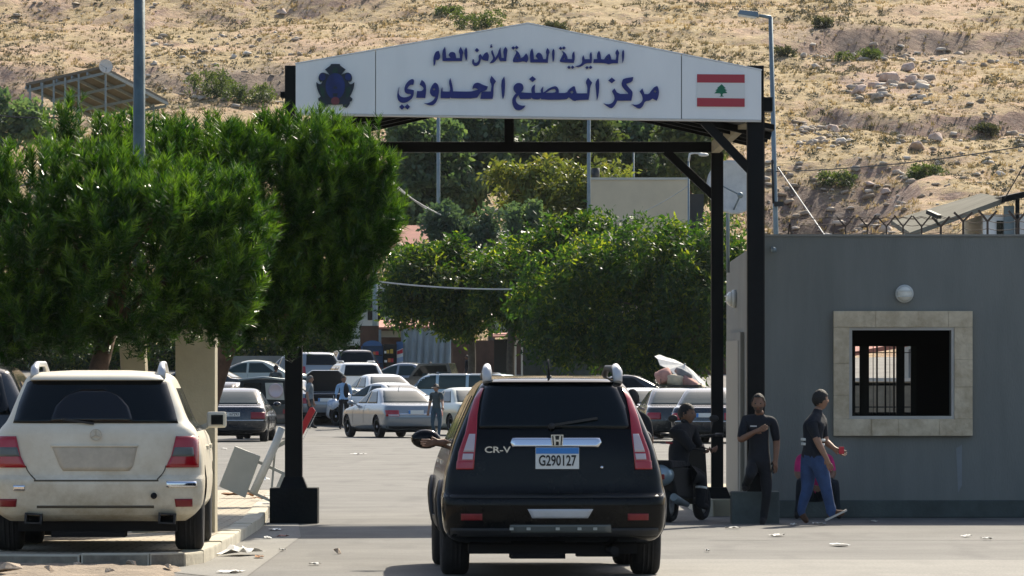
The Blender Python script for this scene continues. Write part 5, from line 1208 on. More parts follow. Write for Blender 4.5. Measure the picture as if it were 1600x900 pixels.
CRV = [(.27, .80, -2.02, 2.10, .30, .6), (.33, .87, -2.20, 2.2, .32, .7), (.42, .915, -2.24, 2.25, .34, .75), (.60, .93, -2.26, 2.26, .36, .8), (.66, .93, -2.25, 2.25, .36, .8), (.70, .922, -2.19, 2.24, .34, .8), (.85, .90, -2.165, 2.18, .32, .8),
       (.98, .865, -2.15, 2.05, .30, .75), (1.05, .845, -2.14, 1.5, .30, .6), (1.10, .83, -2.13, 1.15, .30, .5), (1.2, .79, -2.10, .92, .30, .45), (1.35, .725, -2.03, .62, .28, .4), (1.5, .655, -1.95, .30, .27, .35),
       (1.58, .61, -1.90, .05, .26, .3), (1.625, .56, -1.82, -.15, .26, .3), (1.65, .45, -1.62, -.35, .3, .3), (1.665, .2, -1.2, -.6, .25, .25)]
def crv():
    d0 = 48.4 - .45; yaw = 2.3
    s = Shape(CRV, 4.5); c = math.radians(yaw)
    cx_, cy_ = X(859, 48.4) + 0 - math.sin(c) * 1.31, d0 + .45 + math.cos(c) * 1.31
    t = vehicle('suv', 'black four wheel drive car in the middle of the road, seen from behind', 'car', (cx_, cy_, 0), yaw)
    u = lambda px: (px - 859) / 184.5; v = lambda py: .0 + (897 - py) / 184.5 + .005
    body_obj(s, 'body', [M['paint_black'], M['wheel_well']], t, (-1.31, 1.31), .40)
    gw = pieces(s, [(v(671), u(743), u(977)), (v(640), u(748), u(970)), (v(606), u(755), u(956)), (v(603), u(762), u(950))], 'rear', .008).build('rear_window', M['glass_dark'], t)
    q = pieces(s, [(v(600), u(757), u(953)), (v(590), u(764), u(946))], 'rear', .07, 20, 4, skirt=.09); q.build('spoiler', M['paint_black'], t, .006)
    for k in (-1, 1):
        m = lambda x: k * x
        def rows(lst): return [(z, min(k * a, k * b), max(k * a, k * b)) for z, a, b in lst]
        red1 = [(v(733), .666, .812), (v(706), .655, .79), (v(678), .640, .735), (v(650), .632, .70), (v(625), .608, .655), (v(609), .575, .60)]
        q = MB(); pieces(s, rows(red1), 'rear', .014, 8, 8, 0, q)
        tl = q.build('taillight', M['red_lens'], t)
        q = pieces(s, rows([(v(706.5), .665, .752), (v(679), .652, .702)]), 'rear', .018, 8, 6); q.build('clear_lens', M['clear_lens'], tl)
        q = pieces(s, rows([(v(718), .677, .762), (v(709), .67, .755)]), 'rear', .018, 8, 6); q.build('clear_lens', M['clear_lens'], tl)
        q = pieces(s, rows([(v(733), .67, .812), (v(720), .665, .806)]), 'rear', .018, 8, 6); q.build('red_lens', M['red_lens'], tl)
        q = pieces(s, rows([(.475, .60, .775), (.53, .60, .775)]), 'rear', .008, 8, 4); q.build('reflector', M['dull_red_lens'], t)
        # roof rail with bright end
        q = MB(); xr_ = k * .545; q.tube([(xr_, -1.78, 1.60), (xr_ * .99, -1.70, 1.695), (xr_ * .97, -1.45, 1.725), (xr_ * .95, -.6, 1.735), (xr_ * .95, -.2, 1.66)], [.035, .042, .032, .025, .03], 10); rail = q.build('roof_rail', M['black_plastic'], t)
        q = MB(); q.tube([(xr_, -1.80, 1.61), (xr_, -1.745, 1.70), (xr_ * .985, -1.6, 1.74)], [.036, .042, .032], 12); q.build('rail_end', M['rim'], rail)
        # side glass, mirror, handle
        for a, b, nm in (((-1.55, -1.0), (-1.35, -1.0), 'quarter_window'), ((-.94, .02), (-.9, .02), 'rear_side_window'), ((.1, 1.0), (.1, .45), 'front_side_window')):
            pieces(s, [(1.08, a[0], a[1]), (1.5, b[0], b[1])], 'right' if k > 0 else 'left', .006).build(nm, M['glass_dark'], t)
        q = MB(); q.ball((k * (.99 if k < 0 else .90), .78, 1.115), (.13 if k < 0 else .10, .075, .085), 14, 10); q.bar((k * .8, .82, 1.06), (k * .95, .80, 1.09), .05, .05); q.build('side_mirror', M['paint_black'], t)
        q = MB(); q.bar((k * .875, -.35, .93), (k * .875, -.15, .935), .03, .035); q.bar((k * .872, .75, .93), (k * .872, .95, .935), .03, .035); q.build('door_handle', M['chrome'], t)
        q = pieces(s, [(.36, -.85, .85), (.46, -.85, .85)], 'right' if k > 0 else 'left', .012); q.build('sill', M['black_plastic'], t)
        for y in (-1.31, 1.31):
            wheel(t, k * .80, y, .345, .235, k)
            q = MB(); pts = [(k * (s.side(y + .415 * math.cos(a), .36 + .415 * math.sin(a)) + .006), y + .415 * math.cos(a), .36 + .415 * math.sin(a)) for a in [math.radians(x) for x in range(-8, 189, 12)]]
            q.tube(pts, .024, 8); q.build('arch_trim', M['black_plastic'], t)
    # chrome bar, emblem, badge, plate
    q = pieces(s, [(v(699), u(795), u(926)), (v(692), u(792), u(931)), (v(685), u(795), u(928))], 'rear', .028, 20, 4, skirt=.03); gar = q.build('chrome_bar', M['chrome'], t)
    y0 = s.rear(u(863), v(690)) - .034
    q = MB(); hx, hz_ = .052, .048
    O = [(-hx, hz_), (hx, hz_), (hx * .86, -hz_), (-hx * .86, -hz_)]; I = [(-hx * .82, hz_ * .84), (hx * .82, hz_ * .84), (hx * .7, -hz_ * .84), (-hx * .7, -hz_ * .84)]
    cxe, cze = u(863), v(689)
    tr_ = lambda P: [(x + cxe, z + cze) for x, z in P]
    q.prism(tr_(O), y0 - .014, y0, 0, [tr_(I)[::-1]])
    q.prism(tr_([(-hx * .62, hz_ * .8), (-hx * .34, hz_ * .8), (-hx * .26, hz_ * .14), (hx * .26, hz_ * .14), (hx * .34, hz_ * .8), (hx * .62, hz_ * .8), (hx * .5, -hz_ * .8), (hx * .26, -hz_ * .8), (hx * .24, -hz_ * .2), (-hx * .24, -hz_ * .2), (-hx * .26, -hz_ * .8), (-hx * .5, -hz_ * .8)]), y0 - .018, y0 - .001)
    q.build('emblem', M['chrome'], gar)
    q = MB(); q.prism(tr_([(x * .98, z * .98) for x, z in O]), y0 - .003, y0 + .006); q.build('emblem_back', M['black_plastic'], gar)
    bz = v(703.5); lettering('badge', 'CR-V', .072, M['chrome'], t, (u(772), s.rear(u(760), bz) - .012, bz), .215)
    plate_at(s, t, u(863), v(716), .36, .178, 'G290127', 'top')
    q = MB(); q.ball((u(931), s.rear(u(931), v(730)) - .004, v(730)), .016, 10, 6); q.build('lock', M['chrome'], t)
    # bumper step plate, lower grille, underside, exhaust
    q = pieces(s, [(v(807), u(824), u(909)), (v(793), u(817), u(917))], 'rear', .012, 14, 4); q.build('bumper_plate', M['rim'], t)
    q = pieces(s, [(v(829), u(792), u(945)), (v(817), u(790), u(944))], 'rear', .010, 14, 4); q.build('lower_grille', M['smoke_lens'], t)
    for xx in (-.36, -.22, .02, .2, .33): q = MB(); q.box(xx - .016, xx + .016, -2.288, -2.262, v(825), v(821)); q.build('grille_mark', M['plate_grey'], t)
    q = pieces(s, [(v(776), -.9, .9), (v(771), -.9, .9)], 'rear', .004, 30, 2, skirt=.01); q.build('seam', M['black_plastic'], t)
    q = pieces(s, [(.34, -.86, .86), (.41, -.86, .86)], 'rear', .008, 24, 3); q.build('valance', M['black_plastic'], t)
    q = MB(); q.box(-.7, .7, -1.9, 1.9, .19, .28); q.box(-.35, .1, -1.95, -1.5, .15, .19); q.box(.2, .55, -1.9, -1.6, .165, .19); q.tube([(.42, -1.6, .24), (.5, -2.12, .22)], .035, 10); q.box(-.75, .75, -1.4, -1.2, .24, .36); q.build('underbody', M['wheel_well'], t)
    q = MB(); q.tube([(u(856), -1.55, 1.64), (u(854), -1.62, 1.80)], [.012, .006], 8); q.lathe([(.03, 1.63), (.02, 1.668), (0, 1.675)], (u(856), -1.55, 0), 'z', 12); q.build('antenna', M['black_plastic'], t)
    q = MB(); a = s.rear(.05, v(668)) - .03; q.bar((-.02, a, v(666)), (.36, a + .045, v(655)), .018, .02); q.lathe([(.028, a - .01), (.028, a + .02)], (-.02, 0, v(667)), 'y', 12); q.build('wiper', M['black_plastic'], t)
    return t, s
crv_t, crv_s = crv()

# ---- dusty white car on the pavement
GLK = [(.27, .78, -1.98, 2.05, .3, .6), (.33, .86, -2.16, 2.15, .3, .6), (.42, .925, -2.22, 2.2, .32, .65), (.60, .945, -2.25, 2.22, .34, .7), (.64, .945, -2.24, 2.22, .34, .7), (.68, .94, -2.20, 2.21, .33, .7), (.85, .93, -2.185, 2.16, .32, .65),
       (.98, .905, -2.17, 2.0, .32, .6), (1.04, .88, -2.16, 1.6, .32, .5), (1.09, .85, -2.14, 1.2, .32, .45), (1.15, .80, -2.10, .95, .30, .4), (1.3, .735, -2.01, .7, .28, .38), (1.45, .675, -1.91, .4, .27, .35), (1.53, .635, -1.85, .18, .26, .3),
       (1.565, .59, -1.78, .0, .26, .3), (1.585, .50, -1.6, -.2, .3, .3), (1.60, .25, -1.2, -.5, .25, .25)]
def glk():
    s = Shape(GLK, 3.6); d0 = 51.3; yaw = 1.6
    t = vehicle('suv', 'dusty white four wheel drive car parked on the pavement under the pines', 'car', (X(156, d0) - math.sin(math.radians(yaw)) * 1.375, d0 + 1.375, PZ), yaw)
    u = lambda px: (px - 156) / 174.5; v = lambda py: (860 - py) / 174.5
    body_obj(s, 'body', [M['paint_dusty'], M['wheel_well']], t, (-1.375, 1.375), .40)
    rw = pieces(s, [(v(662), u(28), u(281)), (v(630), u(36), u(272)), (v(600), u(47), u(262)), (v(597), u(52), u(258))], 'rear', .008).build('rear_window', M['glass_dark'], t)
    yq = s.rear(0, 1.25)
    q = MB(); q.prism([(.30 * math.cos(a) - .02, 1.16 + .27 * math.sin(a)) for a in [i * PI / 16 for i in range(17)]], -2.09, -2.075); # wiped arc
    q = pieces(s, [(1.15, -.40, .32), (1.28, -.36, .28), (1.37, -.28, .2), (1.43, -.14, .06)], 'rear', .011, 16, 8, skirt=.002); q.build('wiped_glass', mat('wiped_dark_glass', (.004, .005, .006), .12), rw)
    q = pieces(s, [(v(596), u(52), u(258)), (v(587), u(60), u(250))], 'rear', .06, 20, 4, skirt=.08); q.build('spoiler', M['paint_dusty'], t, .006)
    M['recess'] = mat('dusty_recess', (.50, .44, .34), .6, var=.2, vscale=5)
    for k in (-1, 1):
        rows = lambda lst: [(z, min(k * a, k * b), max(k * a, k * b)) for z, a, b in lst]
        tl = pieces(s, rows([(v(730), .61, .90), (v(712), .66, .90), (v(682), .70, .895)]), 'rear', .014, 8, 8).build('taillight', M['red_lens'], t)
        pieces(s, rows([(v(713), .665, .86), (v(699), .69, .85)]), 'rear', .019, 8, 4).build('smoked_lens', M['smoke_lens'], tl)
        pieces(s, rows([(.40, .70, .845), (.47, .69, .845)]), 'rear', .008, 8, 4).build('reflector', M['dull_red_lens'], t)
        pieces(s, rows([(v(765) if k < 0 else v(760), .62, .72 if k < 0 else .885), (v(757) if k < 0 else v(751), .62, .72 if k < 0 else .88)]), 'rear', .01, 10, 3).build('bumper_trim', M['chrome'], t)
        q = MB(); x_ = k * .56; q.tube([(x_, -1.76, 1.53), (x_, -1.70, 1.61), (x_ * .99, -1.4, 1.655), (x_ * .97, -.4, 1.66), (x_ * .97, 0, 1.58)], [.04, .036, .026, .024, .03], 10); q.build('roof_rail', M['rim'], t)
        for a, b, nm in (((-1.6, -1.05), (-1.42, -1.05), 'quarter_window'), ((-.98, .0), (-.95, .0), 'rear_side_window'), ((.08, 1.0), (.08, .5), 'front_side_window')):
            pieces(s, [(1.06, a[0], a[1]), (1.44, b[0], b[1])], 'right' if k > 0 else 'left', .006).build(nm, M['glass_dark'], t)
        q = MB(); q.box(k * .90 if k > 0 else -1.08, 1.08 if k > 0 else -.90, .70, .80, 1.07, 1.22); mo = q.build('side_mirror', M['paint_dusty'], t, .035, 3)
        q = MB(); q.box(k * .94 if k > 0 else -1.05, 1.05 if k > 0 else -.94, .692, .698, 1.10, 1.19); q.build('mirror_glass', M['glass_dark'], mo)
        q = MB(); q.bar((k * .82, .78, 1.05), (k * .92, .76, 1.1), .05, .05); q.build('mirror_arm', M['paint_dusty'], mo)
        q = MB(); q.bar((k * .93, -.4, .90), (k * .93, -.2, .905), .03, .035); q.bar((k * .93, .7, .90), (k * .93, .9, .905), .03, .035); q.build('door_handle', M['paint_dusty'], t)
        q = MB(); xe = (.62 if k > 0 else -.55); q.prism([(xe - .075, .255), (xe + .075, .25), (xe + .085, .34), (xe - .07, .35)], -2.235, -2.0, 0, [[(xe - .055, .268), (xe - .05, .335), (xe + .065, .328), (xe + .058, .263)]]); q.build('exhaust_tip', M['black_plastic'], t)
        q = MB(); q.box(xe - .055, xe + .058, -2.12, -2.10, .26, .335); q.build('exhaust_inner', M['wheel_well'], t)
        for y in (-1.375, 1.375): wheel(t, k * .80, y, .35, .25, k)
    rp_ = pieces(s, [(v(735), u(106), u(207)), (v(728), u(101), u(213)), (v(696), u(88), u(220))], 'rear', .006, 14, 5).build('plate_recess', M['recess'], t)
    q = pieces(s, [(v(698.5), u(87), u(221)), (v(695), u(87), u(221))], 'rear', .012, 14, 2); q.build('plate_lip', M['paint_dusty'], t)
    M['gap'] = mat('dirty_gap', (.10, .085, .06), .9)
    for pts in ([(65, 749), (250, 748)],):
        pieces(s, [(v(751), u(62), u(252)), (v(748.5), u(62), u(252))], 'rear', .003, 20, 2, skirt=.006).build('seam', M['gap'], t)
    pieces(s, [(v(792), u(66), u(245)), (v(788), u(66), u(245))], 'rear', .003, 20, 2, skirt=.006).build('seam', M['gap'], t)
    for x0, x1 in ((49, 64), (263, 250)):
        q = MB()
        for i in range(8):
            f0, f1 = i / 8, (i + 1) / 8; a = (u(x0 + (x1 - x0) * f0), v(727 + 21 * f0 ** .6)); b = (u(x0 + (x1 - x0) * f1), v(727 + 21 * f1 ** .6))
            q.bar((a[0], s.rear(a[0], a[1]) - .002, a[1]), (b[0], s.rear(b[0], b[1]) - .002, b[1]), .012, .006)
        q.build('seam', M['gap'], t)
    # round emblem with three rays
    yc = s.rear(0, v(680)) - .012; q = MB(); cz = v(680)
    ring = [(.052 * math.cos(a), cz + .052 * math.sin(a)) for a in [i * 2 * PI / 28 for i in range(28)]]; rin = [(x * .86, cz + (z - cz) * .86) for x, z in ring]
    q.prism(ring, yc - .008, yc, 0, [rin[::-1]])
    for a in (90, 210, 330): q.bar((0, yc - .004, cz), (.047 * math.cos(math.radians(a)), yc - .004, cz + .047 * math.sin(math.radians(a))), .012, .006)
    q.build('emblem', M['recess'], t)
    q = MB(); q.lathe([(.028, -2.262), (.028, -2.24)], (u(245), 0, v(773)), 'y', 14); q.build('tow_eye_hole', M['wheel_well'], t)
    q = MB(); a = s.rear(0, 1.15) - .028; q.bar((-.02, a, 1.13), (-.30, a + .02, 1.17), .02, .02); q.build('wiper', M['black_plastic'], t)
    q = MB(); q.box(-.7, .7, -1.9, 1.9, .18, .29); q.box(-.4, .25, -2.0, -1.5, .13, .18); q.box(-.75, .75, -1.45, -1.28, .22, .36); q.build('underbody', M['wheel_well'], t)
glk()

# ---- ordinary cars
SED = [(.22, .74, -2.12, 2.15, .3, .5), (.28, .83, -2.29, 2.28, .35, .6), (.40, .885, -2.37, 2.37, .4, .7), (.55, .895, -2.40, 2.38, .4, .75), (.68, .895, -2.385, 2.32, .4, .75), (.78, .88, -2.36, 2.18, .4, .7), (.85, .86, -2.335, 1.8, .4, .6), (.90, .84, -2.31, 1.35, .4, .5), (.94, .82, -2.26, 1.12, .4, .45),
       (.965, .80, -2.0, 1.02, .36, .4), (.985, .785, -1.72, .98, .3, .4), (1.06, .745, -1.55, .84, .28, .38), (1.2, .675, -1.27, .55, .26, .36), (1.32, .615, -1.0, .28, .25, .34), (1.39, .56, -.8, .08, .25, .3), (1.43, .45, -.55, -.12, .2, .25), (1.445, .22, -.42, -.28, .06, .06)]
SUVR = CRV
VAN = [(.30, .74, -2.1, 2.0, .2, .4), (.36, .80, -2.2, 2.15, .2, .45), (.6, .83, -2.22, 2.2, .2, .5), (.95, .83, -2.21, 2.1, .2, .5), (1.02, .82, -2.2, 1.6, .2, .4), (1.1, .81, -2.2, 1.35, .2, .4), (1.4, .76, -2.16, 1.05, .18, .35), (1.7, .72, -2.12, .8, .18, .3), (1.8, .68, -2.05, .6, .2, .3), (1.84, .5, -1.8, .3, .2, .2)]
def simple_car(name, label, rows, px, d, yaw, paint, style='sedan', z=None, plate=None, glass='glass_dark', lights='taillight', cat='car', extra=None, scale=1.0, group='cars waiting in the border lot', rails=False, band='left', led=False):
    s = Shape(rows, 4.0); t = vehicle(name, label, cat, place_car(px, d, z), yaw, group); t.scale = (scale,) * 3
    body_obj(s, 'body', [M[paint], M['wheel_well']], t, (-1.4, 1.42) if style != 'suv' else (-1.31, 1.31), .36)
    if style == 'sedan':
        pieces(s, [(1.01, -.70, .70), (1.2, -.61, .61), (1.36, -.50, .50)], 'rear', .014, 18, 10, skirt=.02).build('rear_window', M[glass], t)
        pieces(s, [(1.0, -.70, .70), (1.2, -.61, .61), (1.36, -.50, .50)], 'front', .014, 18, 10, skirt=.02).build('windscreen', M[glass], t)
        sw = [((-1.18, -.22), (-.70, -.22)), ((-.14, .72), (-.14, .18))]; zr = (.995, 1.34)
        tz = (.62, .80); tx = (.50, .86); pz = .74
    elif style == 'suv':
        pieces(s, [(1.2, -.62, .62), (1.57, -.52, .52)], 'rear', .01).build('rear_window', M[glass], t)
        pieces(s, [(1.12, -.66, .66), (1.55, -.5, .5)], 'front', .014).build('windscreen', M[glass], t)
        sw = [((-1.55, -1.0), (-1.35, -1.0)), ((-.94, .02), (-.9, .02)), ((.1, 1.0), (.1, .45))]; zr = (1.08, 1.5)
        tz = (.85, 1.15); tx = (.66, .86); pz = .95
    else:
        pieces(s, [(1.12, -.64, -.05), (1.62, -.58, -.05)], 'rear', .01).build('rear_window', M[glass], t)
        pieces(s, [(1.12, .05, .64), (1.62, .05, .58)], 'rear', .01).build('rear_window', M[glass], t)
        pieces(s, [(1.15, -.66, .66), (1.65, -.55, .55)], 'front', .014).build('windscreen', M[glass], t)
        sw = [((-1.9, -.9), (-1.85, -.9)), ((-.8, .1), (-.8, .1)), ((.2, 1.1), (.2, .85))]; zr = (1.1, 1.6); tz = (.75, 1.0); tx = (.70, .81); pz = .8
    for k in (-1, 1):
        sd_n = 'right' if k > 0 else 'left'
        for a, b in sw: pieces(s, [(zr[0], a[0], a[1]), (zr[1], b[0], b[1])], sd_n, .008, 10, 8).build('side_window', M[glass], t)
        tl = pieces(s, [(tz[0], *sorted((k * tx[0], k * tx[1]))), (tz[1], *sorted((k * tx[0], k * tx[1])))], 'rear', .012, 8, 5).build('taillight', M['red_lens' if lights == 'taillight' else 'dull_red_lens'], t)
        if led: pieces(s, [(tz[0] + .01, *sorted((k * (tx[0] + .02), k * (tx[1] - .06)))), (tz[0] + .055, *sorted((k * (tx[0] + .02), k * (tx[1] - .06))))], 'rear', .016, 6, 3).build('clear_lens', M['clear_lens'], tl)
        pieces(s, [(.56, *sorted((k * .45, k * .82))), (.68, *sorted((k * .45, k * .80)))], 'front', .012, 8, 5).build('headlight', M['clear_lens'], t)
        q = MB(); q.ball((k * .97, .78 if style == 'sedan' else .8, 1.0 if style == 'sedan' else 1.1), (.10, .06, .065), 12, 8); q.bar((k * .80, .80, .97 if style == 'sedan' else 1.06), (k * .93, .78, .99 if style == 'sedan' else 1.09), .04, .04); q.build('side_mirror', M[paint], t)
        for y in (-.62, .32):
            q = MB(); xx = k * (s.side(y, .82) + .012); q.bar((xx, y - .08, .82), (xx, y + .08, .825), .022, .025); q.build('door_handle', M['chrome' if paint != 'paint_white' else paint], t)
        for y in ((-.20, .82) if style == 'sedan' else (.06, 1.05)):
            q = MB()
            zs_ = [.34 + .6 * i / 6 for i in range(7)]
            for i in range(6): q.bar((k * (s.side(y, zs_[i]) + .001), y, zs_[i]), (k * (s.side(y, zs_[i + 1]) + .001), y, zs_[i + 1]), .008, .008)
            q.build('door_gap', M['black_plastic'], t)
        for y in ((-1.4, 1.42) if style != 'suv' else (-1.31, 1.31)): wheel(t, k * .775, y, .32, .2, k, False, 7)
        if rails: q = MB(); q.tube([(k * .53, -1.6, 1.64), (k * .53, -1.4, 1.70), (k * .52, -.4, 1.70), (k * .52, -.2, 1.64)], .022, 8); q.build('roof_rail', M['rim'], t)
    pieces(s, [(.26, -.8, .8), (.34, -.84, .84)], 'rear', .008, 20, 3).build('valance', M['black_plastic'], t)
    pieces(s, [(.57 if style == 'sedan' else .70, -.88, .88), (.585 if style == 'sedan' else .712, -.88, .88)], 'rear', .006, 24, 2, skirt=.01).build('bumper_seam', M['black_plastic'] if paint not in ('paint_navy',) else M['chrome'], t)
    plate_at(s, t, 0, pz, .46, .11, plate, band)
    q = MB(); q.box(-.65, .65, -1.9, 1.9, .16, .25); q.build('underbody', M['wheel_well'], t)
    return t, s
def rear_at(px, d, yaw, L=2.36):      # centre from the rear middle
    a = math.radians(yaw); return (px + (-math.sin(a) * L) * F / d, d + math.cos(a) * L)
a, b = rear_at(372, 155, 0); t, s = simple_car('sedan', 'old dark navy saloon with dull red lights behind the beige pier', SED, 371, 156.5, -1.5, 'paint_navy', plate='Z 167293', lights='d', glass='glass_green')
t.scale = (1.06, 1, 1)
q = pieces(s, [(.845, .50, .80), (.875, .50, .80)], 'rear', .006, 8, 2); 

a, b = rear_at(652, 165.0, 19); t, s = simple_car('sedan', 'silver saloon with twin red light clusters standing left of the black car', SED, a, b, 19, 'paint_silver', led=True, glass='glass_green')
tr_ = pieces(s, [(.665, -.5, .5), (.70, -.5, .5)], 'rear', .012, 16, 2).build('trunk_trim', M['chrome'], t)
q = MB(); q.tube([(0, -.75, 1.40), (0, -.85, 1.49)], [.012, .005], 6); q.build('antenna', M['black_plastic'], t)
a, b = rear_at(590, 187, 16); simple_car('sedan', 'white saloon with arched roof behind the blue jacketed man', SED, 590, 190.5, 18, 'paint_white', glass='glass_green')
t, s = simple_car('sedan', 'white saloon with green tinted glass just behind the silver saloon', SED, 598, 183, 38, 'paint_white', glass='glass_green', scale=.97)
# silver saloon with its boot open
a, b = rear_at(512, 184, 2); t, s = simple_car('sedan', 'silver saloon with its boot lid raised beside the gate post', SED, a, b, 2, 'paint_silver')
q = MB(); hp = [(-.62, -1.62, 1.0), (.62, -1.62, 1.0), (.60, -1.75, 1.55), (.42, -1.82, 1.68), (-.42, -1.82, 1.68), (-.60, -1.75, 1.55)]
q.add(hp + [(x, y + .07, z + .01) for x, y, z in hp], [(0, 1, 2, 3, 4, 5), (11, 10, 9, 8, 7, 6)] + [(i, (i + 1) % 6, 6 + (i + 1) % 6, 6 + i) for i in range(6)]); lid = q.build('boot_lid', M['paint_silver'], t)
q = MB(); q.add([(x * .94, y - .012, 1.0 + (z - 1.0) * .95 + .015) for x, y, z in hp] + [(x * .94, y - .002, 1.0 + (z - 1.0) * .95 + .015) for x, y, z in hp], [(0, 1, 2, 3, 4, 5), (11, 10, 9, 8, 7, 6)] + [(i, (i + 1) % 6, 6 + (i + 1) % 6, 6 + i) for i in range(6)]); q.build('lid_lining', M['wheel_well'], lid)
pieces(s, [(.70, -.66, .66), (.93, -.64, .64)], 'rear', .012, 16, 5).build('boot_shade_panel', M['wheel_well'], t)  # dark sheet over the closed boot, painting in its shaded inside
simple_car('estate_car', 'white estate car with roof rails and raised dark tailgate', SUVR, 548, 196, 12, 'paint_white', 'suv', glass='glass_dark', rails=True)
o = bpy.data.objects[-1] if False else None
simple_car('suv', 'dark blue off road car farthest back by the goods shelves', SUVR, 545, 211, 10, 'paint_navy', 'suv')
simple_car('sedan', 'white saloon seen over the canvas jeep at left', SED, 430, 186, 60, 'paint_white', glass='glass_green')
simple_car('sedan', 'dark navy saloon with white edged windows behind the old navy one', SED, 345, 182, 158, 'paint_navy')
simple_car('sedan', 'black saloon far left between the pine and the white car', SED, 300, 200, 80, 'paint_grey')
simple_car('van', 'pale blue estate van with long flat roof behind the capped man', [(r[0] * .86 if r[0] > .6 else r[0], *r[1:]) for r in VAN], 700, 186, 75, 'paint_teal', 'sedan' if False else 'van', cat='van', glass='glass_green')
simple_car('sedan', 'pale green saloon between the silver one and the black car', SED, 722, 173, 20, 'paint_pale', glass='glass_green')
simple_car('sedan', 'white saloon at the far left of the right hand group', SED, 1006, 163, 190, 'paint_white', glass='glass_green')
a, b = rear_at(1092, 150, -6)
t, s = simple_car('sedan', 'black saloon with pale rear glass behind the scooter rider', SED, a, b, -4, 'paint_navy', glass='glass_green')
a, b = rear_at(1034, 152, -6)
t, s = simple_car('sedan', 'black saloon with a silver emblem right beside the black car', SED, a, b, 4, 'paint_grey', glass='glass_green')
a, b = rear_at(1150, 166, 0); simple_car('sedan', 'silver saloon mostly hidden behind the two right gate legs', SED, a, b, -3, 'paint_silver', glass='glass_green')
simple_car('suv', 'dark grey off road car cut by the left edge of the photo', SUVR, -62, 54.8, 1, 'paint_grey', 'suv', z=PZ, group='cars parked on the pavement')
simple_car('sedan', 'pale saloon half hidden behind the goods railing', SED, 470, 190, 70, 'paint_pale', glass='glass_green')
simple_car('sedan', 'silver saloon in the far row behind the white arched saloon', SED, 625, 203, 70, 'paint_silver', glass='glass_green')
simple_car('sedan', 'pale saloon in the far row above the canvas jeep', SED, 385, 206, 82, 'paint_pale', glass='glass_green')
simple_car('suv', 'silver off road car in the far row left of the estate car', SUVR, 468, 208, 25, 'paint_silver', 'suv')
simple_car('sedan', 'black saloon in the far row under the widest tree', SED, 960, 190, 82, 'paint_grey')
# loaded van
t, s = simple_car('van', 'white van with bundles and a parasol tied on its roof', VAN, 1056, 168, 4, 'paint_white', 'van', cat='van', glass='glass_green', scale=.79)
vt = t.location
q = MB(); q.box(-.72, .72, -2.0, .6, 1.86, 1.92)
for x in (-.74, .74):
    for y in (-1.9, -.7, .5): q.bar((x, y, 1.80), (x, y, 2.15 if x < 0 else 2.0), .03)
q.build('roof_rack', M['black_plastic'], t)
k = F / 168.0
M['cloth_pink'] = mat('dusty_pink_cloth', (.42, .22, .18), .9, var=.3, vscale=4, bump=.5, bscale=6)
M['cloth_cream'] = mat('cream_sacking', (.50, .42, .30), .9, var=.25, vscale=4, bump=.5, bscale=6)
M['cloth_grey'] = mat('grey_blanket', (.20, .21, .22), .9, var=.3, vscale=4, bump=.5, bscale=6)
def bundle(label, px, py, rx, rz, m, rot, dy=-1.0):
    c_ = W(px, py, 168 + dy * .8); rx *= .9; rz *= .9; bm = bmesh.new(); bmesh.ops.create_icosphere(bm, subdivisions=3, radius=1)
    sd = R.random() * 50
    for v in bm.verts:
        f = 1 + .22 * (fbm(np.array([v.co.x * 1.7 + sd]), np.array([v.co.z * 1.7 + v.co.y + sd]), 3, 3)[0] - .5) * 2
        e = lambda a: math.copysign(abs(a) ** .6, a); v.co = Vector((e(v.co.x) * rx * f, e(v.co.y) * .45 * f, e(v.co.z) * rz * f))
    me = bpy.data.meshes.new('bundle'); bm.to_mesh(me); bm.free(); o = link('cloth_bundle', me, None, M[m], True); o.location = c_; o.rotation_euler = (0, rot, 0); tag(o, label, 'bundle', 'bundles on the van roof')
bundle('dusty pink bundle at the left of the van roof', 1037, 588, .27, .24, 'cloth_pink', -.3)
bundle('cream sack bundle in the middle of the van roof', 1054, 595, .3, .2, 'cloth_cream', .2, -1.15)
bundle('pink and cream bundle at the right end of the van roof', 1078, 600, .36, .2, 'cloth_pink', .5, -1.0)
bundle('grey blanket roll under the parasol on the van roof', 1068, 584, .30, .13, 'cloth_grey', .5, -.8)
bundle('small cream bundle hanging off the right of the van roof', 1093, 606, .16, .14, 'cloth_cream', .4, -1.1)
# parasol: open canopy lying tilted over the load
t = thing('parasol', 'white parasol lying tilted over the bundles on the van', 'parasol', W(1064, 590, 167.2)); q = MB(); vs = [(0, 0, .16)]; fs = []
for i in range(8):
    a = 2 * PI * i / 8; vs.append((.98 * math.cos(a), .72 * math.sin(a), -.12)); vs.append((.93 * math.cos(a + PI / 8), .66 * math.sin(a + PI / 8), -.06))
for i in range(16): fs.append((0, 1 + i, 1 + (i + 1) % 16))
n_ = len(vs); vs += [(x, y, z - .02) for x, y, z in vs]; fs += [tuple(n_ + j for j in reversed(f)) for f in fs] + [(1 + i, 1 + (i + 1) % 16, n_ + 1 + (i + 1) % 16, n_ + 1 + i) for i in range(16)]
q.add(vs, fs); cn = q.build('canopy', M['paper'], t); q = MB(); q.tube([(0, 0, .2), (0, 0, -.5)], .02, 8); q.build('pole', M['grey_metal'], t)
t.rotation_euler = (math.radians(18), math.radians(31), 0); t.location = W(1066, 576, 168.6); t.scale = (.9, .9, .9)
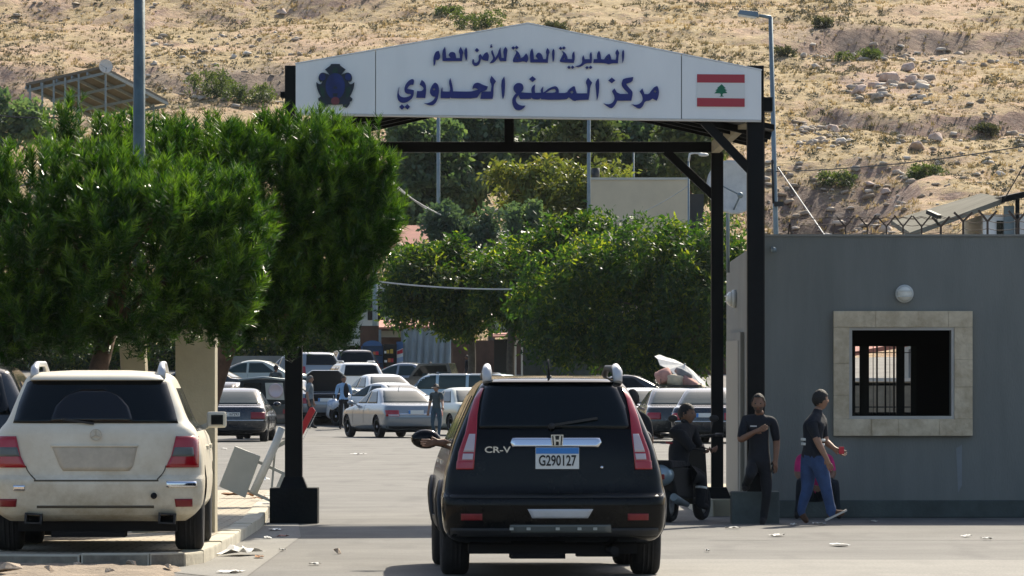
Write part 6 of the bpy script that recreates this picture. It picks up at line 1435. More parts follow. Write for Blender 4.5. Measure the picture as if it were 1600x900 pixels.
# canvas topped jeep
d = 161.0; t = vehicle('jeep', 'dark green jeep with canvas top and clear side window', 'jeep', place_car(419, d + 1.9), -2, 'cars waiting in the border lot')
k = d / F; u = lambda px: (px - 419) * k; v = lambda py: (683 - py) * k
q = MB(); q.prism([(-.76, .45), (.76, .45), (.76, .98), (-.76, .98)], -1.9, 1.9); q.box(-.60, .60, 1.9, 2.0, .5, .95); q.build('body', M['paint_darkgreen'], t, .04, 2)
q = MB(); q.hexa([(-.73, -1.88, .985), (.73, -1.88, .985), (.73, .6, .985), (-.73, .6, .985)], [(-.64, -1.75, 1.70), (.64, -1.75, 1.70), (.64, .35, 1.70), (-.64, .35, 1.70)]); can = q.build('canvas_top', mat('black_canvas', (.014, .02, .022), .8, var=.3, vscale=3, bump=.4, bscale=8), t, .06, 3)
q = MB(); q.tube([(-.68, -1.90, 1.66), (0, -1.86, 1.735), (.68, -1.90, 1.66)], .03, 8); q.build('canopy_edge', M['grey_metal'], can)
q = MB(); q.prism([(.10, 1.12), (.60, 1.10), (.55, 1.58), (.06, 1.58)], -1.915, -1.84); q.build('clear_window', M['plate_grey'], can)
q = MB(); q.prism([(-.6, 1.3), (-.08, 1.3), (-.06, 1.58), (-.52, 1.58)], -1.90, -1.80); q.build('rear_window', M['glass_dark'], can)
q = MB(); q.lathe([(.16, -1.955), (.2, -1.95), (.21, -1.93), (.16, -1.92), (.16, -1.955)], (.36, 0, 1.36), 'y', 24); q.build('ring_mark', M['clear_lens'], can)
for sx in (-1, 1):
    for y in (-1.2, 1.3): wheel(t, sx * .70, y, .36, .2, sx, False)
    q = MB(); q.box(sx * .62 - .06, sx * .62 + .06, -1.925, -1.903, .72, .84); q.build('taillight', M['dull_red_lens'], t)
# dark pickup behind the pale blue van, its roof load
d = 200; t = vehicle('pickup', 'black pick up truck partly behind the pale blue van', 'pickup truck', (X(697, d), d, gz(d)), 82, 'cars waiting in the border lot')
q = MB(); q.prism([(-2.3, .4), (2.3, .4), (2.3, .95), (1.2, 1.02), (.85, 1.5), (-.2, 1.52), (-.35, 1.05), (-2.3, 1.05)], -.8, .8, plane='yz'); q.build('body', M['paint_grey'], t, .06, 3)
for sx in (-1, 1):
    q = MB(); q.prism([(1.05, 1.06), (.78, 1.42), (-.12, 1.44), (-.2, 1.06)], sx * .803, sx * .806, plane='yz'); q.build('side_window', M['glass_dark'], t)
    for y in (-1.45, 1.45): wheel(t, sx * .72, y, .36, .2, sx, False)
# ------------------------------------------------------------------ people
M['skin'] = mat('skin', (.30, .165, .105), .6, var=.12, vscale=20)
M['skin_dark'] = mat('tanned_skin', (.22, .115, .07), .6, var=.12, vscale=20)
M['hair'] = mat('dark_hair', (.012, .010, .009), .7, bump=.5, bscale=120)
M['stubble'] = mat('stubble', (.085, .058, .045), .8, var=.3, vscale=60)
M['hair_grey'] = mat('grey_hair', (.13, .125, .12), .8, bump=.5, bscale=120)
M['eye'] = mat('eye_dark', (.015, .012, .012), .3)
M['lip'] = mat('lips', (.18, .075, .06), .6)
def cloth(n, c, v=.2): 
    if n not in M: M[n] = mat(n, c, .9, var=v * 1.8, vscale=5, bump=1.0, bscale=10)
    return n
cloth('navy_shirt', (.010, .013, .02)); cloth('black_cloth', (.010, .011, .014)); cloth('blue_jeans', (.03, .065, .16)); cloth('pink_shirt', (.55, .03, .16)); cloth('dark_trousers', (.014, .02, .028))
cloth('light_blue_shirt', (.22, .36, .55)); cloth('grey_shirt', (.16, .19, .21)); cloth('slate_shirt', (.05, .065, .07)); cloth('brown_shoe', (.09, .045, .025)); cloth('black_shoe', (.015, .014, .014)); cloth('beige_cap', (.42, .36, .28)); cloth('teal_jeans', (.03, .065, .095))
cloth('white_band', (.62, .63, .60)); cloth('red_band', (.30, .02, .03)); cloth('blue_collar', (.02, .12, .42))
def head_geo(yaw, pitch, k, beard=False, tilt=0):
    """skull with jaw, nose, brow, sockets, lips, ears; materials: 0 skin 1 eye 2 lip 3 hair"""
    vs = []; fs = []; mi = []; nu, nv = 28, 22
    for i in range(nv + 1):
        th = PI * i / nv; zc = -math.cos(th); rr = math.sin(th)
        for j in range(nu):
            a = 2 * PI * j / nu; x = rr * math.sin(a); y = -rr * math.cos(a)          # a=0 is the face
            X_, Y_, Z_ = x * .074, y * .095, zc * .118
            if zc < 0: f = 1 - .30 * (-zc) ** 1.2; X_ *= f; Y_ = Y_ * (f if y > 0 else 1 - .10 * (-zc)) - .012 * (-zc)
            fr = math.exp(-(x / .22) ** 2) if y < 0 else 0
            Y_ -= fr * .024 * math.exp(-((Z_ + .018) / .022) ** 2) + fr * .010 * math.exp(-((Z_ - .008) / .02) ** 2)
            for e in (-1, 1):
                if y < 0: Y_ += .011 * math.exp(-((X_ - e * .031) / .016) ** 2 - ((Z_ - .012) / .014) ** 2)
            if y < 0: Y_ -= .006 * math.exp(-((Z_ - .034) / .010) ** 2) * (abs(x) < .6); Y_ -= .006 * math.exp(-((Z_ + .062) / .010) ** 2 - (X_ / .03) ** 2); Y_ -= .006 * math.exp(-((Z_ + .1) / .014) ** 2 - (X_ / .03) ** 2)
            vs.append((X_, Y_, Z_))
    for i in range(nv):
        for j in range(nu):
            f = (i * nu + j, i * nu + (j + 1) % nu, (i + 1) * nu + (j + 1) % nu, (i + 1) * nu + j); fs.append(f)
            c = sum((Vector(vs[q]) for q in f), Vector()) / 4; m = 0
            if c.y < -.05 and abs(c.x) < .027 and -.070 < c.z < -.052: m = 2
            elif beard and c.y < .01 and c.z < -.035 and not (abs(c.x) < .02 and c.z > -.05): m = 3
            elif c.y < -.06 and .026 < c.z < .040 and .012 < abs(c.x) < .05: m = 3
            mi.append(m)
    mb = MB()
    for f, m in zip(fs, mi): pass
    b = MB(); b.v = vs[:]; b.f = fs[:]; b.m = mi[:]; b.sm = [True] * len(fs)
    for e in (-1, 1):
        b.ball((e * .031, -.078, .012), (.013, .009, .009), 10, 6, 1)
        b.ball((e * .076, .008, -.002), (.012, .020, .032), 10, 8, 0)
    Rm = Matrix.Rotation(yaw, 3, 'Z') @ Matrix.Rotation(tilt, 3, 'Y') @ Matrix.Rotation(pitch, 3, 'X')
    b.v = [tuple(Rm @ (Vector(v) * k)) for v in b.v]
    return b, Rm
def person(label, d, bx, J, mats, yaw=0, s=.9, pitch=0, hair='hair', hairline=.045, beard=False, sleeve=.65, z0=None, cap=None, group=None, shoe_px=None, tilt=0, girth=1.0, fingers=True, extra_z=0):
    """joints J: name -> (photo column, photo row, metres nearer(-)/farther(+)); mats: shirt, trousers, shoes, skin"""
    z0 = gz(d) if z0 is None else z0; base = Vector((X(bx, d), d, z0)); t = thing('person', label, 'person', base, 0, group)
    P = {n: W(v[0], v[1], d) - base + Vector((0, v[2], 0)) for n, v in J.items()}
    V = []; Ed = []; Rr = []; idx = {}
    def vert(n, p, r): idx[n] = len(V); V.append(p); Rr.append(r * s); return idx[n]
    def edge(a, b): Ed.append((idx[a], idx[b]))
    g = girth
    vert('pelvis', P['pelvis'], .130 * g); vert('waist', P['waist'], .125 * g); edge('pelvis', 'waist')
    vert('chest', P['chest'], .145 * g); edge('waist', 'chest'); up = P['chest'].lerp(P['neck'], .62); vert('up', up, .105 * g); edge('chest', 'up'); vert('neck', P['neck'], .058); edge('up', 'neck')
    vert('skull', P['neck'].lerp(P['head'], .55), .056); edge('neck', 'skull')
    for q in 'LR':
        if 'sh' + q in P:
            vert('sh' + q, P['sh' + q], .072 * g); edge('up', 'sh' + q)
            m_ = P['sh' + q].lerp(P['el' + q], sleeve); vert('sl' + q, m_, .056); edge('sh' + q, 'sl' + q)
            vert('el' + q, P['el' + q], .045); edge('sl' + q, 'el' + q); vert('fo' + q, P['el' + q].lerp(P['wr' + q], .35), .044); edge('el' + q, 'fo' + q); vert('wr' + q, P['wr' + q], .029); edge('fo' + q, 'wr' + q)
            dr = ((P['ha' + q] if 'ha' + q in P else P['wr' + q] + (P['wr' + q] - P['el' + q])) - P['wr' + q]).normalized()
            sd = dr.cross(Vector((0, 1, .3))).normalized(); nm = sd.cross(dr)
            pm = P['wr' + q] + dr * .045 * s; vert('pa' + q, pm, .030); edge('wr' + q, 'pa' + q)
            for fi, (o, ln) in enumerate(((-.030, .068), (-.010, .080), (.010, .075), (.029, .058))):
                a = pm + (dr * .045 + sd * o) * s; b = a + (dr * ln * .55 + nm * .010) * s; c = b + (dr * ln * .4 + nm * .026) * s
                vert('k%s%d' % (q, fi), a, .0115); edge('pa' + q, 'k%s%d' % (q, fi)); vert('m%s%d' % (q, fi), b, .0095); edge('k%s%d' % (q, fi), 'm%s%d' % (q, fi)); vert('t%s%d' % (q, fi), c, .0075); edge('m%s%d' % (q, fi), 't%s%d' % (q, fi))
            a = P['wr' + q] + (dr * .030 - sd * .034) * s; b = a + (dr * .035 - sd * .016 + nm * .012) * s
            vert('h' + q, a, .014); edge('pa' + q, 'h' + q); vert('j' + q, b, .009); edge('h' + q, 'j' + q)
        if 'hi' + q in P:
            vert('hi' + q, P['hi' + q], .098 * g); edge('pelvis', 'hi' + q); mm = P['hi' + q].lerp(P['kn' + q], .5); vert('th' + q, mm, .084 * g); edge('hi' + q, 'th' + q)
            vert('kn' + q, P['kn' + q], .062 * g); edge('th' + q, 'kn' + q); vert('ca' + q, P['kn' + q].lerp(P['an' + q], .35), .060 * g); edge('kn' + q, 'ca' + q); vert('an' + q, P['an' + q], .046); edge('ca' + q, 'an' + q)
            he = P['an' + q] + (P['an' + q] - P['to' + q]).normalized() * .045 * s + Vector((0, 0, -.045 * s)); 
            vert('to' + q, P['to' + q], .034); vert('bl' + q, P['an' + q].lerp(P['to' + q], .6), .042); edge('an' + q, 'bl' + q); edge('bl' + q, 'to' + q)
            vert('he' + q, he, .034); edge('an' + q, 'he' + q)
    me = bpy.data.meshes.new('body'); me.from_pydata([tuple(v) for v in V], Ed, []); o = bpy.data.objects.new('tmp', me); COL.objects.link(o)
    md = o.modifiers.new('skin', 'SKIN'); sv = me.skin_vertices[0].data
    for i, r in enumerate(Rr): sv[i].radius = (r, r * (.80 if i in (idx['chest'], idx['waist'], idx['pelvis'], idx['up']) else 1))
    sv[0].use_root = True; md.use_smooth_shade = True
    m2 = o.modifiers.new('sub', 'SUBSURF'); m2.levels = 2; m2.render_levels = 2
    bpy.context.view_layer.update(); ev = bpy.data.meshes.new_from_object(o.evaluated_get(bpy.context.evaluated_depsgraph_get())); bpy.data.objects.remove(o)
    vs = [v.co.copy() for v in ev.vertices]; fs = [tuple(p.vertices) for p in ev.polygons]
    bones = []
    inv = {v: k for k, v in idx.items()}
    for a, b in Ed:
        n = inv[b]; q = n[:2]
        tgt = 0                                             # 0 skin,1 shirt,2 trousers,3 shoes
        if n in ('waist', 'chest', 'up') or q in ('sh', 'sl'): tgt = 1
        elif q in ('el', 'fo', 'wr'): tgt = 1 if sleeve >= .95 else 0
        elif q in ('hi', 'th', 'kn', 'ca', 'an'): tgt = 2
        elif q in ('bl', 'to', 'he'): tgt = 3
        if n in ('neck', 'skull'): tgt = 0
        bones.append((V[a], V[b], tgt, n))
    A = np.array([b[0][:] for b in bones]); B = np.array([b[1][:] for b in bones]); T = np.array([b[2] for b in bones]); rad = np.array([.6 * (Rr[a] + Rr[b]) for a, b in Ed])
    C = np.array([[sum(vs[i][k] for i in f) / len(f) for k in range(3)] for f in fs])
    ab = B - A; tt = np.clip(np.sum((C[:, None] - A) * ab, 2) / np.maximum(1e-9, np.sum(ab * ab, 1)), 0, 1)
    dist = np.linalg.norm(C[:, None] - (A + tt[..., None] * ab), axis=2) - rad
    mi = T[np.argmin(dist, 1)].tolist()
    if 'pelvis' in idx:
        for i, c in enumerate(C):
            if mi[i] == 1 and c[2] < P['pelvis'].z + .03 * s and abs(c[0] - P['pelvis'].x) < .2 * s and 'hiL' in idx: mi[i] = 2
            elif mi[i] == 2 and c[2] >= P['pelvis'].z + .03 * s and abs(c[0] - P['pelvis'].x) < .2 * s and 'hiL' in idx and P['knL'].z < P['pelvis'].z - .2: mi[i] = 1
    mb = MB(); mb.v = [tuple(v) for v in vs]; mb.f = fs; mb.m = mi; mb.sm = [True] * len(fs)
    hb, Rm = head_geo(yaw, pitch, s * 1.0, beard, tilt); hc = P['head']
    mb.add([Vector(v) + hc for v in hb.v], [], 0); n0 = len(mb.v) - len(hb.v)
    for f, m in zip(hb.f, hb.m): mb.f.append(tuple(n0 + i for i in f)); mb.m.append({0: 0, 1: 4, 2: 5, 3: 6}[m]); mb.sm.append(True)
    me2 = bpy.data.meshes.new('body'); me2.from_pydata(mb.v, [], mb.f); me2.polygons.foreach_set('material_index', mb.m); me2.polygons.foreach_set('use_smooth', mb.sm)
    bo = link('body', me2, t, [M[mats[3]], M[mats[0]], M[mats[1]], M[mats[2]], M['eye'], M['lip'], M['stubble']])
    # hair: a shell over the top, sides and back of the skull
    sv_ = []; sf = []; nu, nv = 28, 22; hv = hb.v[:nu * (nv + 1)]; keep = {}
    h = MB(); Ri = Rm.inverted()
    for i in range(nv):
        for j in range(nu):
            f = hb.f[i * nu + j]; c = sum((Ri @ (Vector(hb.v[q]) / s) for q in f), Vector()) / 4
            lim = hairline + .01 if c.y < -.03 else (hairline - .045 - max(0, c.y) * .95)
            if c.z > lim: sf.append(f)
    def up_(q): c = Ri @ Vector(hb.v[q]); n = c.normalized(); return Rm @ (c + n * s * (.011 + .006 * R.random())) + hc
    h.add([up_(q) for q in range(nu * (nv + 1))], sf, 0, True)
    h.add([Vector(hb.v[q]) * .98 + hc for q in range(nu * (nv + 1))], [tuple(reversed(f)) for f in sf], 0, True)
    ho = h.build('hair', M[hair], t)
    bmx = bmesh.new(); bmx.from_mesh(ho.data); bmesh.ops.delete(bmx, geom=[v for v in bmx.verts if not v.link_faces], context='VERTS'); bmx.to_mesh(ho.data); bmx.free()
    if cap:
        q = MB(); pr = [(.086 * math.cos(a), .03 + .088 * math.sin(a)) for a in [i * PI / 2 / 8 for i in range(9)]]; q.lathe([(r, z) for r, z in pr], (0, .005, 0), 'z', 20)
        q.prism([(.07 * math.sin(a), -.06 - .10 * math.cos(a)) for a in [-1.3 + 2.6 * i / 10 for i in range(11)]], .032, .042, 0, plane='xy')
        q.v = [tuple(Rm @ (Vector(v) * s * 1.04) + hc) for v in q.v]; q.build('cap', M[cap], t)
    return t, P
def band(t, P, f, color, r=.158, name='reflective_band', h=.028, s=.9, a='waist', b='chest', dz=0):
    c = P[a].lerp(P[b], f); q = MB(); q.lathe([(r * s, -h / 2), (r * s * 1.012, 0), (r * s, h / 2)], (0, 0, 0), 'z', 28); q.lathe([(r * s * .97, h / 2), (r * s * .97, -h / 2)], (0, 0, 0), 'z', 28)
    o = q.build(name, M[color], t); o.location = c + Vector((0, 0, dz)); dr = (P[b] - P[a]).normalized(); o.rotation_euler = Vector((0, 0, 1)).rotation_difference(dr).to_euler(); o.scale = (1, .84, 1); return o
# officer leaning on the gate leg
t, P = person('bearded man in dark polo shirt leaning on the gate leg, one foot on its block', 65.35, 1190, dict(pelvis=(1187, 726, .05), waist=(1187, 704, .06), chest=(1186, 674, .05), neck=(1186, 648, .0), head=(1185, 631, -.04),
        shR=(1165, 657, .04), elR=(1156, 688, -.05), wrR=(1179, 674, -.2), haR=(1198, 667, -.22), shL=(1208, 657, .04), elL=(1214, 691, .06), wrL=(1212, 719, .0), haL=(1210, 734, -.02),
        hiR=(1177, 729, .05), knR=(1171, 742, -.2), anR=(1166, 759, .10), toR=(1163, 765, -.02), hiL=(1196, 729, .05), knL=(1198, 772, -.02), anL=(1193, 811, .02), toL=(1190, 818, -.12)), ('navy_shirt', 'black_cloth', 'black_shoe', 'skin_dark'), yaw=-.12, s=.93, pitch=.1, beard=True, sleeve=.75, z0=0, hairline=.062)
q = MB(); c = P['chest'] + Vector((-.06, -.135, .06)); q.box(c.x - .045, c.x + .03, c.y - .004, c.y, c.z - .007, c.z + .007); q.build('chest_badge', M['white_band'], t)
# man striding in the vest
t, P = person('man in dark vest and jeans striding past the stone framed window', 64.95, 1272, dict(pelvis=(1271, 716, 0), waist=(1270, 698, 0), chest=(1271, 672, 0), neck=(1277, 645, .0), head=(1282, 625, .02),
        shR=(1266, 661, -.15), elR=(1277, 692, -.20), wrR=(1290, 716, -.2), haR=(1295, 728, -.2), shL=(1284, 660, .15), elL=(1291, 690, .14), wrL=(1304, 701, .05), haL=(1312, 705, .03),
        hiR=(1278, 718, -.07), knR=(1290, 762, -.06), anR=(1299, 802, -.05), toR=(1320, 801, -.05), hiL=(1264, 718, .07), knL=(1262, 765, .06), anL=(1250, 801, .05), toL=(1263, 817, .04)), ('navy_shirt', 'blue_jeans', 'brown_shoe', 'skin'), yaw=math.radians(118), s=.93, sleeve=.55, z0=0, girth=1.2)
band(t, P, .15, 'white_band', .142, h=.03, s=.93); band(t, P, .42, 'white_band', .148, h=.03, s=.93)
q = MB(); a = W(1288, 813, 64.9) - t.location; b = W(1323, 797, 64.9) - t.location; q.bar(a + Vector((.01, 0, .0)), b, .085, .022); q.build('shoe_sole', M['stone_trim'], t)
q = MB(); c = P['haL']; q.box(c.x - .01, c.x + .05, c.y - .03, c.y - .015, c.z - .03, c.z + .05); o = q.build('phone', M['banner_red'], None, .003); o.location = t.location; tag(o, 'small red cased phone in the hand of the striding man', 'phone')
# figure in pink crouching by the wall
t, P = person('figure in bright pink shirt crouching at the wall behind the striding man', 67.6, 1275, dict(pelvis=(1274, 772, .2), waist=(1274, 752, .18), chest=(1273, 730, .1), neck=(1273, 709, .02), head=(1274, 693, -.05),
        shR=(1250, 716, .08), elR=(1246, 742, .0), wrR=(1262, 757, -.2), haR=(1272, 762, -.22), shL=(1296, 716, .08), elL=(1302, 740, .0), wrL=(1290, 757, -.2), haL=(1278, 763, -.22),
        hiR=(1264, 774, .15), knR=(1250, 750, -.18), anR=(1247, 800, -.08), toR=(1243, 808, -.2), hiL=(1285, 774, .15), knL=(1303, 752, -.18), anL=(1307, 800, -.08), toL=(1311, 808, -.2)), ('pink_shirt', 'dark_trousers', 'black_shoe', 'skin_dark'), s=.9, pitch=.3, sleeve=.7, z0=0)
# scooter and rider
SC = math.radians(-19); sl = (X(1046, 66.2), 66.2, 0)
t = thing('scooter', 'black scooter with a pale tail panel under the rider in dark jacket', 'scooter', sl, SC)
for y in (0, 1.25):
    w_ = bpy.data.objects.new('wheel', None); COL.objects.link(w_); w_.parent = t; w_.location = (0, y, .21)
    q = MB(); q.lathe([(.14, -.04), (.19, -.055), (.21, -.02), (.21, .02), (.19, .055), (.14, .04), (.14, -.04)], (0, 0, 0), 'x', 28); q.build('tyre', M['rubber'], w_)
    q = MB(); q.lathe([(.145, -.02), (.05, -.03), (.05, .03), (.145, .02)], (0, 0, 0), 'x', 20); q.build('rim', M['rim'], w_)
q = MB(); q.hexa([(-.13, -.1, .30), (.13, -.1, .30), (.15, .5, .26), (-.15, .5, .26)], [(-.10, -.25, .66), (.10, -.25, .66), (.13, .45, .62), (-.13, .45, .62)]); q.hexa([(-.15, .5, .20), (.15, .5, .20), (.15, 1.0, .20), (-.15, 1.0, .20)], [(-.15, .5, .27), (.15, .5, .27), (.15, 1.0, .27), (-.15, 1.0, .27)])
q.build('body', M['black_plastic'], t, .04, 3)
q = MB(); q.hexa([(-.13, -.28, .62), (.13, -.28, .62), (.13, .42, .64), (-.13, .42, .64)], [(-.11, -.30, .72), (.11, -.30, .72), (.12, .42, .70), (-.12, .42, .70)]); q.build('seat', M['black_cloth'], t, .03, 3)
q = MB(); q.ball((-.02, -.22, .55), (.14, .16, .13), 18, 12); q.build('tail_panel', M['paint_teal'], t)
q = MB(); q.box(-.06, .06, -.40, -.37, .50, .56); q.build('taillight', M['dull_red_lens'], t, .01)
q = MB(); q.hexa([(-.16, 1.0, .22), (.16, 1.0, .22), (.12, 1.12, .28), (-.12, 1.12, .28)], [(-.15, .93, .85), (.15, .93, .85), (.10, 1.03, .9), (-.10, 1.03, .9)]); q.build('leg_shield', M['black_plastic'], t, .03, 2)
q = MB(); q.tube([(0, 1.25, .21), (0, 1.0, .95)], .03, 8); q.tube([(-.32, .9, 1.0), (-.1, .98, .98), (.1, .98, .98), (.32, .9, 1.0)], .016, 8); q.tube([(-.38, .87, 1.0), (-.28, .91, 1.0)], .022, 8); q.tube([(.38, .87, 1.0), (.28, .91, 1.0)], .022, 8); q.build('handlebar', M['black_plastic'], t)
for k in (-1, 1): q = MB(); q.tube([(k * .2, .95, 1.0), (k * .24, .93, 1.16)], .006, 6); q.ball((k * .25, .93, 1.19), (.06, .012, .04)); q.build('mirror', M['black_plastic'], t)
q = MB(); q.tube([(.12, .3, .2), (.16, -.2, .26), (.16, -.35, .30)], [.03, .05, .045], 10); q.build('exhaust', M['grey_metal'], t)
t, P = person('man in dark jacket with red chest stripe riding the black scooter', 66.55, 1062, dict(pelvis=(1058, 738, 0), waist=(1059, 716, 0), chest=(1063, 687, .0), neck=(1069, 663, .02), head=(1073, 647, .04),
        shR=(1056, 672, -.15), elR=(1082, 702, -.16), wrR=(1103, 704, .15), haR=(1112, 705, .3), shL=(1078, 672, .15), elL=(1094, 698, .25), wrL=(1112, 703, .45), haL=(1118, 703, .5),
        hiR=(1062, 742, -.10), knR=(1097, 748, .02), anR=(1093, 788, -.02), toR=(1108, 794, .06), hiL=(1060, 740, .1), knL=(1096, 742, .3), anL=(1097, 784, .35), toL=(1110, 790, .4)), ('black_cloth', 'black_cloth', 'black_shoe', 'skin_dark'), yaw=math.radians(72), s=.98, sleeve=1.0, z0=0, girth=1.35)
band(t, P, .75, 'red_band', .168, 'chest_stripe', .022, .96); band(t, P, .35, 'white_band', .084, 'reflective_band', .025, .96, 'knR', 'anR')
# man behind the black car
t, P = person('man in dark shirt with blue collar standing right behind the black car', 65.6, 988, dict(pelvis=(988, 722, 0), waist=(988, 700, 0), chest=(988, 668, 0), neck=(988, 642, 0), head=(988, 625, 0),
        shR=(1010, 655, 0), elR=(1016, 688, -.02), wrR=(1012, 714, -.1), shL=(966, 655, 0), elL=(960, 688, -.02), wrL=(964, 714, -.1),
        hiR=(998, 726, 0), knR=(998, 772, 0), anR=(998, 808, 0), toR=(999, 816, .14), hiL=(978, 726, 0), knL=(977, 772, 0), anL=(977, 808, 0), toL=(976, 816, .14)), ('black_cloth', 'dark_trousers', 'black_shoe', 'skin'), yaw=math.radians(170), s=.95, sleeve=.7, z0=0, hairline=.03)
q = MB(); q.lathe([(.068, -.012), (.078, .012), (.07, .02), (.062, .0)], (0, 0, 0), 'z', 20); o = q.build('collar', M['blue_collar'], t); o.location = P['neck'].lerp(P['chest'], .18)
band(t, P, .45, 'white_band', .066, 'reflective_band', .02, .95, 'elR', 'wrR')
# far people in the lot
def far_person(label, d, cx, ytop, yfoot, mats, yaw=0, arms='down', **kw):
    h = yfoot - ytop; u = h / 1.72; k = h * d / F / 1.72
    f = lambda x, z, dy=0: (cx + x * u, yfoot - z * u, dy * k)
    c, s_ = math.cos(yaw), math.sin(yaw)
    def r(x, y, z): return f(x * c - y * s_, z, x * s_ + y * c)
    J = dict(pelvis=r(0, 0, .93), waist=r(0, 0, 1.07), chest=r(0, 0, 1.27), neck=r(0, 0, 1.46), head=r(0, -.02, 1.60))
    for q, sg in (('L', 1), ('R', -1)):
        J['sh' + q] = r(sg * .18, 0, 1.41)
        if arms == 'fold' : J['el' + q] = r(sg * .25, -.05, 1.15); J['wr' + q] = r(sg * .06, -.24, 1.16); J['ha' + q] = r(-sg * .06, -.25, 1.17)
        elif arms == 'out' and q == 'L': J['el' + q] = r(sg * .27, -.1, 1.16); J['wr' + q] = r(sg * .38, -.28, 1.0); J['ha' + q] = r(sg * .42, -.34, .96)
        else: J['el' + q] = r(sg * .24, .02, 1.13); J['wr' + q] = r(sg * .26, -.05, .88); J['ha' + q] = r(sg * .26, -.07, .8)
        st = .06 * sg
        J['hi' + q] = r(sg * .09, 0, .90); J['kn' + q] = r(sg * .10, -.02 + st, .50); J['an' + q] = r(sg * .10, .02 - st * 1.2, .09); J['to' + q] = r(sg * .11, -.14 - st * 1.2, .03)
    return person(label, d, cx, J, mats, yaw=kw.pop('hyaw', yaw), s=k, z0=CZ + (HY - yfoot) * d / F, **kw)
t, P = far_person('man in light blue shirt and dark waistcoat carrying a white bag', 181, 537, 587, 671, ('light_blue_shirt', 'black_cloth', 'black_shoe', 'skin_dark'), yaw=.15, hyaw=.5, sleeve=1.0)
q = MB()
for sx in (1,): q.ball((P['chest'].x + .07, P['chest'].y - .01, P['chest'].z - .04), (.095, .135, .26), 16, 12)
q.build('waistcoat', M['black_cloth'], t)
b_ = MB(); c = W(520, 632, 180.8); bm = bmesh.new(); bmesh.ops.create_icosphere(bm, subdivisions=3, radius=1)
for v in bm.verts: f = 1 + .3 * (fbm(np.array([v.co.x * 2.2 + 5]), np.array([v.co.z * 2.2 + v.co.y]), 7, 3)[0] - .5) * 2; v.co = Vector((v.co.x * .17 * f, v.co.y * .13 * f, v.co.z * .17 * f))
me = bpy.data.meshes.new('bag'); bm.to_mesh(me); bm.free(); bagm = mat('printed_plastic_bag', (.10, .22, .42), .4, col2=(.72, .74, .76), vscale=7); o = link('carrier_bag', me, None, bagm, True); o.location = c; tag(o, 'white and blue plastic carrier bag held by the light blue shirted man', 'bag')
q = MB(); q.tube([(0, 0, .12), (.03, 0, .2), (.02, 0, .28)], .01, 6); q.build('handle', M['paper'], o)
far_person('grey haired man in grey shirt at the raised boot lid', 181.5, 484, 587, 670, ('grey_shirt', 'dark_trousers', 'black_shoe', 'skin'), yaw=1.3, hair='hair_grey', sleeve=.6)
far_person('man with beige cap and slate shirt beside the silver saloon', 161.5, 682, 600, 686, ('slate_shirt', 'teal_jeans', 'brown_shoe', 'skin'), yaw=-.5, arms='out', cap='beige_cap', hyaw=-.9, pitch=.25, sleeve=.6)
far_person('man in grey shirt standing behind the canvas jeep', 195, 431, 570, 646, ('slate_shirt', 'black_cloth', 'black_shoe', 'skin_dark'), yaw=2.8, sleeve=.6)
far_person('dark haired person walking in front of the brown wall', 222, 730, 555, 606, ('black_cloth', 'dark_trousers', 'black_shoe', 'skin_dark'), yaw=-1.2, sleeve=.6)
far_person('dark clothed person leaning over the black pick up', 206, 672, 566, 628, ('black_cloth', 'dark_trousers', 'black_shoe', 'skin_dark'), yaw=2.5, sleeve=1.0)
# driver with the arm out of the window
d = 50.2
t, P = person('driver of the black car resting a bare forearm out of the window', d, 740, dict(pelvis=(742, 752, 0), waist=(741, 728, 0), chest=(740, 692, 0), neck=(742, 655, 0), head=(742, 630, 0),
        shL=(722, 668, 0), elL=(706, 692, .1), wrL=(684, 691, .05), haL=(674, 692, .02), shR=(764, 668, 0), elR=(768, 700, .15), wrR=(752, 705, .4), hiR=(755, 758, 0), knR=(757, 760, .45), anR=(757, 812, .6), toR=(757, 815, .75), hiL=(730, 758, 0), knL=(730, 760, .45), anL=(730, 812, .6), toL=(730, 815, .75)), ('black_cloth', 'dark_trousers', 'black_shoe', 'skin'), yaw=PI, s=.95, sleeve=.6, z0=.3)

# ------------------------------------------------------------------ broken barrier beside the left gate leg
bd = 69.0
t = thing('barrier_post', 'toppled grey barrier post with a tilted cabinet plate beside the gate block', 'barrier', (X(395, bd), bd, .12)); o_ = t.location; Lp = lambda px, py, dd=0: W(px, py, bd + dd) - o_
q = MB(); q.tube([Lp(396, 770), Lp(428, 700), Lp(441, 668)], 6.3 * bd / F, 14); q.build('tube', M['white_metal'], t)
q = MB(); pl = [Lp(367, 697), Lp(407, 713), Lp(383, 778), Lp(342, 760)]; q.hexa(pl, [v + Vector((0, .10, .0)) for v in pl]); q.build('cabinet', M['plate_grey'], t, .006)
for a, b, w_ in (((404, 722), (446, 741), .035), ((386, 766), (424, 783), .035), ((424, 770), (430, 700), .026), ((432, 775), (446, 742), .09), ((428, 700), (447, 690), .05)):
    q = MB(); q.bar(Lp(*a, .05), Lp(*b, .05), w_); q.build('brace', M['plate_grey'], t, .003)
q = MB(); q.bar(Lp(449, 730, .1), Lp(449, 762, .1), .06, .05); q.build('hinge', M['black_plastic'], t, .004)
bd2 = 71.5; t = thing('boom_barrier', 'raised red boom barrier end leaning behind the left gate leg', 'barrier', (X(462, bd2), bd2, 0)); o_ = t.location; Lp = lambda px, py, dd=0: W(px, py, bd2 + dd) - o_
q = MB(); pl = [Lp(459, 706), Lp(468, 690), Lp(493, 642), Lp(489, 636), Lp(484, 637), Lp(456, 692)]; q.prism([(p.x, p.z) for p in pl], -.03, .03); q.build('boom', M['boom_red'], t, .006)
q = MB(); q.box(-.07, .07, .04, .18, 0, Lp(462, 695).z); q.build('post', M['black_steel'], t, .006)
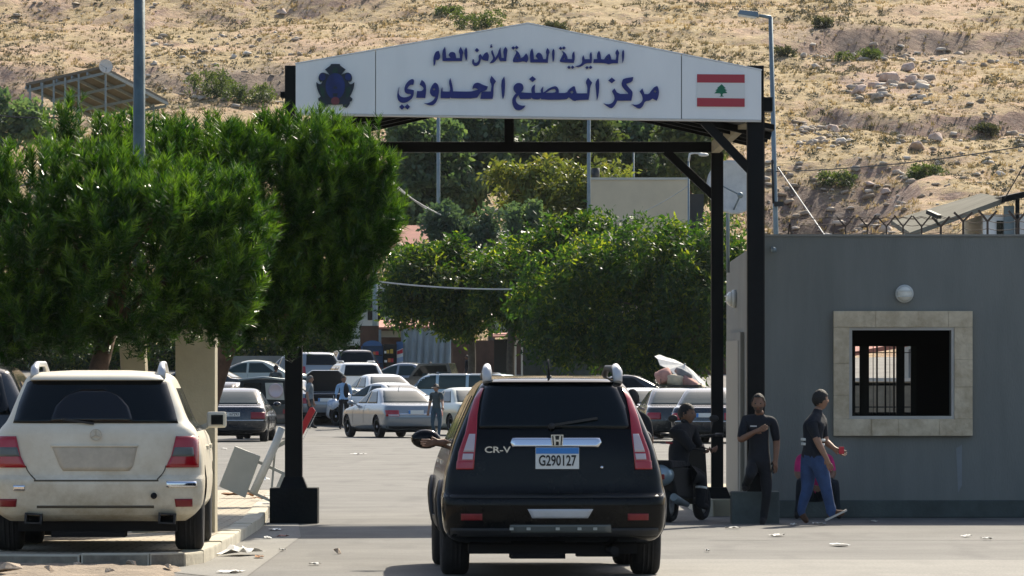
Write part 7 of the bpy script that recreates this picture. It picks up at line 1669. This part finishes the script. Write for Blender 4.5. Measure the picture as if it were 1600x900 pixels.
q = MB(); q.bar(Lp(470, 694, -.036), Lp(495, 644, -.036), .018, .006); q.build('boom_edge', M['flag_white'], t)

# ------------------------------------------------------------------ litter, stones, small things
def blobstone(label, px, py, r, m, cat='stone', name='stone', z=0, sq=.7, group=None):
    d = D(py, z); v, f = STONES[R.randrange(len(STONES))]; mb = MB(); mb.add([(r * q[0], r * q[1], r * sq * (q[2] + .3)) for q in v], [tuple(x) for x in f])
    o = mb.build(name, M[m], None, r * .12, 2); o.location = (X(px, d), d, z); tag(o, label, cat, group)
M['tan_stone'] = mat('tan_stone', (.42, .33, .24), .9, var=.25, vscale=14, bump=.5)
blobstone('round tan stone on the asphalt left of the black car', 526, 866, .052, 'tan_stone', sq=.9)
blobstone('tan rubble stone at the bottom left corner', 15, 897, .12, 'tan_stone', z=.03)
for px, py, r, lab in ((75, 893, .06, 'small stone beside the corner rubble'), (120, 886, .05, 'flat stone in the dirt below the white car'), (205, 884, .06, 'pale stone in the dirt near the curved kerb'), (262, 889, .05, 'small stone by the worn kerb end'), (170, 896, .05, 'small stone at the bottom edge of the dirt')):
    blobstone(lab, px, py, r, 'tan_stone', z=.03, group='stones in the dirt')
def scrap(label, px, py, w, dl, m='paper', h=.02, z=.004, cat='litter', grp='litter on the ground', fold=1.0):
    d = D(py, z); n = 6; vs = []; fs = []; sd = R.random() * 40
    for i in range(n + 1):
        for j in range(n + 1):
            a = i / n - .5; b = j / n - .5; rr = 1 - .35 * fbm(np.array([a * 3 + sd]), np.array([b * 3]), 2, 2)[0]
            vs.append((a * w * rr, b * dl * rr, h * fold * fbm(np.array([a * 4 + sd]), np.array([b * 4 + 9]), 6, 2)[0]))
    for i in range(n):
        for j in range(n): fs.append((i * (n + 1) + j, (i + 1) * (n + 1) + j, (i + 1) * (n + 1) + j + 1, i * (n + 1) + j + 1))
    N = len(vs); vs += [(x, y, zz + .003) for x, y, zz in vs]; fs2 = [tuple(reversed([N + q for q in f])) for f in fs]
    mb = MB(); mb.add(vs, fs + fs2); o = mb.build('litter', M[m]); o.location = (X(px, d), d, z); o.rotation_euler = (0, 0, R.uniform(-.4, .4)); tag(o, label, cat, grp, 'thing')
M['glass_bag'] = mat('clear_plastic_wrap', (.40, .46, .50), .2, var=.2, vscale=20)
for a in ((1215, 838, .17, .5, 'oval white paper scrap on the road below the gate block', 'paper'), (1312, 853, .20, .6, 'largest white paper scrap on the road below the window', 'paper'), (1280, 820, .18, .3, 'white cloth scrap under the striding man', 'paper'), (1240, 821, .06, .2, 'small white scrap at the heel of the striding man', 'paper'),
          (1145, 826, .22, .25, 'dark and white litter strip at the shadow edge', 'plate_grey'), (1105, 862, .06, .2, 'tiny white scrap right of the black car', 'paper'), (1510, 839, .09, .3, 'white scrap on the road at the right', 'paper'), (1541, 843, .12, .3, 'flat white scrap near the right edge', 'paper'), (1365, 816, .10, .2, 'pale scrap by the dark wall base', 'plate_grey'),
          (430, 829, .18, .5, 'clear plastic wrapper at the gate block', 'glass_bag'), (442, 839, .12, .25, 'reddish packet in front of the gate block', 'cloth_pink'), (418, 842, .12, .3, 'crumpled white packet by the kerb', 'paper'), (441, 861, .06, .25, 'small white cup piece on the gutter', 'paper'),
          (405, 872, .12, .4, 'brown leafy litter in the gutter', 'rust_card'), (492, 883, .14, .2, 'thin white strip on the asphalt', 'paper'), (360, 895, .25, .5, 'white crumpled rubbish at the kerb foot', 'paper'), (165, 897, .22, .5, 'white rubbish sheet in the dirt at the bottom edge', 'paper'), (560, 710, .45, .5, 'pale strip lying on the road behind the gate', 'paper')):
    scrap(a[4], a[0], a[1], a[2] * .8, a[3] * .8, a[5], h=.03)
scrap('white plastic bottle wrap leaning on the kerb', 378, 868, .30, .7, 'paper', h=.12)
for a in ((372, 778, .5, .35, 'rust brown board under the tilted plate', 'rust_card', .10), (405, 782, .25, .3, 'brown cardboard piece beside the tilted plate', 'rust_card', .06), (412, 752, .14, .3, 'white crumpled paper by the toppled post', 'paper', .08), (350, 702, .16, .5, 'white litter on the paving edge behind the plate', 'paper', .04)):
    scrap(a[4], a[0], a[1], a[2], a[3], a[5], h=a[6], z=PZ if a[1] > 735 else .004)
# ------------------------------------------------------------------ left background under the pines, and the air
t, hw, h = house('boundary_wall', 'pale grey boundary wall behind the cars at left', 330, 546, 556, 236, .4, 'render_grey', cat='wall')
for i, (x, w, lab) in enumerate(((-20, 80, 'dark leafy tree behind the pines at the left edge'), (110, 80, 'dark leafy tree behind the leaning pine trunk'), (240, 80, 'dark leafy tree behind the beige pier'), (420, 70, 'dark leafy tree behind the grey boundary wall'), (505, 45, 'small dark leafy tree left of the cream house'))):
    far_tree('leafy_tree', lab, 240, [(x, 520, w, 55, 0), (x - w * .4, 550, w * .7, 40, 0), (x + w * .4, 545, w * .7, 45, 0), (x, 570, w, 26, 0)], M['leaf_dark'], 1500, x, group='dark leafy trees behind the pines', **FR)
hm = bpy.data.materials.new('haze'); hm.use_nodes = True; nt = hm.node_tree; nt.nodes.remove(nt.nodes['Principled BSDF'])
pv_ = nt.nodes.new('ShaderNodeVolumePrincipled'); pv_.inputs['Color'].default_value = (.86, .93, 1, 1); pv_.inputs['Density'].default_value = .00003; pv_.inputs['Anisotropy'].default_value = .2
nt.links.new(pv_.outputs[0], nt.nodes['Material Output'].inputs['Volume'])
hzb = MB(); hzb.box(-950, 950, -60, 1250, -1.5, 190); tag(hzb.build('haze', hm), kind='stuff')
